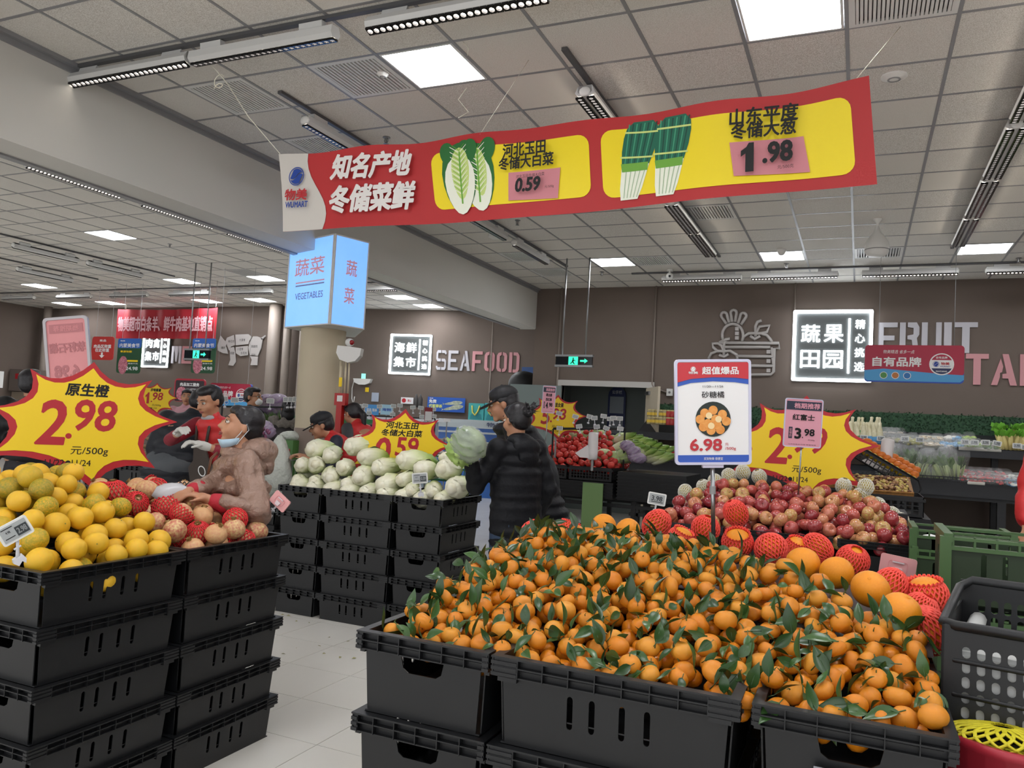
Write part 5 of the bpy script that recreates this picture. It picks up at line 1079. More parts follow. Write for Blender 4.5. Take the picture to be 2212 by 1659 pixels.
def star(px, py, D, sc, lines, price, lab, tail=True, yaw=0., stand=None, base=.9):
    p = at(px, py, D=D); s = D/FPX*sc; t = thing('star_price_board', lab, 'sign', M=face(p, yaw=yaw))
    MB().prism(starpoly(s), (), 0, .014).build('star_board', mat('star_red', 'b01f26', .45), t, fix=True)
    inner = [(x*.9, z*.88+1*s) for x, z in starpoly(s)]; flat(t, 'yellow_star', inner, mat('star_yellow', 'ecc81c', .45), -.001, .001)
    PR = mat('price_red', 'b0202a', .45); n = len(lines)
    for i, L in enumerate(lines): txt(t, L, -5*s, (62-i*28 if n == 1 else 66-i*27)*s, (84 if n == 1 else 30*len(L)*.95)*s, (28 if n == 1 else 24)*s, INK, -.003, .035, .12)
    a, b = price
    yo = 0 if n == 1 else -16
    txt(t, a, -68*s, (-10+yo)*s, 56*s if a != '1' else 30*s, 96*s, PR, -.003, .03, .12); txt(t, '.', -34*s, (-38+yo)*s, 12*s, 12*s, PR, -.003, .06); txt(t, b, 15*s, (8+yo)*s, 82*s, 68*s, PR, -.003, .03, .12)
    txt(t, '元/500g', 8*s, -70*s, 72*s, 20*s, INK, -.003, .005, .05)
    if tail: txt(t, '11/22', -56*s, -95*s, 36*s, 13*s, INK, -.003, .01); flat(t, 'round_mark', circ(-31*s, -95*s, 5*s, 12), INK, -.003); txt(t, '11/24', -6*s, -95*s, 36*s, 13*s, INK, -.003, .01)
    MB().tube([(0, .02, -100*s), (0, .02, -(p.z-base))], .012, 8).build('support_rod', GREYM, t); return t
star(190, 905, 4.5, 1.0, ['原生橙'], ('2', '98'), 'large yellow and red star price board behind the yellow oranges')
star(1737, 957, 6.25, .83, ['皇冠梨'], ('2', '99'), 'large yellow and red star price board behind the apples')
star(870, 960, 6.75, .62, ['河北玉田', '冬储大白菜'], ('0', '59'), 'yellow and red star price board standing in the cabbages', yaw=.08)
star(337, 858, 8.5, .25, ['沙地蜜薯'], ('1', '98'), 'small yellow and red star price board beyond the big left one', base=.9)
star(1203, 897, 9.8, .36, ['千禧圣女果'], ('5', '98'), 'yellow and red star price board above the tomatoes', base=1.2)
# tangerine sign on a pole
M, w, h = sframe((1461, 780), (1619, 779), (1461, 1001), 3.05); t = thing('tangerine_sign', 'framed white sign with tangerine picture on a metal pole in the heap', 'sign', M=M)
MB().prism(rrect(-w/2, w/2, -h/2, h/2, .012), (), .0, .008).build('sign_card', PAPERW, t, fix=True)
MB().prism(rrect(-w/2-.006, w/2+.006, -h/2-.006, h/2+.006, .014), [rrect(-w/2+.004, w/2-.004, -h/2+.004, h/2-.004, .01)], -.005, .012).build('clear_frame', mat('frame_lilac', 'c4c4da', .2), t, fix=True)
SR = mat('sign_red', 'c0333c', .4); SB = mat('sign_blue', '3258b4', .4)
flat(t, 'blue_arc', [(-w*.485, h*.47), (w*.485, h*.47), (w*.485, h*.27), (w*.3, h*.29), (0, h*.3), (-w*.3, h*.285), (-w*.485, h*.25)], SB, -.001); flat(t, 'red_head', [(-w*.485, h*.485), (w*.485, h*.485), (w*.485, h*.32), (w*.3, h*.335), (0, h*.34), (-w*.3, h*.325), (-w*.485, h*.29)], SR, -.003)
flat(t, 'blue_foot', rect(-w*.485, w*.485, -h*.49, -h*.42), SB, -.001); txt(t, '超值爆品', w*.1, h*.405, w*.5, h*.075, PAPERW, -.005, .03); swirl(t, -w*.27, h*.42, w*.035, PAPERW, -.005); txt(t, '物美', -w*.27, h*.385, w*.13, h*.025, PAPERW, -.005, .03)
txt(t, '11/20—11/26', 0, h*.25, w*.28, h*.02, INK, -.003, .01); txt(t, '砂糖橘', 0, h*.17, w*.31, h*.065, INK, -.003, .01); txt(t, '6.98', -w*.1, -h*.32, w*.44, h*.12, SR, -.003, .045); txt(t, '元', w*.185, -h*.315, w*.05, h*.025, SR, -.003, .01); txt(t, '/500g', w*.235, -h*.36, w*.15, h*.035, SR, -.003, .01); txt(t, '买到物美 很便宜', 0, -h*.455, w*.26, h*.028, PAPERW, -.003, .01)
flat(t, 'picture_ground', circ(0, -h*.07, w*.24, 28), mat('print_black_green', '26302c', .5), -.002); k0 = 0
for (x, z) in ((0, .13), (-.11, .09), (.12, .07), (-.17, -.0), (.17, -.03), (-.13, -.11), (-.03, -.16), (.09, -.15), (.03, .0), (-.07, -.06), (.05, -.08)):
    flat(t, 'printed_tangerine', circ(x*w*1.05, -h*.07+z*w*.95, w*.062, 16), mat('print_tangerine', 'd98a3c', .5, noise=(60, 'e8a65a', .2)), -.003-.0002*k0); k0 += 1
for (x, z) in ((-.06, .05), (.07, -.0), (-.03, -.09)): flat(t, 'printed_slice', circ(x*w, -h*.07+z*w, w*.045, 14), mat('print_slice', 'edd3a0', .5), -.006)
MB().tube([(0, .012, -h/2-.0), (0.002, .012, -h/2-.3)], [.0085, .0085], 10).build('pole', CHROME, t, smooth=True); MB().tube([(0, .012, -h/2-.09), (0, .012, -h/2-.12)], .012, 10).build('pole_joint', GREYM, t); MB().box(-.04, .04, .0, .02, -h/2-.018, -h/2+.004).build('clip', mat('clip_lilac', 'cfcbe0', .2), t)
# pink cards on thin poles
def pink_card(TL, TR, BL, D, name1, price, lab, pole, poff=.0, small=''):
    M, w, h = sframe(TL, TR, BL, D); t = thing('pink_price_card', lab, 'sign', M=M)
    MB().prism(rrect(-w/2, w/2, -h/2, h/2, w*.05), (), .0, .006).build('card', mat('card_pink', 'd99aa8', .35), t, fix=True); MB().prism(rrect(-w/2-.003, w/2+.003, -h/2-.003, h/2+.003, w*.06), [rrect(-w/2+.003, w/2-.003, -h/2+.003, h/2-.003, w*.05)], -.003, .008).build('clear_frame', mat('frame_lilac', 'c4c4da'), t, fix=True)
    flat(t, 'dark_head', rect(-w*.47, w*.47, h*.27, h*.45), mat('card_navy', '2e3344', .5), -.001); txt(t, '档期推荐', w*.08, h*.36, w*.7, h*.12, mat('card_pink', ''), -.003, .03)
    L = name1.split('|')
    for i, q in enumerate(L): txt(t, q, 0, h*(.12 if len(L) == 1 else .17-i*.17), w*.6 if len(L) == 1 else w*.48, h*.13 if len(L) == 1 else h*.12, INK, -.003, .03)
    zp = -.22; txt(t, price[0], -w*.13, h*zp, w*.18, h*.23, INK, -.003, .05); txt(t, '.', 0, h*(zp-.08), w*.03, h*.03, INK, -.003, .04); txt(t, price[1], w*.18, h*(zp+.03), w*.28, h*.15, INK, -.003, .045)
    flat(t, 'side_box', rect(-w*.38, -w*.28, h*(zp-.11), h*(zp+.13)), mat('card_navy', ''), -.001); txt(t, '促\n销\n价', -w*.33, h*(zp+.01), w*.07, h*.18, mat('card_pink', ''), -.003, .01); txt(t, '元/500g', w*.24, h*(zp-.13), w*.18, h*.035, INK, -.003, 0); txt(t, '以实际售价为准 数量有限', 0, -h*.45, w*.75, h*.02, INK, -.003, 0)
    MB().tube([(w*poff, .008, -h/2), (w*poff, .008, -h/2-pole)], .006, 8).build('pole', CHROME, t, smooth=True)
pink_card((1698, 860), (1778, 865), (1692, 963), 5.45, '红富士', ('3', '98'), 'pink price card on a thin pole in the apples', .33)
pink_card((1172, 833), (1199, 835), (1172, 891), 9.0, '桃太郎|西红柿', ('4', '98'), 'small pink price card above the tomatoes', .5)
# big pink board seen from behind
M, w, h = sframe((100, 690), (191, 683), (103, 850), 6.3); t = thing('pink_board', 'large pink framed board seen from behind above the left star board', 'sign', M=M)
MB().prism(rrect(-w/2, w/2, -h*.75, h/2, w*.08), (), 0, .01).build('board', mat('pink_back', 'dd8e90', .3), t, fix=True); MB().prism(rrect(-w/2-.01, w/2+.01, -h*.75-.01, h/2+.01, w*.1), [rrect(-w/2+.012, w/2-.012, -h*.75+.012, h/2-.012, w*.07)], -.01, .016).build('clear_frame', mat('frame_grey', 'b9b4b8', .2), t, fix=True)
PB = mat('pink_ghost_print', 'bd7478', .4); flat(t, 'ghost_band', rect(-w*.4, w*.4, h*.3, h*.42), PB, -.002); txt(t, '软籽石榴', 0, h*.1, w*.85, h*.14, PB, -.003, .03, flip=True); txt(t, '档期推荐', w*.0, h*.36, w*.6, h*.08, mat('pink_back', ''), -.004, .02, flip=True); txt(t, '6.98', -w*.05, -h*.22, w*.6, h*.17, PB, -.003, .05, flip=True)
MB().tube([(0, .01, -h*.75), (0, .01, -h*.75-.9)], .012, 8).build('pole', CHROME, t)
# electronic price tags on clips
def etag(px, py, D, w, lab, price=None, was=None, back=False, roll=0., yaw=0., arm=(0, -1), group=None, tilt=0., hook=True):
    p = at(px, py, D=D); t = thing('price_tag', lab, 'price tag', M=face(p, yaw=yaw, roll=roll, tilt=tilt), group=group); h = w*.68
    if back:
        mb = mat('tag_back_pink', 'dba0a0', .35); MB().prism(rrect(-w/2, w/2, -h/2, h/2, w*.08), (), 0, .01).build('tag_body', mb, t, fix=True); flat(t, 'inner_ring', rrect(-w*.27, w*.27, -h*.25, h*.3, w*.1), mat('tag_back_pale', 'd78f92', .4), -.001, holes=[rrect(-w*.25, w*.25, -h*.22, h*.27, w*.09)])
        MB().prism([(-w*.12, -h*.02), (w*.12, -h*.02), (w*.13, -h*.08), (w*.1, -h*.32), (-w*.1, -h*.32), (-w*.13, -h*.08)], (), -.012, 0).box(-w*.16, w*.16, -.01, 0, h*.2, h*.26).build('clip_socket', mat('clip_white', 'd8c8cc', .3), t, fix=True)
    else:
        MB().prism(rrect(-w/2, w/2, -h/2, h/2, w*.08), (), 0, .01).build('tag_body', WHITE, t, fix=True); flat(t, 'screen', rect(-w*.42, w*.42, -h*.38, h*.4), mat('eink_grey', 'a4a8a8', .3), -.001)
        if price:
            if was: flat(t, 'dark_field', rect(w*.02, w*.4, -h*.3, h*.18), mat('eink_dark', '3a3f42', .3), -.002); txt(t, price, w*.21, -h*.05, w*.3, h*.3, mat('eink_grey', ''), -.003, .03); txt(t, was, -w*.2, h*.1, w*.14, h*.13, INK, -.003, .01); flat(t, 'text_bar', rect(-w*.36, -w*.05, -h*.22, -h*.18), INK, -.002); flat(t, 'text_bar', rect(-w*.36, w*.0, h*.28, h*.32), INK, -.002)
            else: txt(t, price, 0, h*.05, w*.6, h*.4, mat('eink_dark', '3a3f42', .3), -.003, .03); flat(t, 'text_bar', rect(-w*.3, w*.35, -h*.26, -h*.21), INK, -.002)
    if hook:
        ax, az = arm; L = w*.75; e = Vector((ax, .01, az-.0)).normalized()*L; b0 = Vector((0, .012, -h*.3 if az < 0 else 0))
        MB().tube([b0, b0+e*.5, b0+e], [w*.06, w*.05, w*.07], 8).tube([b0+e*.55+Vector((-w*.12, 0, 0)), b0+e*.55+Vector((w*.12, 0, 0))], w*.04, 6).build('clip_arm', mat('clip_milky', 'cbcbd0', .25), t, smooth=True)
        q = b0+e; MB().prism([(q.x-w*.16, q.z+w*.02), (q.x+w*.16, q.z+w*.04), (q.x+w*.2, q.z-w*.14), (q.x+w*.12, q.z-w*.28), (q.x+w*.05, q.z-w*.16), (q.x-w*.1, q.z-w*.26), (q.x-w*.2, q.z-w*.1)], (), .0, .03).build('clamp', mat('clip_milky', ''), t, fix=True)
    return t
etag(32, 1147, 2.62, .098, 'tilted electronic tag on the oranges crate at the left edge', '2.98', '4.98', roll=-.55, arm=(-.5, -1), yaw=.15)
etag(907, 1033, 5.95, .118, 'electronic tag clipped on the cabbage crate front', '0.59', '0.7', roll=-.12)
etag(1419, 1078, 5.3, .12, 'electronic tag reading three at the left end of the apples', '3.98', None, roll=.12)
etag(604, 1083, 4.0, .1, 'pinkish back of a tag clipped at the pomegranate crate corner', back=True, roll=.65, arm=(-.1, -1), yaw=-.5)
etag(1939, 1226, 3.35, .14, 'pinkish back of a large tag behind the netted oranges', back=True, roll=.12, hook=False, arm=(0, -1))
t = [o for o in COL.objects if o.name.startswith('price_tag')][-1]; MB().tube([(0, .02, -.04), (0, .02, -.22)], .01, 6).build('clip_arm', MATS['clip_milky'], t)
for k, (px, py, rl) in enumerate(((1208, 893, .2), (1243, 900, .25), (1274, 900, .2), (1284, 903, -.1), (1304, 899, .1), (1318, 905, .0), (1325, 903, -.05), (1339, 904, 0), (1209, 925, .05), (1251, 921, -.2), (1289, 922, -.2), (1310, 925, .3), (1340, 926, .1))):
    etag(px, py, 9.5+.03*(k % 3), .075, 'small white electronic tag on the rail behind the vegetables, %s from the left' % order(k), roll=rl, group='tags on the vegetable rail')
a, b = at(1195, 926, D=9.6), at(1350, 926, D=9.6); tag(MB().tube([a, b], .015, 6).tube([a, (a.x, a.y, 1.1)], .012, 6).tube([b, (b.x, b.y, 1.1)], .012, 6).build('tag_rail', BLACK), 'black rail carrying the small tags behind the vegetables', 'rail')
for k, (px, py) in enumerate(((780, 877), (789, 876), (820, 878), (850, 877), (864, 876), (892, 880), (909, 881), (936, 884), (848, 895), (870, 893), (797, 892), (912, 900), (937, 899))):
    etag(px, py, 12.5, .085, 'small white electronic tag on the seafood counter, %s from the left' % order(k), roll=.1*math.sin(k*2.3), group='tags on the seafood counter')
for k, (px, py) in enumerate(((630, 923-60), (640, 863), (648, 862), (584, 866), (620, 863), (484, 862), (507, 864))):
    etag(px, py, 9.5, .09, 'small tag on the leafy vegetable stand, %s in the row' % order(k), roll=.15*math.sin(k), group='tags on the leafy vegetable stand')

for x0, x1, y0, y1, D, lab in ((778, 940, 897, 905, 12.52, 'dark rail carrying the small tags before the seafood counter'), (480, 652, 878, 880, 9.52, 'dark rail carrying the small tags of the leafy stand')):
    a, b = at(x0, y0, D=D), at(x1, y1, D=D); tag(MB().tube([a, b], .012, 6).tube([a, (a.x, a.y, 0)], .012, 6).tube([b, (b.x, b.y, 0)], .012, 6).build('tag_rail', BLACK), lab, 'rail')
# ================================================================== VEGETABLES
M_CAB = mix_axis('cabbage_leaf', [(.1, 'dedcc4'), (.42, 'cfd6a4'), (.68, 'a9bf6c'), (.95, '759a42')], 2, -.16, .15, .35, 14, .3, bump=(40, .7), stretch=(1, 1, .14))
M_CABB = mat('cabbage_butt', 'e9e6d6', .45, noise=(18, 'cfc9a8', .25))
def cabbage_mesh(sd, L=.34, R=.08):
    b = MB(); rn_ = random.Random(sd); prof = []; n = 16
    for i in range(n+1):
        t = i/n; r = R*(math.sin(math.pi*min(.985, max(.0, t*.86+.14)))**.55)*(1-.28*t); z = -L/2+L*t
        prof.append((r if i else R*.4, z))
    prof = [(0, -L/2-.004)]+prof+[(0, L/2+.005)]
    b.lathe(prof, 28, ph=lambda th, i: 1+.05*math.sin(3*th+sd+i*.18)+.035*math.sin(7*th-i*.33+sd)+.012*math.sin(13*th+i))
    for k in range(5):
        a0 = rn_.random()*6.28; vs = []; m = 8      # loose outer leaves hugging the head
        for i in range(m+1):
            t = i/m; r = R*1.045*(math.sin(math.pi*min(.985, t*.8+.16))**.55)*(1-.26*t)+.004*math.sin(t*9+k)
            for j in range(-3, 4):
                a = a0+j*.2*(.5+math.sin(math.pi*(t*.8+.15))); rr = r+(.006*abs(j)/3)*math.sin(t*14+j); vs.append((rr*math.cos(a), rr*math.sin(a), -L/2+.02+(L*.98)*t))
        b.add(vs, [(i*7+j, i*7+j+1, (i+1)*7+j+1, (i+1)*7+j) for i in range(m) for j in range(6)])
    return b.mesh('head', M_CAB, True)
CABM = [cabbage_mesh(s) for s in range(4)]
BUT = MB().lathe([(0, -.012), (.026, -.01), (.033, .0), (.04, .012)], 14, ph=lambda th, i: 1+.08*math.sin(5*th)).mesh('cut_base', M_CABB, True)
M_WRAP = mat('plastic_wrap', 'ffffff', .15, alpha=.16, spec=.8)
cabs = [(400, 245, 82, .5), (525, 285, 72, .1), (690, 212, 85, .75), (785, 300, 78, .7), (312, 372, 66, .05), (422, 368, 72, -.1), (625, 385, 72, .1), (530, 445, 74, -.05), (752, 442, 84, .3), (890, 375, 76, .6), (1080, 330, 88, 1.0), (1210, 405, 84, .45), (1375, 400, 88, .5), (1450, 530, 92, .45), (925, 505, 86, .5), (1065, 465, 64, .5), (285, 495, 66, 0), (412, 500, 62, .1), (655, 520, 70, .2), (812, 540, 50, .3), (1130, 550, 62, .1), (1290, 555, 72, .1), (1390, 310, 60, .9), (560, 520, 60, .1), (980, 420, 55, .4), (350, 440, 60, .1)]
for k, (x, y, r, yaw) in enumerate(cabs):
    px, py = 560+x/3.456, 900+y/3.456; z0 = at(px, py, Y=5.45).z; p = at(px, py, Y=5.36+max(0, z0-1.08)*.75+(.2 if k > 21 else 0)); R_ = r/3.456*(p-EYE).dot(_d)/FPX/.08
    t = thing('chinese_cabbage', 'pale green wrapped cabbage head in the heap on black crates', 'cabbage', group='cabbage heads in the heap')
    yaw -= .5; c = Matrix.Rotation(yaw*-1, 4, 'Z') @ Matrix.Rotation(-math.pi/2+.1*math.sin(k), 4, 'X')
    t.matrix_basis = Matrix.Translation(p+Vector((.13*math.sin(yaw), .13*math.cos(yaw), 0))) @ c
    s = R_*1.0; put('head', CABM[k % 4], t, scale=(s, s, 1)); put('cut_base', BUT, t, loc=(0, 0, -.181), scale=s)
for k in range(9):      # the layer under them, inside the crates
    p = Vector((-4.25+k*.17, 5.45, 1.0)); t = thing('chinese_cabbage', 'cabbage head low in the crates behind the rim', 'cabbage', p, (-math.pi/2, 0, 0), 'cabbage heads deep in the crates'); put('head', CABM[k % 4], t); put('cut_base', BUT, t, loc=(0, 0, -.181))
# leafy generic builders
def crinkle(name, m, R, sd, n=26, k=16, amp=.16, sq=.8, f=(5, 9)):
    b = MB(); b.lathe([(math.sin(math.pi*i/k)*R if 0 < i < k else 0, -math.cos(math.pi*i/k)*R*sq) for i in range(k+1)], n, ph=lambda th, i: 1+amp*math.sin(f[0]*th+i*.7+sd)*math.sin(f[1]*.4*i+sd*2+th)+amp*.5*math.sin(f[1]*th-i*1.3)); return b.mesh(name, m, True)
M_LET_ = mat('lettuce_leaf', 'b9cf7a', .45, noise=(14, '7fa348', .3), bump=(40, .5, .006)); M_KALE = mat('wilted_green', '5d7152', .45, noise=(9, '94a878', .22), bump=(40, .6, .006)); M_PURP = mat('purple_leaf', '6a4a78', .5, noise=(20, '9c86a4', .3), bump=(50, .6, .006)); M_CAUL = mat('pale_green_veg', 'd5d9a8', .45, noise=(18, 'a9bf70', .25), bump=(50, .5, .006))
M_DKG = mat('dark_leaf', '3c5a34', .5, noise=(20, '7a9a58', .25), bump=(50, .6, .006))
def bagged(label, p, R, m, group, sd, cat='vegetable', nm='bagged_vegetable', sc=(1, 1, 1), rot=(0, 0, 0)):
    t = thing(nm, label, cat, p, rot, group); put('vegetable_head', crinkle('vegetable_head', m, R, sd), t, scale=sc); b = crinkle('plastic_bag', M_WRAP, R*1.06, sd+3, 18, 10, .06); put('plastic_bag', b, t, scale=sc); return t
# greens beside the tomatoes
LG = [(1237, 940), (1262, 945), (1290, 940), (1300, 958), (1322, 955), (1345, 950), (1305, 985), (1330, 990), (1350, 985), (1375, 980), (1250, 950), (1225, 940)]
for k, (px, py) in enumerate(LG):
    p = at(px, py, Y=9.9 if py < 960 else 9.45); bagged('bagged pale lettuce head right of the tomatoes', p, .115, M_LET_ if k % 3 else M_CAUL, 'bagged lettuce heads', k)
for k, (px, py) in enumerate(((1355, 963), (1372, 988), (1380, 990), (1368, 975))): bagged('bagged purple green cabbage among the lettuces, %s' % ['upper', 'lower right', 'lowest right', 'middle'][k], at(px, py, Y=9.3), .085, M_PURP, None, k+5)
for k in range(16):     # long bagged stalks
    px = 1350+(k % 8)*12; py = 945+(k//8)*16+(k % 8)*4.3; p = at(px, py, Y=9.75-.25*(k//8)); t = thing('bagged_stalk_vegetable', 'long pale green bagged cabbage in the sloping pile', 'vegetable', p, (.1, 1.25, .25*math.sin(k)-.3), 'long bagged cabbages'); put('head', CABM[k % 4], t, scale=(.75, .75, 1.0)); 
# crates and stand of the tomato island
def box_thing(name, label, cat, x0, x1, y0, y1, z0, z1, m, group=None):
    t = thing(name, label, cat, ((x0+x1)/2, (y0+y1)/2, z0), None, group); w, d, h = x1-x0, y1-y0, z1-z0; return t, w, d, h
def mesh_crate(x0, x1, y0, y1, z0, h, lab, m=None, cols=14, rows=3, tilt=0., rot=0., group=None, nm='mesh_crate', rim=.02):
    """crate with window slots in its walls"""
    m = m or M_CR; w, d = x1-x0, y1-y0; t = thing(nm, lab, 'crate', ((x0+x1)/2, (y0+y1)/2, z0), (tilt, 0, rot), group)
    for s, L, ang in ((d/2, w, 0), (d/2, w, math.pi), (w/2, d, math.pi/2), (w/2, d, -math.pi/2)):
        n = max(3, int(cols*L/max(w, d))); hs = []
        for r in range(rows):
            for c in range(n):
                cw = (L-.06)/n; cx = -L/2+.03+cw*(c+.5); ch = (h-.06)/rows; cz = .02+ch*(r+.5); hs.append(rect(cx-cw*.36, cx+cw*.36, cz-ch*.38, cz+ch*.38))
        MB().prism(rect(-L/2, L/2, 0, h), hs, 0, .006, M=Matrix.Rotation(ang, 4, 'Z') @ Matrix.Translation((0, -s, 0))).build('side_wall', m, t, fix=True)
    MB().prism(rect(-w/2-.012, w/2+.012, -d/2-.012, d/2+.012), [rect(-w/2+.004, w/2-.004, -d/2+.004, d/2-.004)], -.0, rim, M=Matrix.Translation((0, 0, h-rim)) @ Matrix.Rotation(math.pi/2, 4, 'X') @ Matrix.Translation((0, -rim, 0))).box(-w/2+.003, w/2-.003, -d/2+.003, d/2-.003, 0, .004).build('rim', m, t, fix=True)
    return t
mesh_crate(-3.62, -3.2, 9.02, 9.6, 1.0, .16, 'slotted black crate under the left part of the tomatoes'); mesh_crate(-3.18, -2.64, 9.02, 9.6, 1.0, .16, 'slotted black crate under the right part of the tomatoes')
for k, (x0, x1, dy) in enumerate(((-3.62, -2.62, 0), (-2.58, -1.78, .05))):
    t = thing('display_bin', ['black ribbed bin under the tomatoes', 'black ribbed bin under the bagged greens'][k], 'bin', ((x0+x1)/2, 9.3+dy, .8)); w = x1-x0
    b = MB().box(-w/2, w/2, -.3, .6, 0, .19 if k == 0 else .33); b.build('bin_body', M_CR, t)
    for q in range(5 if k == 0 else 8): MB().box(-w/2-.008, w/2+.008, -.315, -.3, .02+q*.038, .03+q*.038).build('rib', M_CR, t)
t = thing('display_stand', 'black metal stand below the tomato and greens bins', 'stand', (-2.7, 9.5, 0))
for x in (-.85, -.2, .3, .85):
    for y in (-.35, .35): MB().box(x-.025, x+.025, y-.025, y+.025, 0, .8).build('leg', BLACK, t)
for z in (.35, .7): MB().box(-.9, .9, -.37, -.33, z, z+.04).box(-.9, .9, .33, .37, z, z+.04).build('cross_bar', BLACK, t)
a, b = at(1258, 1065, Y=8.95), at(1298, 1145, Y=8.95); t = thing('green_side_panel', 'olive green panel on the front of the tomato stand', 'panel', ((a.x+b.x)/2, 8.95, 0)); w = (b.x-a.x); MB().box(-w/2, w/2, 0, .02, .35, .98).build('panel_face', mat('olive_panel', '6c8a58', .5), t); txt(t, '超\n市', w*.2, .5, w*.3, .1, PAPERW, -.004, .02)
# rolls of bags
for px0, py0, D, lab in ((1281, 962, 9.3, 'white roll of plastic bags between tomatoes and greens'), (1914, 982, 7.6, 'white roll of plastic bags beyond the mesh tray')):
    p = at(px0, py0, D=D); t = thing('bag_roll', lab, 'bag roll', p, (-.15, .12 if px0 > 1500 else -.05, 0)); MB().lathe([(0, -.17), (.055, -.17), (.06, -.1), (.058, .13), (.05, .15), (.02, .15), (0, .15)], 18).build('roll', mat('bag_film', 'd6d2d2', .35), t, smooth=True); MB().add([(-.05, -.04, .0), (-.2, -.05, -.1), (-.14, -.05, -.15), (.0, -.05, -.16)], [(0, 1, 2, 3)]).build('loose_bag', MATS['bag_film'], t)
    MB().tube([(0, 0, -.17), (0, 0, -.3)], .015, 8).build('roll_post', GREYM, t)
# yams and radishes on the left island
M_YAM = mat('yam_skin', '7a6140', .7, noise=(14, '8f7550', .3), bump=(60, .4, .004)); M_RAD = mat('radish_skin', 'd8d6c0', .35, noise=(8, 'c4c79c', .25))
YAM = MB().lathe([(0, -.36), (.016, -.35), (.024, -.25), (.03, 0), (.032, .2), (.026, .33), (0, .36)], 12, ph=lambda th, i: 1+.08*math.sin(3*th+i)).mesh('root', M_YAM, True)
RAD = MB().lathe([(0, -.2), (.014, -.17), (.035, -.1), (.048, .02), (.048, .1), (.035, .16), (.01, .185), (0, .19)], 14).mesh('root', M_RAD, True)
def tuft(m, n, L, sd, name='leaf_tuft', w=.012):
    b = MB(); r_ = random.Random(sd)
    for _ in range(n):
        a = r_.uniform(0, 6.28); s = r_.uniform(.1, .55); l = L*r_.uniform(.5, 1); d = Vector((math.cos(a)*s, math.sin(a)*s, 1)).normalized(); q = d.orthogonal().normalized(); p0 = Vector((0, 0, 0)); pts = [p0+d*l*t+Vector((0, 0, -.2*l*t*t)) for t in (0, .4, .7, 1)]; ww = [w*.3, w*.6, w*1.3, 0]
        b.add([v for p, x in zip(pts, ww) for v in (p-q*x, p+q*x)], [(0, 1, 3, 2), (2, 3, 5, 4), (4, 5, 7, 6)])
    return b.mesh(name, m, True)
TUF = [tuft(M_DKG, 16, .14, s) for s in range(3)]; M_GRN = mat('bright_green_leaf', '7d9c4c', .5, rnd='54783a'); TUG = [tuft(M_GRN, 14, .16, s+9) for s in range(3)]
for k in range(15):
    r, c = divmod(k, 5); x = -6.85+.06*(r % 2); z = .99+r*.055+ (c*.012); p = Vector((x+.02*math.sin(k*3), 6.15+c*.1+r*.03, z+c*.05)); t = thing('yam', 'long brown yam in the stacked pile', 'yam', p, (0, math.pi/2-.06*math.sin(k*2), .08*math.sin(k*5)), 'brown yams'); put('root', YAM, t)
    put('leaf_tuft', TUG[k % 3], t, loc=(0, 0, .34), scale=.7)
for k in range(22):
    r, c = divmod(k, 6); px = 385+c*17+r*8; py = 955+r*15-c*1+c*3; p = at(px, py, Y=6.7-.17*r); t = thing('white_radish', 'white radish in the heap before the worker in red', 'radish', p, (.2*math.sin(k), math.pi/2+.15*math.sin(k*3)+.15, .3*math.sin(k*2)), 'white radishes'); put('root', RAD, t)
    if k % 3 == 0: put('leaf_tuft', TUG[k % 3], t, loc=(0, 0, .17))
stack(-6.95, 6.32, True, 5, .96, 'under the brown yams', G); stack(-6.27, 6.32, True, 5, .96, 'under the white radishes left part', G); stack(-5.58+.0, 6.5, True, 5, .9, 'under the white radishes right part', G); stack(-7.62, 6.32, True, 5, .96, 'left of the yams behind the star board', G)
stack(-6.3, 6.8, True, 5, .98, 'second row under the white radishes', G)
for k in range(6): 
    p = at(5+k*14, 985-(k % 3)*22-(10 if k < 2 else 0), Y=6.6); bagged('bagged white vegetable at the left edge behind the star board', p, .1, M_CAUL, 'bagged vegetables at the left edge', k+30)
# leeks and purple amaranth on the leafy stand
p = at(605, 925, Y=8.3)
for k in range(9):
    q = at(575+k*5.0, 905+3*(k % 3), Y=8.2); t = thing('leek', 'green leek leaning on the leafy stand', 'leek', q, (.3, -.35+.03*k, .1*k), 'leeks on the leafy stand'); MB().tube([(0, 0, -.3), (0, 0, -.1)], .014, 7).build('white_shank', PAPERW if 0 else mat('leek_white', 'd5dac8', .5), t, smooth=True); put('leaf_tuft', TUF[k % 3], t, loc=(0, 0, -.12), scale=(.5, .5, 2.4))
for k, (px, py, s) in enumerate(((578, 872, .16), (590, 880, .15), (600, 870, .15), (568, 925, .1), (575, 932, .09))): bagged('purple frizzy leaf bunch on the leafy stand, %s' % order(k), at(px, py, Y=8.3 if k < 3 else 6.2), s, M_PURP, None, k+40, nm='purple_leaf_bunch')
p = at(560, 985, Y=8.4); t = thing('vegetable_stand', 'green edged stand with leafy vegetables behind the worker', 'stand', (-6.3, 8.6, 0)); MB().box(-1.2, 1.0, -.3, .3, 0, 1.1).build('stand_body', mat('stand_grey', '5c625c', .6), t); MB().box(-.55, .7, -.31, .3, 1.52, 1.58).box(-.55, .7, .28, .3, 1.1, 1.55).build('green_header', mat('stand_green', '3f8a58', .5), t)
# bunches of small greens on the stand
for k in range(10):
    t = thing('herb_bunch', 'green herb bunch on the stand behind the worker', 'vegetable', (-7.3+k*.2, 8.45+.05*(k % 2), 1.12), None, 'herb bunches on the stand'); put('leaf_tuft', TUF[k % 3], t, scale=1.6)
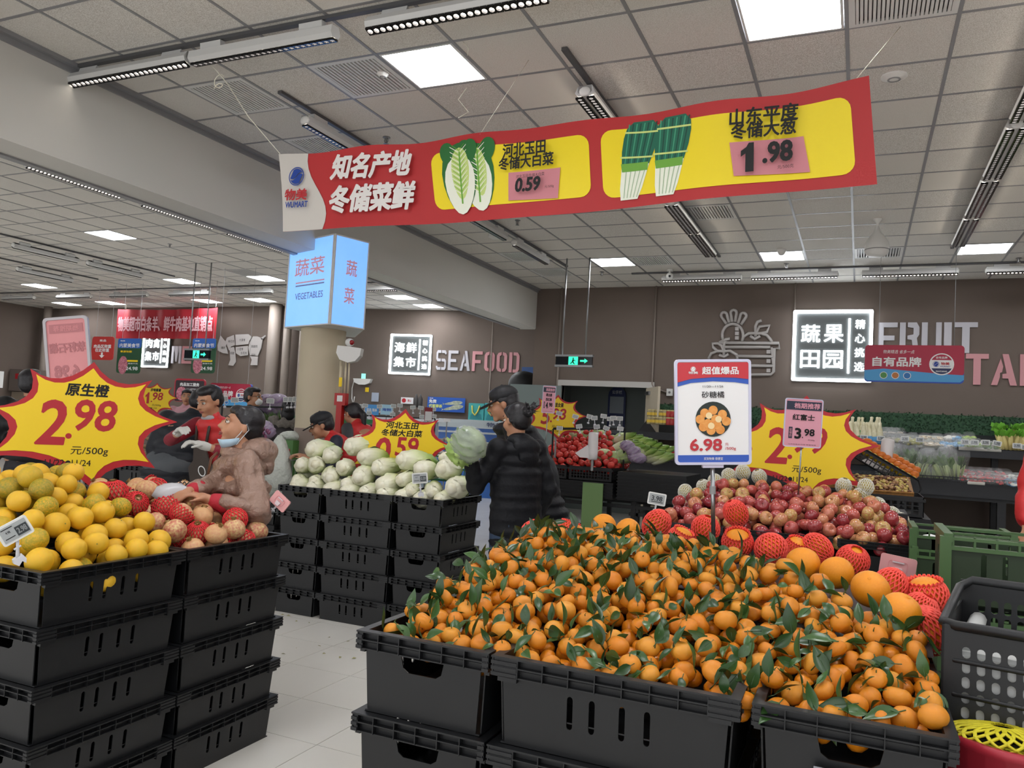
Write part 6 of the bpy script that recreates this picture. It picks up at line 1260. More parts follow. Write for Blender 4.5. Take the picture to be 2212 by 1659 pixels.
# green gift boxes, bag heap and trolley beside the pillar
a = at(614, 955, Y=7.6)
for k, (px, py, Yb, s) in enumerate(((612, 962, 6.95, .26), (582, 950, 7.6, .3))):
    p = at(px, py, Y=Yb); t = thing('green_box', ['green printed carton beside the pillar', 'green carton behind the other one beside the pillar'][k], 'box', (p.x, Yb, p.z-.14)); MB().box(-s/2, s/2, 0, .2, -.35, .2).build('carton', mat('carton_green', '4c7a3c', .5), t)
    if k == 0: txt(t, '新主食', 0, .1, s*.5, .06, PAPERW, -.003, .02); txt(t, '鲜食玉米', 0, .0, s*.6, .06, PAPERW, -.003, .02)
    t2 = thing('bag_bundle', ['bundle of pale plastic bags on the green carton', 'bundle of pale plastic bags on the rear green carton'][k], 'bag', (p.x, Yb+.12, p.z+.1)); MB().ball((0, 0, .0), (s*.5, .14, .06), 14, 8).build('bags', mat('milky_bag', 'c4c9c0', .35, bump=(30, 1.0, .02)), t2, smooth=True)
p = at(617, 1035, Y=6.6); t = thing('shopping_trolley', 'wire shopping trolley with a red handle beside the pillar', 'trolley', (p.x, 6.6, 0))
wz0, wz1 = .62, at(617, 992, Y=6.4).z; M_WIRE = mat('trolley_wire', '8f9698', .3, .8)
for nm, seg in (('wire_side', [((-.28, -.3), (.28, -.3))]), ('wire_side', [((.28, -.3), (.22, .45))]), ('wire_side', [((-.28, -.3), (-.22, .45))]), ('wire_side', [((-.22, .45), (.22, .45))])):
    b = MB(); (ax, ay), (bx, by) = seg[0]
    for k in range(15): u = k/14; b.tube([(ax+(bx-ax)*u, ay+(by-ay)*u, wz0), (ax+(bx-ax)*u, ay+(by-ay)*u, wz1)], .0025, 4)
    for z in (wz0, (wz0+wz1)/2, wz1): b.tube([(ax, ay, z), (bx, by, z)], .005, 5)
    b.build(nm, M_WIRE, t)
MB().tube([(-.3, -.34, wz1+.1), (.3, -.34, wz1+.1)], .014, 10).build('handle', mat('trolley_red', 'a8343a', .4), t, smooth=True); MB().tube([(-.28, -.34, wz1+.1), (-.27, -.2, .2), (-.25, .4, .15)], .012, 8).tube([(.28, -.34, wz1+.1), (.27, -.2, .2), (.25, .4, .15)], .012, 8).build('chassis', M_WIRE, t, smooth=True)
for x in (-.24, .24):
    for y in (-.2, .38): MB().lathe([(0, -.015), (.05, -.015), (.06, 0), (.05, .015), (0, .015)], 12, Matrix.Translation((x, y, .06)) @ Matrix.Rotation(math.pi/2, 4, 'Y')).build('wheel', BLACK, t)
p = at(597, 975, Y=5.9); t = thing('plastic_bag', 'white plastic bag hanging behind the woman in the bronze jacket', 'bag', (p.x-.05, 6.0, p.z-.15)); MB().lathe([(0, -.3), (.12, -.28), (.15, -.1), (.11, .1), (.05, .25), (.02, .3)], 14, ph=lambda th, i: 1+.12*math.sin(4*th+i)).build('bag_film', mat('milky_bag', ''), t, smooth=True)

b = MB(); r_ = random.Random(12)
for (px, py) in ((690, 1395), (711, 1377), (640, 1342), (735, 1420), (752, 1385), (612, 1412), (700, 1412), (765, 1422), (623, 1330), (610, 1328), (668, 1345), (640, 1400)):
    p = at(px, py, Z=.004); a = r_.uniform(0, 6.28); L = r_.uniform(.008, .02); u = Vector((math.cos(a), math.sin(a), 0))*L; v = Vector((-math.sin(a), math.cos(a), 0))*L*.5; b.add([p-u, p-v+Vector((0, 0, .002)), p+u, p+v+Vector((0, 0, .006))], [(0, 1, 2, 3)])
tag(b.build('leaf_debris', mat('dry_scrap', '8f8a5a', .7)), 'scattered leaf scraps on the floor tiles before the cabbage crates', 'debris', kind='stuff')
# ================================================================== WALL SHELVES AT THE RIGHT
SX0, SX1 = -3.3, 4.2
M_SH = mat('shelf_black', '202226', .5); M_HEDGE = mat('artificial_hedge', '1f3a2a', .7, noise=(40, '3b6040', .25))
t = thing('artificial_hedge', 'long strip of dark green artificial hedge along the back wall above the shelves', 'hedge', (0, WY-.01, 1.7)); MB().box(SX0, SX1, -.06, 0, 0, .4).build('hedge_mat', M_HEDGE, t)
b = MB(); r_ = random.Random(3)
for _ in range(5200):
    x, z = r_.uniform(SX0, SX1), r_.uniform(.0, .41); d = Vector((r_.uniform(-1, 1), -1, r_.uniform(-.6, 1))).normalized()*.045; q = Vector((r_.uniform(-1, 1), 0, r_.uniform(-1, 1))).normalized()*.013; p = Vector((x, -.05, z)); b.add([p-q, p+q*.2, p+d, p+q], [(0, 1, 2), (1, 3, 2)])
o = b.build('hedge_leaves', M_HEDGE, t); o['kind'] = 'stuff'
def deck(y0, z0, y1, z1, lab, lip, x0=SX0, x1=SX1):
    t = thing('produce_shelf', lab, 'shelf', (0, 0, 0)); MB().add([(x0, y0, z0), (x1, y0, z0), (x1, y1, z1), (x0, y1, z1), (x0, y0, z0-.03), (x1, y0, z0-.03), (x1, y1, z1-.03), (x0, y1, z1-.03)], [(0, 1, 2, 3), (7, 6, 5, 4), (0, 4, 5, 1), (1, 5, 6, 2), (2, 6, 7, 3), (3, 7, 4, 0)]).build('shelf_board', M_SH, t)
    MB().box(x0, x1, y0-.015, y0, z0-lip, z0+.02).build('front_edge', M_SH, t); return t
U0, U1 = (12.62, 1.60), (13.2, 1.82)      # upper deck front and back
W0, W1 = (12.2, 1.17), (12.75, 1.3)      # lower deck
deck(*U0, *U1, 'upper black wall shelf carrying packed mushrooms and bags', .1); w_ = deck(*W0, *W1, 'lower black wall shelf carrying bagged greens', .2)
b = MB()
for k in range(int((SX1-SX0)/.05)): x = SX0+k*.05; b.box(x, x+.008, W0[0]-.03, W0[0]-.022, W0[1]-.02, W0[1]+.05)
b.box(SX0, SX1, W0[0]-.034, W0[0]-.02, W0[1]+.045, W0[1]+.058).box(SX0, SX1, W0[0]-.034, W0[0]-.02, W0[1]-.03, W0[1]-.02).build('front_grid', M_SH, w_)
t = thing('shelf_frame_stand', 'black metal frame holding up the wall shelves', 'stand', (0, 0, 0))
for k, x in enumerate((-3.2, -1.9, -.7, .55, 1.75, 2.95, 4.1)): MB().box(x-.05, x+.05, 12.3, 12.4, 0, 1.1).build('leg', M_SH, t); MB().box(x-.04, x+.04, 12.95, 13.05, 0, 1.7).build('back_post', M_SH, t)
MB().box(SX0, SX1, 12.28, 12.42, .92, .98).build('cross_bar', M_SH, t); MB().box(SX0, SX1, 12.3, 13.3, .28, .33).build('base_board', M_SH, t)
for k in range(14):
    x = .3+k*.28; t = thing('green_produce_bag', 'dark green bag of produce on the base of the wall shelf', 'bag', (x, 12.6, .33), None, 'dark bags under the wall shelf'); MB().ball((0, 0, .09+.03*math.sin(k*2)), (.14, .15, .1), 12, 7).build('bag_body', mat('dark_green_bag', '26382a', .5, bump=(30, 1, .02)), t, smooth=True)
def ux(px, v=.3, dz=0.):     # place on the upper deck from a photo column
    y = U0[0]+(U1[0]-U0[0])*v; return Vector((at(px, 935, Y=y).x, y, U0[1]+(U1[1]-U0[1])*v+dz))
def wx(px, v=.3, dz=0.):
    y = W0[0]+(W1[0]-W0[0])*v; return Vector((at(px, 1000, Y=y).x, y, W0[1]+(W1[1]-W0[1])*v+dz))
M_PACK = mat('clear_pack', 'ffffff', .08, alpha=.07, spec=1.0); M_SHEEN = mat('bag_sheen', 'e4e8e6', .12, alpha=.16, spec=1.0)
M_ENO = mat('enoki_white', 'dcd6bd', .5, noise=(30, 'c2b98e', .3)); M_GRP = mat('pack_green', '3f9a55', .4); M_BLP = mat('pack_blue', '5c9ac8', .4)
ENO = MB().lathe([(0, 0), (.045, .01), (.05, .1), (.036, .2), (.02, .26), (.025, .3), (0, .31)], 12, ph=lambda th, i: 1+.06*math.sin(6*th)).mesh('mushroom_bundle', M_ENO, True)
BANDG = MB().lathe([(.047, .0), (.053, .03), (.053, .09), (.05, .1)], 12).mesh('printed_band', M_GRP, True); BANDB = MB().lathe([(.047, .0), (.053, .03), (.053, .08), (.05, .1)], 12).mesh('printed_band', M_BLP, True)
for k, px in enumerate((1830, 1842, 1854, 1866, 1836, 1848, 1860)):
    t = thing('mushroom_pack', 'white mushroom pack with green base on the upper wall shelf', 'vegetable', ux(px, .1+.35*(k > 3)), (-.15, 0, k), 'green based mushroom packs'); put('mushroom_bundle', ENO, t); put('printed_band', BANDG, t)
for k, px in enumerate((1872, 1882, 1892, 1901, 1877, 1888, 1897)):
    t = thing('mushroom_pack', 'white mushroom pack with blue base on the upper wall shelf', 'vegetable', ux(px, .1+.4*(k > 3)), (-.15, 0, k), 'blue based mushroom packs'); put('mushroom_bundle', ENO, t); put('printed_band', BANDB, t)
def lumps(name, m, n, R, s, sd, sq=.7):
    b = MB(); r = random.Random(sd)
    for _ in range(n): b.ball((r.uniform(-s, s), r.uniform(-s*.7, s*.7), r.uniform(.3, 1)*s), (R*r.uniform(.7, 1.2), R*r.uniform(.7, 1.2), R*sq), 8, 5)
    return b.mesh(name, m, True)
def pillow(name, m, w, d, h):
    b = MB(); n = 8
    for s in (1, -1):
        vs = []
        for j in range(n+1):
            for i in range(n+1):
                u, v = -1+2*i/n, -1+2*j/n; vs.append((u*w/2, v*d/2, s*h/2*((1-u**4)*(1-v**4))**.5*(1+.15*math.sin(u*9+v*7))+h/2))
        b.add(vs, [((j*(n+1)+i, j*(n+1)+i+1, (j+1)*(n+1)+i+1, (j+1)*(n+1)+i) if s > 0 else ((j+1)*(n+1)+i, (j+1)*(n+1)+i+1, j*(n+1)+i+1, j*(n+1)+i)) for j in range(n) for i in range(n)])
    return b.mesh(name, m, True)
def pack(label, group, pos, m, sd, w=.2, d=.2, h=.1, n=9, R=.035, nm='vegetable_pack', tray=None, lean=.35, film=True, yaw=0.):
    t = thing(nm, label, 'vegetable', pos, (lean, 0, yaw), group); L = lumps('contents', m, n, R, w*.4, sd); put('contents', L, t, scale=(1, 1, h/w*1.3))
    if tray: put('tray', MB().box(-w/2, w/2, -d/2, d/2, 0, .012).box(-w/2, w/2, -d/2-.0, -d/2+.008, .0, h*.4).box(-w/2, w/2, d/2-.008, d/2, 0, h*.4).mesh('tray', tray), t)
    if film: put('film', pillow('film', M_SHEEN if sd % 2 else M_PACK, w*1.05, d*1.05, h*1.1), t)
    return t
M_SHI = mat('brown_mushroom', '8f8478', .6, noise=(30, 'b8ac9c', .3)); M_YEG = mat('yellow_green_pepper', 'c0ae2a', .4, noise=(9, '8f9a2e', .3)); M_WTR = mat('white_tray', 'd8d8d0', .5); M_WMU = mat('white_mushroom', 'd8ccb4', .5, noise=(30, 'b59f80', .25))
for k in range(9): pack('bag of brown grey mushrooms on the upper wall shelf', 'bags of brown mushrooms', ux(1908+(k % 5)*11, .15+.4*(k//5)), M_SHI, k, .2, .2, .13, 12, .035)
for k, px in enumerate((1945, 1963, 1982, 1972)): pack('pack of yellow green peppers on the upper wall shelf', 'packs of yellow green peppers', ux(px, .1+.15*(k == 3)), M_YEG, k, .16, .22, .13, 10, .03)
for k, px in enumerate((1992, 2006, 2020, 2032, 1999, 2025)): pack('white tray of sliced mushrooms under film on the upper wall shelf', 'white mushroom trays', ux(px, .12+.4*(k > 3)), M_WMU, k, .16, .2, .08, 10, .03, tray=M_WTR)
for k, px in enumerate((2046, 2060, 2072, 2053, 2066)): pack('white and blue packet on the upper wall shelf', 'white and blue packets', ux(px, .12+.4*(k > 2)), M_WTR if k % 2 else M_BLP, k+1, .16, .2, .1, 7, .045, lean=.4)
for k, px in enumerate((2085, 2098, 2108, 2093)): pack('film wrapped green and white tray on the upper wall shelf', 'green and white film trays', ux(px, .12+.4*(k > 2)), M_LET_, k+1, .17, .2, .12, 8, .04, tray=M_WTR)
for k, px in enumerate((2122, 2134, 2146, 2156)): pack('flat film tray of small greens on the upper wall shelf', 'flat film trays of greens', ux(px, .12+.2*(k % 2)), M_DKG, k+1, .17, .2, .07, 9, .03, tray=M_WTR)
M_CORN = mat('corn_pale', 'c9b97a', .5)
for k in range(16):
    px = 2160+(k % 8)*8; t = thing('bagged_corn', 'bagged pale corn with bright green leaves at the right end of the upper shelf', 'vegetable', ux(px, .1+.4*(k//8)), (-.2, .1*math.sin(k), k), 'bagged corn'); put('cob', MB().lathe([(0, 0), (.03, .01), (.035, .12), (.025, .2), (0, .22)], 8).mesh('cob', M_CORN, True), t); put('leaf_tuft', tuft(mat('corn_leaf', '6fae3a', .45), 12, .2, k, w=.03), t, loc=(0, 0, .16)); 
GB = [tuft(M_DKG, 26, .26, 70+k, w=.016) for k in range(3)]; GST = MB(); r_ = random.Random(9)
for _ in range(14): a = r_.uniform(0, 6.28); GST.tube([(.02*math.cos(a), .02*math.sin(a), 0), (.05*math.cos(a), .04*math.sin(a), .22)], .006, 5)
GST = GST.mesh('stalks', mat('pale_stalk', 'b5c48a', .5), True)
for k in range(30):
    px = 1902+(k % 15)*12.2; t = thing('bagged_greens', 'clear bag of long leafy greens on the lower wall shelf', 'vegetable', wx(px, .08+.4*(k//15), .0), (-.35+.1*math.sin(k), .12*math.sin(k*2), k*.7), 'bagged leafy greens'); put('stalks', GST, t); put('leaf_tuft', GB[k % 3], t, loc=(0, 0, .16))
    put('film', MB().lathe([(.055, 0), (.075, .15), (.1, .33), (.08, .42)], 10, ph=lambda th, i: 1+.12*math.sin(4*th+i)).mesh('film', M_PACK if k % 3 else M_SHEEN, True), t)
M_STR = mat('berry_red', 'a8262c', .35, noise=(40, 'c9484a', .3))
for k in range(15):
    px = 2088+(k % 5)*20; pack('clear punnet of red tomatoes on the lower wall shelf', 'punnets of red tomatoes', wx(px, .06+.3*(k//5), .0), M_STR, k*2, .2, .16, .1, 16, .022, tray=M_WTR if k % 4 == 1 else None, lean=.45)
for k in range(6): pack('blue and white packet at the right end of the lower shelf', 'blue and white packets of the lower shelf', wx(2190+(k % 3)*14, .06+.35*(k//3)), M_WTR if k % 2 else mat('pack_deep_blue', '4a7090', .4), k+1, .22, .16, .09, 7, .05, lean=.45)
for k, (px, py) in enumerate(((1866, 945), (1903, 947), (1955, 948), (1987, 950), (2085, 955), (2105, 956), (2129, 956), (2154, 958), (2197, 963), (2216, 966))):
    etag(px, py, at(px, py, Y=12.58).xyz.__sub__(EYE).dot(_d), .105, 'grey electronic tag on the upper wall shelf edge, %s from the left' % order(k), '1.98' if k % 2 else '3.98', None, roll=(.18 if k == 7 else 0), group='tags on the upper wall shelf', hook=False)
# jars at the left end of the shelf
JB = MB().lathe([(0, 0), (.04, .002), (.043, .02), (.043, .09), (.036, .105), (.034, .11)], 14).mesh('glass_body', mat('jar_pickle', '6a5a34', .2, noise=(12, 'a8a080', .3)), True); JB2 = MB().lathe([(0, 0), (.04, .002), (.043, .02), (.043, .09), (.036, .105), (.034, .11)], 14).mesh('glass_body', mat('jar_red', '9a2f30', .2), True)
JL = MB().lathe([(.036, .105), (.038, .108), (.038, .125), (0, .127)], 14).mesh('lid', mat('jar_lid', 'b5a878', .4)); JY = MB().lathe([(.0438, .03), (.0438, .075)], 14).mesh('paper_label', mat('jar_label_yellow', 'c9a83a', .5))
n = 0
for tier, (zz, yy) in enumerate(((1.86, 12.7), (1.74, 12.6), (1.28, 12.5), (1.16, 12.4))):
    for k in range(9):
        p = at(1402+k*8.2, 920, Y=yy); red = k > 4; t = thing('glass_jar', ('red topped jar' if red else 'pickle jar with yellow label')+' at the left end of the wall shelves, %s' % ('upper shelf' if tier < 2 else 'lower shelf'), 'jar', (p.x, yy, zz), None, ('red jars ' if red else 'pickle jars ')+('up' if tier < 2 else 'down'))
        put('glass_body', JB2 if red else JB, t); put('lid', JL, t); (None if red else put('paper_label', JY, t))
# chestnut trays, mesh tray of fruit and crate at the end of the apple island
p0, p1 = at(1845, 1062, Y=7.1), at(1955, 1068, Y=7.1); cx = (p0.x+p1.x)/2; wz = p1.z
t = thing('wicker_tray', 'rectangular wicker tray of chestnuts right of the star board', 'tray', (cx-.03, 7.4, wz)); M_WK = mat('wicker_gold', 'a8793c', .6, noise=(60, '6f4a20', .3))
MB().box(-.27, .27, -.3, .3, 0, .02).build('tray_base', M_WK, t)
for (x0, x1, y0, y1) in ((-.28, .28, -.31, -.29), (-.28, .28, .29, .31), (-.28, -.26, -.3, .3), (.26, .28, -.3, .3)): MB().box(x0, x1, y0, y1, 0, .06).tube([(x0, y0, .06), (x1 if x1-x0 > .1 else x0, y0 if x1-x0 > .1 else y1, .065)], .009, 6).build('tray_side', M_WK, t)
t.rotation_euler = (.16, 0, 0)
b = MB(); r_ = random.Random(4)
for _ in range(420): x, y = r_.uniform(-.25, .25), r_.uniform(-.28, .28); b.m = r_.randrange(3); b.ball((x, y, .035+r_.uniform(0, .035)+.02*math.cos(x*6)*math.cos(y*5)), (.016, .014, .012), 6, 4)
o = b.build('chestnuts', [mat('chestnut_brown', '5f3826', .3), mat('chestnut_tan', 'a8825a', .4), mat('nut_yellow', 'c4ae62', .4)], t, smooth=True); o['kind'] = 'stuff'
t = thing('wicker_tray', 'wicker tray of red dates left of the chestnuts', 'tray', (at(1805, 1040, Y=7.4).x, 7.5, wz+.0)); MB().box(-.15, .12, -.2, .3, 0, .05).build('tray_base', M_WK, t); b = MB()
for _ in range(120): b.ball((r_.uniform(-.13, .1), r_.uniform(-.18, .28), .055+r_.uniform(0, .02)), (.018, .014, .013), 6, 4)
o = b.build('dates', mat('date_red', '8c3530', .35), t, smooth=True); o['kind'] = 'stuff'
mesh_crate(cx-.3, cx+.32, 7.05, 7.7, wz-.17, .16, 'perforated black crate under the chestnut tray', cols=12)
box_ = thing('display_block', 'black bin below the perforated crate at the end of the apple island', 'bin', (cx, 7.4, 0)); MB().box(-.36, .37, -.36, .4, 0, wz-.18).build('bin_body', M_CR, box_); MB().box(-.37, .38, -.375, -.36, wz-.26, wz-.2).build('rim', M_CR, box_)
# sloping mesh tray of fruit
A, B_ = at(1838, 985, Y=8.1), at(1968, 1062, Y=8.1)
t = thing('mesh_tray', 'sloping black mesh tray holding netted fruit right of the star board', 'tray', ((A.x+B_.x)/2, 8.1, (A.z+B_.z)/2), (0, math.atan2(A.z-B_.z, B_.x-A.x), 0)); L = (B_-A).length
hs = [rect(-L/2+.02+k*.04, -L/2+.05+k*.04, .015+r*.045, .05+r*.045) for k in range(int((L-.04)/.04)) for r in range(2)]
for y in (-.0, .5): MB().prism(rect(-L/2, L/2, 0, .12), hs, y, y+.008).build('mesh_side', M_CR, t, fix=True)
MB().box(-L/2, L/2, 0, .5, 0, .008).tube([(-L/2, 0, .12), (L/2, 0, .12), (L/2+.06, 0, .06), (L/2+.08, 0, -.15)], .009, 6).build('mesh_floor', M_CR, t)
for k in range(30):
    r, c = divmod(k, 10); u = -L/2+.05+c*(L-.1)/9.; o_ = k % 3 == 0
    f = thing('orange_fruit' if r else 'yellow_fruit', 'small orange persimmon in the sloping mesh tray' if r else 'small yellow fruit along the front of the sloping mesh tray', 'fruit', t.matrix_basis @ Vector((u, .08+r*.15, .1+r*.03)) if False else Matrix.Translation(t.location) @ t.rotation_euler.to_matrix().to_4x4() @ Vector((u, .07+r*.15, .1+r*.045)), None, 'persimmons in the mesh tray' if r else 'yellow fruit in the mesh tray')
    put('fruit_skin', fruit_mesh('fruit_skin', 1, mat('persimmon', 'cf6f22', .35) if r else mat('yellow_fruit_skin', 'd8b52a', .4), .8, .1, .1, 12, 8), f, scale=.05 if r else .042)
# ================================================================== GREEN CRATES AND BLACK BASKET AT THE RIGHT EDGE
M_GC = mat('crate_dark_green', '26371f', .45, noise=(3, '21301c', .3)); M_GL = mat('crate_edge_green', '446038', .4)
def green_crate(px, py, Y, w, d, h, lab, z0=0., rot=0.):
    p = at(px, py, Y=Y); t = thing('green_crate', lab, 'crate', (p.x+w/2, Y+d/2, p.z-h), (0, 0, rot))
    sh = [pill(-w*.3+k*.07, h*.52, .018, h*.5, 3) for k in range(int(w*.6/.07)+1)]
    MB().prism(rect(-w/2, w/2, 0, h-.05), sh, 0, .012, M=Matrix.Translation((0, -d/2, 0))).build('front_wall', M_GC, t, fix=True); MB().prism(rect(-w/2, w/2, 0, h-.05), sh, -.012, 0, M=Matrix.Translation((0, d/2, 0))).build('back_wall', M_GC, t, fix=True)
    for s in (-1, 1): MB().prism(rect(-d/2, d/2, 0, h-.02), [rect(-.08, .08, h*.6, h*.75)], 0, .012, M=Matrix.Translation((s*(w/2-.006), 0, 0)) @ Matrix.Rotation(math.pi/2, 4, 'Z')).build('side_wall', M_GC, t, fix=True)
    e = MB()
    for s in (-1, 1): e.box(-w/2, w/2, s*d/2-.012, s*d/2+.012, h-.05, h-.035).box(-w/2, w/2, s*d/2-.012, s*d/2+.012, h-.012, h)
    e.box(-w/2-.012, -w/2+.02, -d/2-.015, d/2+.015, h-.02, h+.012).box(w/2-.02, w/2+.012, -d/2-.015, d/2+.015, h-.02, h+.012)
    for k in range(9): x = -w/2+.02+(w-.04)*k/8; e.box(x-.004, x+.004, -d/2-.01, -d/2+.01, h-.05, h)
    for s in (-1, 1): e.box(s*w/2-.025, s*w/2+.015, -d/2-.016, -d/2+.02, 0, h)
    e.build('edge_rim', M_GL, t); MB().box(-w/2+.01, w/2-.01, -d/2+.01, d/2-.01, 0, .01).build('crate_floor', M_GC, t); return t
green_crate(2046, 1158, 3.5, .62, .42, .25, 'light rimmed green crate, topmost beside the black basket')
for k in range(4): 
    p = at(2046, 1158, Y=3.5); z = p.z-.25*(k+2)-.01
    if z > -.05: green_crate(2046, 1158, 3.5, .6, .4, .24, 'dark green crate, %s below the light rimmed one' % ['first', 'second', 'third', 'fourth'][k]); o = [x for x in COL.objects if x.name.startswith('green_crate')][-1]; o.location.z = max(z, 0)
green_crate(1975, 1142, 5.2, .5, .4, .17, 'flat dark green crate beside the apple stacks, upper one'); green_crate(1975, 1185, 5.15, .52, .4, .3, 'dark green crate beside the apple stacks, lower one')
p = at(1975, 1185, Y=5.15)
for k in range(3):
    z = p.z-.3-.29*(k+1)
    if z > -.1: green_crate(1975, 1185, 5.15, .5, .38, .28, 'dark green crate deep in the stack beside the apples, %s' % ['upper', 'middle', 'lowest'][k]); o = [x for x in COL.objects if x.name.startswith('green_crate')][-1]; o.location.z = max(z, 0)
t = thing('crumpled_paper', 'white crumpled paper in the green crate beside the apples', 'paper', at(2010, 1172, Y=5.3)); MB().ball((0, 0, 0), (.07, .05, .05), 7, 5).build('paper_sheet', PAPERW, t)
# black perforated basket in front
def basket(px, py, D, w, d, h, lab):
    p = at(px, py, D=D); t = thing('plastic_basket', lab, 'basket', (p.x+w/2+.01, p.y+d/2-.02, p.z-h), (0, 0, -.2))
    n = 8; rows = 5; M_B = mat('basket_black', '17181a', .45, bump=(80, .1, .002))
    def wall(L, M, top_open=False, hh=h):
        m = int(L/.034); hs = []
        for r in range(rows):
            if r in (2, 4) and False: continue
            for c in range(m-1): cx_ = -L/2+.055+c*(L-.11)/(m-2); hs.append(pill(cx_, .025+(hh-.07)*(r+.5)/rows, .0185, (hh-.07)/rows*.8, 3))
        MB().prism(rect(-L/2, L/2, 0, hh), hs, 0, .006, M=M).build('basket_wall', M_B, t, fix=True)
    wall(w, Matrix.Translation((0, -d/2, 0))); wall(d, Matrix.Translation((-w/2, 0, 0)) @ Matrix.Rotation(-math.pi/2, 4, 'Z')); wall(w, Matrix.Translation((0, d/2, 0)) @ Matrix.Rotation(math.pi, 4, 'Z'), hh=h+.06); wall(d, Matrix.Translation((w/2, 0, 0)) @ Matrix.Rotation(math.pi/2, 4, 'Z'))
    P = [(-w/2+.03, -d/2, h), (w/2-.03, -d/2, h), (w/2, -d/2+.03, h), (w/2, d/2-.03, h+.04), (w/2-.03, d/2, h+.06), (-w/2+.03, d/2, h+.06), (-w/2, d/2-.03, h+.04), (-w/2, -d/2+.03, h)]
    MB().tube(P, .013, 8, closed=True).build('top_rim', M_B, t, smooth=True); MB().tube([(x*1.0, y*1.0, h*.66) for x, y, z in P], .006, 6, closed=True).tube([(x, y, h*.33) for x, y, z in P], .006, 6, closed=True).tube([(x, y, .01) for x, y, z in P], .012, 6, closed=True).build('rib_band', M_B, t, smooth=True); MB().box(-w/2, w/2, -d/2, d/2, 0, .008).build('basket_floor', M_B, t)
    return t
bk_ = basket(2064, 1356, 1.98, .5, .42, .255, 'black perforated plastic basket with white foam lining at the right edge')
t = thing('foam_lining', 'white foam sheet lining the black basket', 'sheet', M=bk_.matrix_basis.copy() if False else Matrix.Translation(bk_.location) @ Matrix.Rotation(-.2, 4, 'Z'))
MB().box(-.23, .23, -.19, .18, .175, .19).box(-.235, .235, -.195, -.185, .01, .18).box(-.235, -.225, -.19, .18, .01, .18).build('flat_sheet', mat('white_foam', 'b9bab8', .7), t)
MB().tube([(-.2, -.17, .2), (-.2, 0, .205), (-.2, .17, .21)], .022, 10).build('folded_edge', MATS['white_foam'], t, smooth=True)
t = thing('trolley_stand', 'dark trolley carrying the black basket', 'trolley', (bk_.location.x, bk_.location.y, 0)); 
for x in (-.2, .2):
    for y in (-.16, .16): MB().tube([(x, y, .0), (x, y, bk_.location.z)], .013, 8).build('leg', CHROME, t, smooth=True)
MB().box(-.23, .23, -.19, .19, bk_.location.z-.03, bk_.location.z-.005).build('top_board', BLACK, t)
p = at(2140, 1620, D=1.95); t = thing('red_bin', 'dark red plastic bin under the black basket', 'bin', (p.x+.05, p.y+.0, .25)); MB().lathe([(0, 0), (.13, 0), (.16, p.z-.22), (.165, p.z-.22), (.165, p.z-.2), (.15, p.z-.2), (.12, .02), (0, .02)], 24).build('bin_body', mat('bin_red', 'a02634', .4), t, smooth=True)
t = thing('yellow_foam_net', 'yellow foam fruit net lying over the red bin', 'net', at(2165, 1597, D=1.9)); put('foam_net', netmesh('foam_net', 1, mat('yellow_foam', 'c9bd22', .6), .5, 22, 8, .2, .2, .1), t, scale=(.12, .07, .06))
t = thing('green_bin', 'green box hidden behind the black basket', 'box', (.75, 2.95, 0)); MB().box(-.2, .3, -.1, .2, 0, .6).build('box_body', M_GC, t)
# ================================================================== SEAFOOD COUNTER
def tank_y(px, py): return plane_at(px, py, p0=Vector((-12.6, 16.3, 0))+Vector((.177, -.984, 0))*1.6)
a, b_ = tank_y(1005, 912), tank_y(1090, 912); c = tank_y(1005, 975); M_T = Matrix.Translation((a.x, a.y, 0)) @ Matrix.Rotation(SEA, 4, 'Z'); w = (b_-a).xy.length*1.5
t = thing('fish_tank', 'blue fish tank with a pale steel top below the turquoise bags', 'fish tank', M=M_T)
MB().box(-.6, w, 0, .8, 0, a.z-.12).build('tank_body', mat('tank_blue', '1c4f9a', .25, noise=(2, '2a68b8', .3)), t); MB().box(-.6, w, -.04, .84, a.z-.12, a.z+.06).build('tank_top', mat('tank_steel', 'aab4b8', .3), t); MB().box(-.6, w, -.05, 0, a.z-.24, a.z-.2).build('rail', mat('tank_steel', ''), t); txt(t, '物美 水产', .9, a.z-.03, .8, .1, NAVY, -.045, .02)
for k in range(2): MB().lathe([(0, -.2), (.04, -.12), (.05, 0), (.02, .16), (.05, .22), (0, .2)], 10, Matrix.Translation((.5+k*.65, -.03, a.z-.45-.1*k)) @ Matrix.Rotation(math.pi/2, 4, 'Y')).build('fish', mat('fish_silver', '8d948a', .3), t, smooth=True)
M_TQ = mat('turquoise_bag', '46b0b0', .45, noise=(10, '3aa0a4', .3))
for k, (x0, x1) in enumerate(((1010, 1043), (1045, 1080))):
    a2, b2 = tank_y(x0, 870), tank_y(x1, 903); w2 = (b2-a2).xy.length; h2 = a2.z-(a.z+.06)
    t = thing('gift_bag', ['turquoise gift bag with yellow handles, left one on the fish tank', 'turquoise gift bag partly hidden by the black cap'][k], 'bag', M=Matrix.Translation((a2.x, a2.y, a.z+.06)) @ Matrix.Rotation(SEA, 4, 'Z')); MB().box(0, w2*.96, .1, .35, 0, h2).build('bag_body', M_TQ, t)
    MB().tube([(w2*.22, .09, h2*.85), (w2*.28, .07, h2*.45), (w2*.45, .06, h2*.28), (w2*.6, .07, h2*.5), (w2*.7, .09, h2*.85)], .018, 6).build('handle', mat('handle_yellow', 'c9c45a', .5), t, smooth=True); flat(t, 'print', [(w2*.1, h2*.05), (w2*.86, h2*.05), (w2*.8, h2*.35), (w2*.6, h2*.42), (w2*.3, h2*.4), (w2*.15, h2*.3)], mat('teal_print', '2f8a92', .5), .099)
a3, b3 = tank_y(640, 905), tank_y(1000, 905); L3 = (b3-a3).xy.length
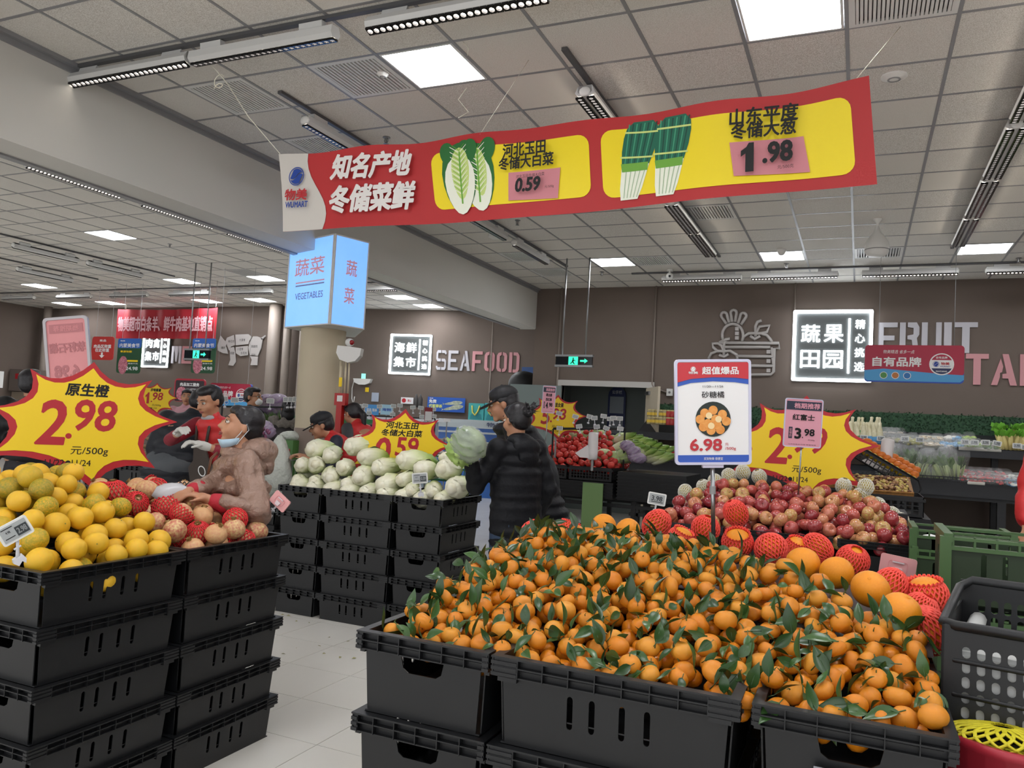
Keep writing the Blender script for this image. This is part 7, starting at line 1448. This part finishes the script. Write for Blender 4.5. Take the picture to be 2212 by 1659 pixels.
t = thing('seafood_counter', 'pale blue seafood counter along the far wall', 'counter', M=Matrix.Translation((a3.x, a3.y, 0)) @ Matrix.Rotation(SEA, 4, 'Z')); MB().box(0, L3*.92, 0, .8, 0, b3.z-.1).build('counter_body', mat('counter_grey', '7c8a94', .5), t); MB().box(0, L3*.92, -.05, .85, b3.z-.1, b3.z-.02).build('counter_top', CHROME, t)
def board2(x0, x1, y0, y1, D, m, lab, lines=(), fg=PAPERW):
    p, q = at(x0, y0, D=D), at(x1, y1, D=D); c_ = (p+q)/2; t = thing('counter_card', lab, 'sign', M=face(c_)); w, h = (x1-x0)*D/FPX, (y1-y0)*D/FPX; MB().box(-w/2, w/2, 0, .01, -h/2, h/2).build('card', m, t)
    for k, s_ in enumerate(lines): txt(t, s_, 0, h*(.15-.4*k) if len(lines) > 1 else 0, w*.75, h*.3, fg, -.003, .02)
    MB().tube([(0, .01, -h/2), (0, .01, -c_.z+.01)], .01, 6).build('stand_post', GREYM, t)
board2(788, 818, 874, 897, 14.2, mat('card_skyblue', '4b90cc', .5), 'sky blue card standing on the seafood counter at left', ('现场 现杀',)); board2(822, 848, 874, 896, 14.2, mat('card_paleblue', '9cc4d8', .5), 'pale blue card beside the sky blue one', ('海鲜',), BLUE)
board2(917, 934, 880, 910, 10.5, mat('card_red_dark', '8a2430', .5), 'narrow red and white card right of the cabbage star board', ()); board2(918, 933, 889, 909, 10.45, PAPERW, 'small white card with a brown picture', ())
board2(958, 973, 904, 911, 12.0, PAPERW, 'tiny white card on the ice counter', ())
for k, (px) in enumerate((899, 908)):
    p = tank_y(px, 866); t = thing('tall_bottle', ['dark tall bottle on the seafood counter, left one', 'dark tall bottle on the seafood counter, right one'][k], 'bottle', (p.x, p.y, p.z-.15)); MB().lathe([(0, 0), (.05, 0), (.055, .1), (.05, .2), (.02, .26), (.02, .3), (0, .3)], 12).build('bottle_body', mat('bottle_grey', '4c4a4a', .3), t, smooth=True)
p = tank_y(1130, 830); t = thing('blue_sheet', 'blue poster behind the black round screen back in the corner', 'poster', (at(1136, 825, Y=15.5).x, 15.9, at(1136, 825, Y=15.5).z)); MB().box(-.28, .22, 0, .03, -.6, .35).build('sheet', mat('poster_deep_blue', '24487e', .5, noise=(3, '1a3660', .3)), t)
t = thing('black_umbrella', 'black domed object standing on the grey door leaf', 'umbrella', (at(1140, 823, Y=14.2).x, 14.0, at(1140, 823, Y=14.2).z-.12)); MB().lathe([(.3, 0), (.29, .1), (.24, .2), (.15, .27), (0, .3)], 20).build('dome', BLACK, t, smooth=True)
# shellfish pile in a green basket right of the cabbages
p = at(965, 945, Y=8.6); t = thing('green_basket', 'green wire basket of silvery wrapped goods right of the cabbage star', 'basket', (p.x+.05, 8.6, .9)); mm = mat('basket_green', '2f6a4a', .5)
for k in range(12): x = -.4+k*.07; MB().box(x-.004, x+.004, -.3, -.294, 0, .3).build('wire', mm, t)
for z in (.02, .15, .29): MB().box(-.42, .42, -.305, -.29, z-.008, z+.008).build('wire_band', mm, t)
MB().box(-.42, .42, -.29, .3, 0, .02).build('basket_floor', mm, t); b = MB(); r_ = random.Random(8)
for _ in range(90):
    x, y = r_.uniform(-.38, .38), r_.uniform(-.26, .28); z = .14+.4*max(0, 1-(abs(x+.1)/.42)**2)*(.4+.6*(y+.3)/.6); b.m = r_.randrange(3); b.ball((x, y, z+r_.uniform(-.03, .02)), (.05, .035, .025), 6, 4, M=Matrix.Rotation(r_.uniform(0, 3), 4, 'Z') @ Matrix.Rotation(r_.uniform(-.6, .6), 4, 'X'))
o = b.build('wrapped_goods', [mat('silver_wrap', 'a8a39c', .25, .5), mat('brown_wrap', '6c4f42', .4), mat('pale_wrap', 'c9c4be', .3)], t); o['kind'] = 'stuff'
# electrical cabinet and sheets at the far left
a, b_ = at(22, 797, Y=14.8), at(68, 846, Y=14.8); t = thing('electric_cabinet', 'brown electric cabinet with a yellow warning triangle at the far left', 'cabinet', ((a.x+b_.x)/2, 14.8, b_.z)); w, h = b_.x-a.x, a.z-b_.z; MB().box(-w/2, w/2, 0, .4, 0, h).build('cabinet_body', mat('cabinet_brown', '6f655e', .5), t); flat(t, 'warning_triangle', [(.0, h*.3), (w*.3, h*.3), (w*.15, h*.65)], YEL, -.002); MB().prism([(w*.13, h*.38), (w*.17, h*.38), (w*.16, h*.56), (w*.14, h*.56)], (), -.006, -.004).build('warning_mark', INK, t); flat(t, 'red_sticker', rect(-w*.25, -w*.1, h*.55, h*.8), RED, -.002)
MB().box(-w*.5, w*2.0, .1, .4, -1.9, -.02).build('lower_panel', mat('panel_beige', '8c8070', .6), t)
a, b_ = at(0, 795, Y=11), at(8, 840, Y=11); t = thing('notice_sheet', 'white sheet hanging at the very left edge', 'notice', M=face((a+b_)/2)); MB().box(-.2, .03, 0, .01, -.2, .15).build('sheet', PAPERW, t)
# ================================================================== PEOPLE
M_SKIN = mat('skin', 'b98a6c', .5, noise=(9, 'a97558', .3), sss=.12); M_LIP = mat('lip', '8e4f48', .45); M_EYEW = mat('eye_white', 'd8d2c8', .3); M_IRIS = mat('iris_dark', '1c1310', .2)
M_HAIR = mat('black_hair', '121113', .4, noise=(40, '232024', .2), bump=(120, .6, .003)); M_PUFF = mat('puffer_black', '0c0d12', .6, bump=(30, .5, .008), spec=.3); M_NAVYC = mat('puffer_dark', '101116', .6, bump=(30, .5, .008), spec=.3)
M_BRZ = mat('bronze_jacket', '967a6c', .38, noise=(5, '866a5c', .3), bump=(16, 1.0, .03), spec=.6, metal=.12); M_VEST = mat('red_vest', 'c02a2c', .5, bump=(30, .4, .006)); M_MAROON = mat('maroon_sleeve', '84202f', .6, bump=(60, .4, .004)); M_GLOVE = mat('white_glove', 'c4c2bc', .7, bump=(120, .4, .002))
M_JEAN = mat('blue_jeans', '2c3d56', .7, bump=(200, .3, .001)); M_DARKT = mat('dark_trousers', '1d1c20', .7); M_CAPM = mat('black_cap', '15161a', .6, bump=(100, .3, .002)); M_CUFF = mat('red_knit_cuff', 'ab2230', .7, bump=(150, .5, .002)); M_MASK = mat('mask_blue', 'a9c3d4', .6); M_SHOE = mat('black_shoe', '18181a', .4)
CLOUD = bpy.data.textures.new('cloth_folds', 'CLOUDS'); CLOUD.noise_scale = .22; CLOUD.noise_depth = 2; CLOUD.noise_type = 'HARD_NOISE'
FOLD = bpy.data.textures.new('jacket_creases', 'MARBLE'); FOLD.noise_scale = .22; FOLD.turbulence = 9; FOLD.noise_depth = 2
def fuse(name, b, m, parent, vox, smooth=3, fold=0., disp_tex=None):
    """one continuous surface out of overlapping forms"""
    o = b.build(name, m, parent); r = o.modifiers.new('fuse', 'REMESH'); r.mode = 'VOXEL'; r.voxel_size = vox; r.use_smooth_shade = True
    s = o.modifiers.new('smooth', 'SMOOTH'); s.factor = .5; s.iterations = smooth
    if fold:
        d = o.modifiers.new('folds', 'DISPLACE'); d.texture = disp_tex or CLOUD; d.strength = fold; d.mid_level = .5; d.texture_coords = 'LOCAL'
    return o
def hand(b, w, d, up, s=1.0, curl=.6, side=1):
    """palm, four bent fingers of different length and a thumb; w wrist, d direction, up back of the hand"""
    w = Vector(w); d = Vector(d).normalized(); up = Vector(up); up = (up-d*up.dot(d)).normalized(); x = d.cross(up)*side
    pc = w+d*.045*s; Mx = Matrix(((x.x, up.x, d.x, 0), (x.y, up.y, d.y, 0), (x.z, up.z, d.z, 0), (0, 0, 0, 1)))
    b.ball(pc, (.042*s, .017*s, .05*s), 12, 8, M=Mx); b.cone(w-d*.02, .027*s, w+d*.03*s, .028*s)
    for k, (ox, L) in enumerate(((-.03, .062), (-.01, .075), (.01, .07), (.029, .052))):
        p = w+d*.082*s+x*ox*s; a = curl; q = p+(d*math.cos(a)-up*math.sin(a))*L*.5*s; e = q+(d*math.cos(a*2)-up*math.sin(a*2))*L*.5*s
        b.cone(p, .0105*s, q, .0095*s, 8); b.cone(q, .0095*s, e, .0075*s, 8)
    p = w+d*.025*s-x*.034*s; q = p+(d*.7-x*.7-up*.3).normalized()*.04*s; e = q+(d*.9-x*.15-up*.5).normalized()*.032*s; b.cone(p, .014*s, q, .011*s, 8); b.cone(q, .011*s, e, .009*s, 8)
def person(label, headp, yaw, H=1.65, lean=0., side=0., hyaw=0., hpitch=0., hroll=0., hands=(None, None), elbow=(None, None), top='jacket', mtop=None, mleg=None, hair='short', cap=None, puffer=False, vox=.014, female=False, sleeves=None, glove=False, fat=1.0, fold=0., face_on=True, cat='person', legs=True):
    hw = (.108 if female else .118)*H
    up = Vector((math.sin(side), -math.sin(lean)*math.cos(side), math.cos(lean)*math.cos(side))); fwd = Vector((0, -math.cos(lean), -math.sin(lean))); rt = Vector((1, 0, 0))
    hipz = headp.z-.415*H*up.z; Rz = Matrix.Rotation(yaw, 3, 'Z')
    hc = Vector((0, 0, hipz))+up*.415*H; off = Rz @ Vector((hc.x, hc.y, 0))
    root = thing('person', label, cat, (headp.x-off.x, headp.y-off.y, 0), (0, 0, yaw)); inv = Matrix.Translation(root.location) @ Matrix.Rotation(yaw, 4, 'Z'); inv = inv.inverted()
    hip = Vector((0, 0, hipz)); T = lambda u, f=0, x=0: hip+up*(u*H)+fwd*f+rt*x
    Sh = [T(.295, -.005, s*hw) for s in (-1, 1)]; Wr = []; El = []
    ua, fa = .175*H, .15*H
    for i, s in enumerate((-1, 1)):
        tgt = inv @ Vector(hands[i]) if hands[i] is not None else Sh[i]+Vector((s*.06, -.04, -.30*H))
        v = tgt-Sh[i]; L = min(v.length, (ua+fa)*.985); v.normalize(); tgt = Sh[i]+v*L
        a = (ua*ua-fa*fa+L*L)/(2*L); hh = math.sqrt(max(0, ua*ua-a*a)); hint = Vector(elbow[i]) if elbow[i] else Vector((s*.4, .5, -.8)); hint = (hint-v*hint.dot(v)).normalized(); El.append(Sh[i]+v*a+hint*hh); Wr.append(tgt)
    # body
    b = MB(); f = fat
    b.ball(T(.05), (.155*f*H/1.65, .11*f, .12), 16, 10); b.ball(T(.2, .005), (.145*f*H/1.65, .105*f, .16), 16, 10); b.cone(Sh[0], .05, Sh[1], .05); b.cone(T(.28), .07, T(.36, .01), .05)
    Mh = Matrix.Translation(T(.415, .012)) @ Matrix.Rotation(side, 4, 'Y') @ Matrix.Rotation(hyaw, 4, 'Z') @ Matrix.Rotation(hpitch, 4, 'X') @ Matrix.Rotation(hroll, 4, 'Y'); s_ = H/1.65*(1.0 if not female else .97)*1.04; P = lambda x, y, z: Mh @ Vector((x*s_, y*s_, z*s_)); R3 = Mh.to_3x3().to_4x4()
    def eb(B, c, r, n=16, m=10): B.ball(P(*c), tuple(k*s_ for k in r), n, m, M=R3)
    b.cone(T(.34, .0), .052*s_, P(0, .015, -.05), .05*s_, 14)
    eb(b, (0, .012, .03), (.074, .092, .083)); eb(b, (0, -.028, -.03), (.06, .064, .078)); eb(b, (0, -.07, -.092), (.026, .022, .02)); eb(b, (0, -.02, -.065), (.05, .055, .042))
    for q in (-1, 1): eb(b, (q*.034, -.062, -.03), (.028, .026, .032), 10, 7); eb(b, (q*.077, .008, -.008), (.011, .02, .032), 10, 7); b.cone(P(q*.014, -.084, .031), .011*s_, P(q*.045, -.074, .03), .009*s_, 8)
    b.cone(P(0, -.086, .014), .0095*s_, P(0, -.112, -.022), .0135*s_, 8); [eb(b, (q*.012, -.1, -.026), (.009, .01, .008), 8, 6) for q in (-1, 1)]; b.cone(P(-.018, -.09, -.056), .009*s_, P(.018, -.09, -.056), .009*s_, 8)
    for i, s in enumerate((-1, 1)):
        b.cone(Sh[i], .05, El[i], .038, 12); b.cone(El[i], .04, Wr[i], .026, 12)
        if not glove: hand(b, Wr[i], (Wr[i]-El[i]), Vector((0, -.2, 1)) if hands[i] is not None else Vector((s, 0, 0)), .95, .55, s)
    K = []; A = []
    for s in (-1, 1): h0 = hip+Vector((s*.085, 0, .0)); k0 = Vector((s*.1, -.03, hipz*.52)); a0 = Vector((s*.11, .02, .07)); K.append((h0, k0, a0)); b.cone(h0, .085, k0, .055, 12); b.cone(k0, .055, a0, .036, 12)
    fuse('body', b, M_SKIN, root, min(vox, .011 if face_on else vox), 2)
    # face details
    if face_on:
        e = MB()
        for q in (-1, 1): eb(e, (q*.031, -.0805, .008), (.0135, .011, .0085), 12, 8)
        e.build('eye', M_EYEW, root, smooth=True); e = MB()
        for q in (-1, 1): eb(e, (q*.031, -.089, .007), (.0065, .0045, .0065), 10, 6)
        e.build('iris', M_IRIS, root, smooth=True); e = MB(); [e.tube([P(q*.015, -.094, .033), P(q*.032, -.092, .038), P(q*.05, -.08, .033)], [.003, .0035, .002], 6) for q in (-1, 1)]; [e.tube([P(q*.018, -.09, .015), P(q*.032, -.0925, .0185), P(q*.046, -.084, .012)], .0018, 5) for q in (-1, 1)]; e.build('eyebrow', M_HAIR, root, smooth=True)
        e = MB(); e.tube([P(-.024, -.092, -.056), P(-.008, -.1, -.052), P(.008, -.1, -.052), P(.024, -.092, -.056)], [.002, .005, .005, .002], 6).tube([P(-.02, -.092, -.06), P(0, -.1, -.063), P(.02, -.092, -.06)], [.002, .006, .002], 6); e.build('lips', M_LIP, root, smooth=True)
    # hair
    h = MB(); eb(h, (0, .028, .042), (.082, .09, .082)); eb(h, (0, .05, .0), (.078, .068, .075))
    if hair == 'short': eb(h, (0, -.01, .085), (.07, .08, .04)); [eb(h, (q*.07, .01, .03), (.014, .04, .035), 10, 6) for q in (-1, 1)]
    if hair in ('tied', 'bun', 'tail'): eb(h, (0, -.03, .078), (.06, .055, .035)); [h.cone(P(q*.05, -.045, .07), .02*s_, P(q*.072, .03, -.01), .016*s_, 8) for q in (-1, 1)]
    if hair == 'bun':
        eb(h, (0, .12, .05), (.042, .038, .042)); rr = random.Random(2)
        for k in range(26): a = rr.uniform(-1, 1); h.cone(P(0, .12, .06), .012*s_, P(a*.07, .17+rr.uniform(-.03, .03), .06+rr.uniform(-.05, .06)), .004*s_, 5)
    if hair == 'tied': eb(h, (0, .1, -.05), (.045, .045, .06))
    if hair == 'tail': h.cone(P(0, .1, .03), .03*s_, P(0, .16, -.05), .038*s_); h.cone(P(0, .16, -.05), .038*s_, P(0.0, .15, -.22), .012*s_)
    if hair == 'long': eb(h, (0, .045, -.06), (.085, .06, .12)); eb(h, (0, -.01, .085), (.07, .07, .035))
    fuse('hair', h, M_HAIR, root, .007 if vox < .013 else .01, 1)
    if cap:
        c = MB(); eb(c, (0, .012, .062), (.088, .104, .07), 20, 12); c.prism([(x*s_, y*s_) for x, y in [(-.078, -.05), (-.074, -.12), (-.05, -.165), (0, -.18), (.05, -.165), (.074, -.12), (.078, -.05)]], (), -.006, .006, M=Mh @ Matrix.Translation((0, 0, .042*s_)) @ Matrix.Rotation(.25, 4, 'X') @ Matrix.Rotation(-math.pi/2, 4, 'X')); eb(c, (0, .012, .132), (.01, .01, .006), 8, 5)
        fuse('cap', c, M_CAPM, root, .006, 1)
    # legs and shoes
    if legs:
        t_ = MB()
        for (h0, k0, a0) in K: t_.cone(h0, .105*f, k0, .075, 12); t_.cone(k0, .075, a0+Vector((0, 0, .02)), .06, 12)
        t_.ball(hip+Vector((0, 0, -.0)), (.165*f, .12*f, .11), 16, 10); fuse('trousers', t_, mleg or M_DARKT, root, .016, 2)
        sh = MB()
        for (h0, k0, a0) in K: sh.ball(a0+Vector((0, -.05, -.025)), (.048, .13, .045), 12, 8)
        sh.build('shoes', M_SHOE, root, smooth=True)
    # top garment
    m = mtop or M_PUFF; j = MB(); z0 = -.1 if top != 'vest' else 0.0
    if puffer:
        for k in range(10): u = -.13+k*.047; w = (.19 if k < 8 else .17)*f; j.ball(T(u, .0), (w, .135*f, .066), 20, 8)
        j.ball(T(.02), (.186*f, .13*f, .3), 20, 12); j.ball(T(.14), (.186*f, .13*f, .26), 20, 12)
        j.cone(Sh[0]+up*-.01, .07, Sh[1]+up*-.01, .07)
        for i in range(2):
            for A_, B_, r0, r1 in ((Sh[i], El[i], .078, .068), (El[i], Wr[i], .068, .05)):
                j.cone(A_, r0*.9, B_, r1*.9, 12)
                for k in range(4): u = k/3; j.ball(A_.lerp(B_, u), (r0+(r1-r0)*u), 12, 8)
        j.ball(T(.33, -.03), (.105, .08, .06), 14, 8)
    else:
        for k in range(6): u = z0+.01+k*(.30-z0)/5.3; j.ball(T(u), (.172*f*(1 if k < 5 else .9), .128*f, .09), 18, 9)
        j.cone(Sh[0]+up*-.012, .066, Sh[1]+up*-.012, .066)
        if sleeves is None:
            for i in range(2): j.cone(Sh[i], .07*f, El[i], .06*f, 12); j.cone(El[i], .06*f, El[i].lerp(Wr[i], .66), .045*f, 12)
        j.cone(T(.3), .085, T(.34), .066, 14)
    g = fuse('jacket' if top != 'vest' else 'vest', j, m, root, vox if m is not M_BRZ else .008, 2 if puffer else 3, fold, FOLD if fold else None)
    if sleeves:
        sl = MB()
        for i in range(2): sl.cone(Sh[i], .068, El[i], .055, 12); sl.cone(El[i], .055, El[i].lerp(Wr[i], .55), .045, 12)
        fuse('sleeves', sl, sleeves, root, .012, 2, .008)
    if glove:
        gl = MB()
        for i in range(2): hand(gl, Wr[i], (Wr[i]-El[i]), Vector((0, -.3, 1)), 1.1, .6, (-1, 1)[i]); gl.cone(El[i].lerp(Wr[i], .82), .033, Wr[i], .036)
        fuse('gloves', gl, M_GLOVE, root, .007, 1)
    return dict(root=root, T=T, P=P, Mh=Mh, s=s_, Sh=Sh, El=El, Wr=Wr, inv=inv, eb=eb, up=up, fwd=fwd)
LFT = -_r0; TOC = Vector((math.sin(YAW), -math.cos(YAW), 0))
def yw(l, t):
    v = LFT*l+TOC*t; return math.atan2(v.x, -v.y)
# woman in the bronze jacket
hp = at(527, 922, D=4.3)
q = person('woman in a shiny bronze jacket looking up beside the pomegranates, mask under chin', hp, yw(.93, .42), 1.63, lean=.03, hyaw=.05, hpitch=-.2, hands=(at(408, 1062, D=3.95), at(448, 1078, D=3.9)), elbow=((-.3, .3, -1), (.6, .4, -.9)), mtop=M_BRZ, hair='tied', female=True, vox=.011, fat=1.24, fold=.03)
P, T, R_ = q['P'], q['T'], q['root']; s_ = q['s']
b = MB(); b.ball(T(.325, -.08), (.14, .11, .085), 16, 10).ball(T(.33, .06), (.09, .06, .055), 12, 8).ball(T(.29, -.12), (.12, .06, .07), 12, 8); b.ball(T(.325, .03), (.11, .1, .05), 16, 8); fuse('hood', b, M_BRZ, R_, .008, 3, .025, FOLD)
b = MB(); b.tube([T(.33, .11), T(.27, .155), T(.1, .17), T(-.02, .17)], .006, 6).build('zip', mat('zip_dark', '4a3628', .4), R_, smooth=True)
b = MB()
for x in (-.03, .03): b.tube([T(.33, .13, x), T(.31, .16, x*1.5), T(.25, .175, x*1.2)], .004, 6)
b.build('drawstring', mat('bronze_cord', '6a4632', .5), R_, smooth=True)
cu = MB()
for i in range(2): w, e = q['Wr'][i], q['El'][i]; cu.cone(e.lerp(w, .66), .05, e.lerp(w, .84), .041, 14)
fuse('knit_cuffs', cu, M_CUFF, R_, .008, 1)
mk = MB(); mk.add([P(-.066, -.005, -.06), P(-.06, -.05, -.078), P(-.034, -.085, -.09), P(0, -.1, -.092), P(.034, -.085, -.09), P(.06, -.05, -.078), P(.066, -.005, -.06), P(-.06, .0, -.09), P(-.052, -.035, -.115), P(-.03, -.06, -.128), P(0, -.07, -.132), P(.03, -.06, -.128), P(.052, -.035, -.115), P(.06, .0, -.09)], [(i, i+1, i+8, i+7) for i in range(6)])
o = mk.build('face_mask', M_MASK, R_, smooth=True); sd = o.modifiers.new('thickness', 'SOLIDIFY'); sd.thickness = .004
mk = MB()
for s in (-1, 1): mk.tube([P(s*.06, -.03, -.08), P(s*.076, -.01, -.04), P(s*.082, .012, .02), P(s*.086, .028, -.01), P(s*.076, .01, -.05), P(s*.064, -.01, -.1)], .0022, 5)
mk.build('mask_loop', mat('loop_white', 'cfd6da', .6), R_, smooth=True)
b = MB(); rr = random.Random(4)
for k in range(16): b.ball(P(rr.uniform(-.02, .03), .13+rr.uniform(-.02, .02), -.02+rr.uniform(-.03, .04)), .012, 6, 4)
b.build('hair_ornament', mat('ornament_purple', '6a3a54', .5), R_, smooth=True)
w = q['root'].matrix_basis @ q['Wr'][0]; t = thing('plastic_bag', 'thin white plastic bag held by the woman over the pomegranates', 'bag', (w.x-.07, w.y-.03, w.z+.0), (0, 0, .5)); MB().lathe([(0, -.06), (.06, -.055), (.085, -.02), (.07, .02), (.04, .035), (.01, .04)], 16, ph=lambda th, i: 1+.25*math.sin(3*th+i)+.1*math.sin(7*th)).build('bag_film', mat('bag_white_film', 'c9c9cc', .25, alpha=.85), t, smooth=True)
# couple at the cabbages
q = person('woman with a bun and black puffer jacket seen from behind holding a cabbage', at(1118, 908, D=5.55), yw(.66, -.75), 1.68, lean=.05, hpitch=.12, hands=(None, at(1016, 985, D=5.25)), elbow=(None, (.4, -.3, -1)), mtop=M_PUFF, mleg=M_JEAN, hair='bun', puffer=True, female=True, vox=.012, fat=1.12)
# which hand is nearer the cabbage does not matter: both arms are inside the jacket
T = q['T']; b = MB(); b.ball(T(.3, -.1), (.13, .06, .075), 16, 10).ball(T(.33, -.04), (.12, .085, .05), 16, 10).ball(T(.26, -.125), (.1, .035, .06), 14, 8); fuse('hood', b, M_PUFF, q['root'], .011, 3, .012)
wv = at(1012, 960, D=5.2); t = thing('wrapped_cabbage', 'leafy grey green cabbage in film held up by the woman in black', 'cabbage', wv, (.3, .9, .3)); put('head', crinkle('head', M_KALE, .12, 4, 40, 22, .14), t, scale=(1, 1, 1.15)); put('outer_leaves', crinkle('outer_leaves', M_LET_, .1, 9, 30, 14, .3), t, loc=(0, 0, -.08)); put('film', crinkle('film', M_WRAP, .13, 2, 20, 12, .05), t, scale=(1, 1, 1.15))
q = person('man in a black cap and dark puffer jacket bending behind the woman in black', at(1091, 872, D=6.15), yw(.97, -.1), 1.78, lean=.42, hpitch=.25, hands=(None, at(1045, 1010, D=5.9)), mtop=M_NAVYC, hair='short', cap=True, puffer=True, vox=.014, fat=1.32)
P = q['P']; b = MB()
for s in (-1, 1): b.tube([P(s*.031+.018*math.cos(a), -.1, .005+.014*math.sin(a)) for a in [k*.628 for k in range(10)]], .0016, 5, closed=True).tube([P(s*.049, -.098, .008), P(s*.074, -.04, .012), P(s*.079, .005, .01)], .0016, 5)
b.build('eyeglasses', mat('gold_wire', 'a58a5a', .3, .8), q['root'], smooth=True)
# staff in red
q = person('man in a black cap and red vest bending behind the cabbages', at(697, 918, D=7.7), yw(.95, .2), 1.7, lean=.75, hpitch=.3, hands=(at(650, 985, D=7.5), at(660, 990, D=7.4)), top='vest', mtop=M_VEST, sleeves=mat('navy_sleeve', '1c2030', .6), hair='short', cap=True, vox=.015, fat=1.0, fold=.02)
q = person('woman with a ponytail and a red vest bending behind the cabbages', at(763, 893, D=8.5), yw(.8, -.55), 1.62, lean=.55, hpitch=.25, hands=(at(735, 960, D=8.2), at(745, 965, D=8.3)), top='vest', mtop=M_VEST, sleeves=mat('striped_sleeve', '3c3c40', .6), hair='tail', female=True, vox=.015, fold=.02)
q = person('young worker in a red jacket and brown apron reaching with white gloves over the radishes', at(455, 866, D=6.5), yw(.5, .85), 1.7, lean=.22, hyaw=.05, hpitch=.35, hands=(at(388, 932, D=6.2), at(437, 962, D=6.1)), elbow=((-.9, .2, -.4), (.8, .3, -.9)), top='vest', mtop=M_VEST, sleeves=M_MAROON, glove=True, hair='short', vox=.012, fold=.018)
T = q['T']; M_AP = mat('apron_brown', '3c322c', .6)
b = MB(); b.prism([(-.07, .2), (.07, .2), (.1, .08), (.17, .02), (.17, -.4), (-.17, -.4), (-.17, .02), (-.1, .08)], (), -.006, .006, M=Matrix.Translation(T(.09, .152)) @ Matrix.Rotation(.22, 4, 'X')).build('apron', M_AP, q['root'], fix=True)
b = MB(); b.tube([T(.2, .15, -.06), T(.3, .1, -.075), T(.33, .0, -.05)], .012, 6).tube([T(.2, .15, .06), T(.3, .1, .075), T(.33, .0, .05)], .012, 6).build('apron_strap', M_AP, q['root'], smooth=True)
b = MB(); b.prism(circ(0, .0, .045, 18), [circ(0, 0, .037, 18)], -.01, -.007, M=Matrix.Translation(T(.09, .152)) @ Matrix.Rotation(.22, 4, 'X')).build('apron_print', PAPERW, q['root'], fix=True)
b = MB(); b.ball(T(.335, .04), (.07, .05, .03), 12, 8).build('grey_collar', mat('grey_cloth', '9a9a9c', .7), q['root'], smooth=True)
q = person('customer in a black and grey jacket with back turned beside the worker in red', at(428, 868, D=7.3), yw(.1, -.95), 1.6, lean=.3, side=-.25, hpitch=.25, top='jacket', mtop=mat('jacket_black_grey', '1a1d24', .6, bump=(30, .4, .006)), hair='short', vox=.018, fat=1.35, face_on=False)
b = MB(); b.ball(q['T'](.02), (.24, .19, .16), 16, 10); fuse('grey_hem', b, mat('hem_grey', '4c5054', .6), q['root'], .018, 2, .02)
q = person('dark haired man with glasses seen from the side beyond the leafy stand', at(545, 858, D=10.2), yw(-.95, .2), 1.72, mtop=mat('coat_dark_green', '1c2622', .6), hair='short', vox=.018)
P = q['P']; b = MB(); [b.tube([P(s*.031+.018*math.cos(a), -.1, .005+.014*math.sin(a)) for a in [k*.785 for k in range(8)]], .002, 5, closed=True).tube([P(s*.049, -.098, .008), P(s*.079, .005, .01)], .002, 5) for s in (-1, 1)]; b.build('eyeglasses', INK, q['root'], smooth=True); b = MB(); q['eb'](b, (0, -.075, -.05), (.055, .045, .045)); b.build('face_mask', PAPERW, q['root'], smooth=True)
q = person('dark haired woman with a grey fur collar next to the pillar', at(622, 884, D=9.6), yw(.35, -.9), 1.6, hair='long', female=True, mtop=mat('coat_grey_brown', '4a4648', .7), vox=.018, face_on=False)
b = MB(); rr = random.Random(6)
for k in range(60): a = rr.uniform(0, 6.28); b.ball(q['T'](.31+rr.uniform(-.02, .03), .13*math.sin(a)-.02, .19*math.cos(a)), rr.uniform(.03, .05), 7, 5)
fuse('fur_collar', b, mat('fur_grey', '8d8780', .9, noise=(60, '6a645e', .3), bump=(150, 1, .01)), q['root'], .014, 0, .02)
q = person('person in a black coat with back turned behind the left star board', at(66, 830, D=6.9), yw(.2, -.9), 1.74, mtop=mat('coat_black', '0f1013', .6), hair='short', vox=.02, fat=1.45, lean=.0, side=.12, face_on=False)
q = person('distant woman in a pink scarf before the dark meat poster', at(405, 858, D=10.4), yw(-.2, .9), 1.55, hair='tied', female=True, mtop=mat('coat_pale_pink', 'b98a94', .7), vox=.018)
q = person('staff member in a red vest cut by the right edge of the picture', at(2330, 905, D=4.9), yw(.5, .6), 1.68, hands=(at(2215, 1160, D=4.9), None), mtop=M_VEST, mleg=M_JEAN, vox=.016, fold=.02, fat=1.3)
t = q['T']; b = MB(); b.prism([(-.32, .0), (-.2, .42), (.05, .5), (.25, .42), (.3, .0), (.1, -.18), (-.1, -.16)], (), -.04, .05, M=Matrix.Translation(t(.02, .0)) @ Matrix.Rotation(.1, 4, 'Z')); fuse('apron', b, M_VEST, q['root'], .014, 3, .015)
rows([o for o in COL.objects if o.name.split('.')[0] == 'chinese_cabbage' and o.get('group') == 'cabbage heads in the heap'], 4, 'wrapped cabbage head, %s of the heap, %s from the left')
for g, wd in (('bare pomegranates', 'bare pale pomegranate'), ('red netted pomegranates', 'red netted pomegranate'), ('black netted pomegranates', 'black netted pomegranate')):
    rows([o for o in COL.objects if o.get('group') == g], 3 if 'black' not in g else 1, wd+', %s of its kind, %s from the left')
for g, wd in (('green patched oranges on the left heap', 'green patched orange'), ('yellow oranges on the left heap', 'plain yellow orange')):
    rows([o for o in COL.objects if o.get('group') == g], 6, wd+', %s of its kind, %s from the left')
for g, wd in (('white radishes', 'white radish'), ('brown yams', 'long brown yam'), ('persimmons in the mesh tray', 'persimmon in the mesh tray'), ('bagged lettuce heads', 'bagged lettuce head'), ('long bagged cabbages', 'long bagged cabbage')):
    rows([o for o in COL.objects if o.get('group') == g], 3, wd+', %s, %s from the left')
for g, wd in (('bagged leafy greens', 'clear bag of leafy greens'), ('punnets of red tomatoes', 'clear punnet of red tomatoes')):
    rows([o for o in COL.objects if o.get('group') == g], 2 if 'greens' in g else 3, wd+', %s, %s from the left')
fit_text()
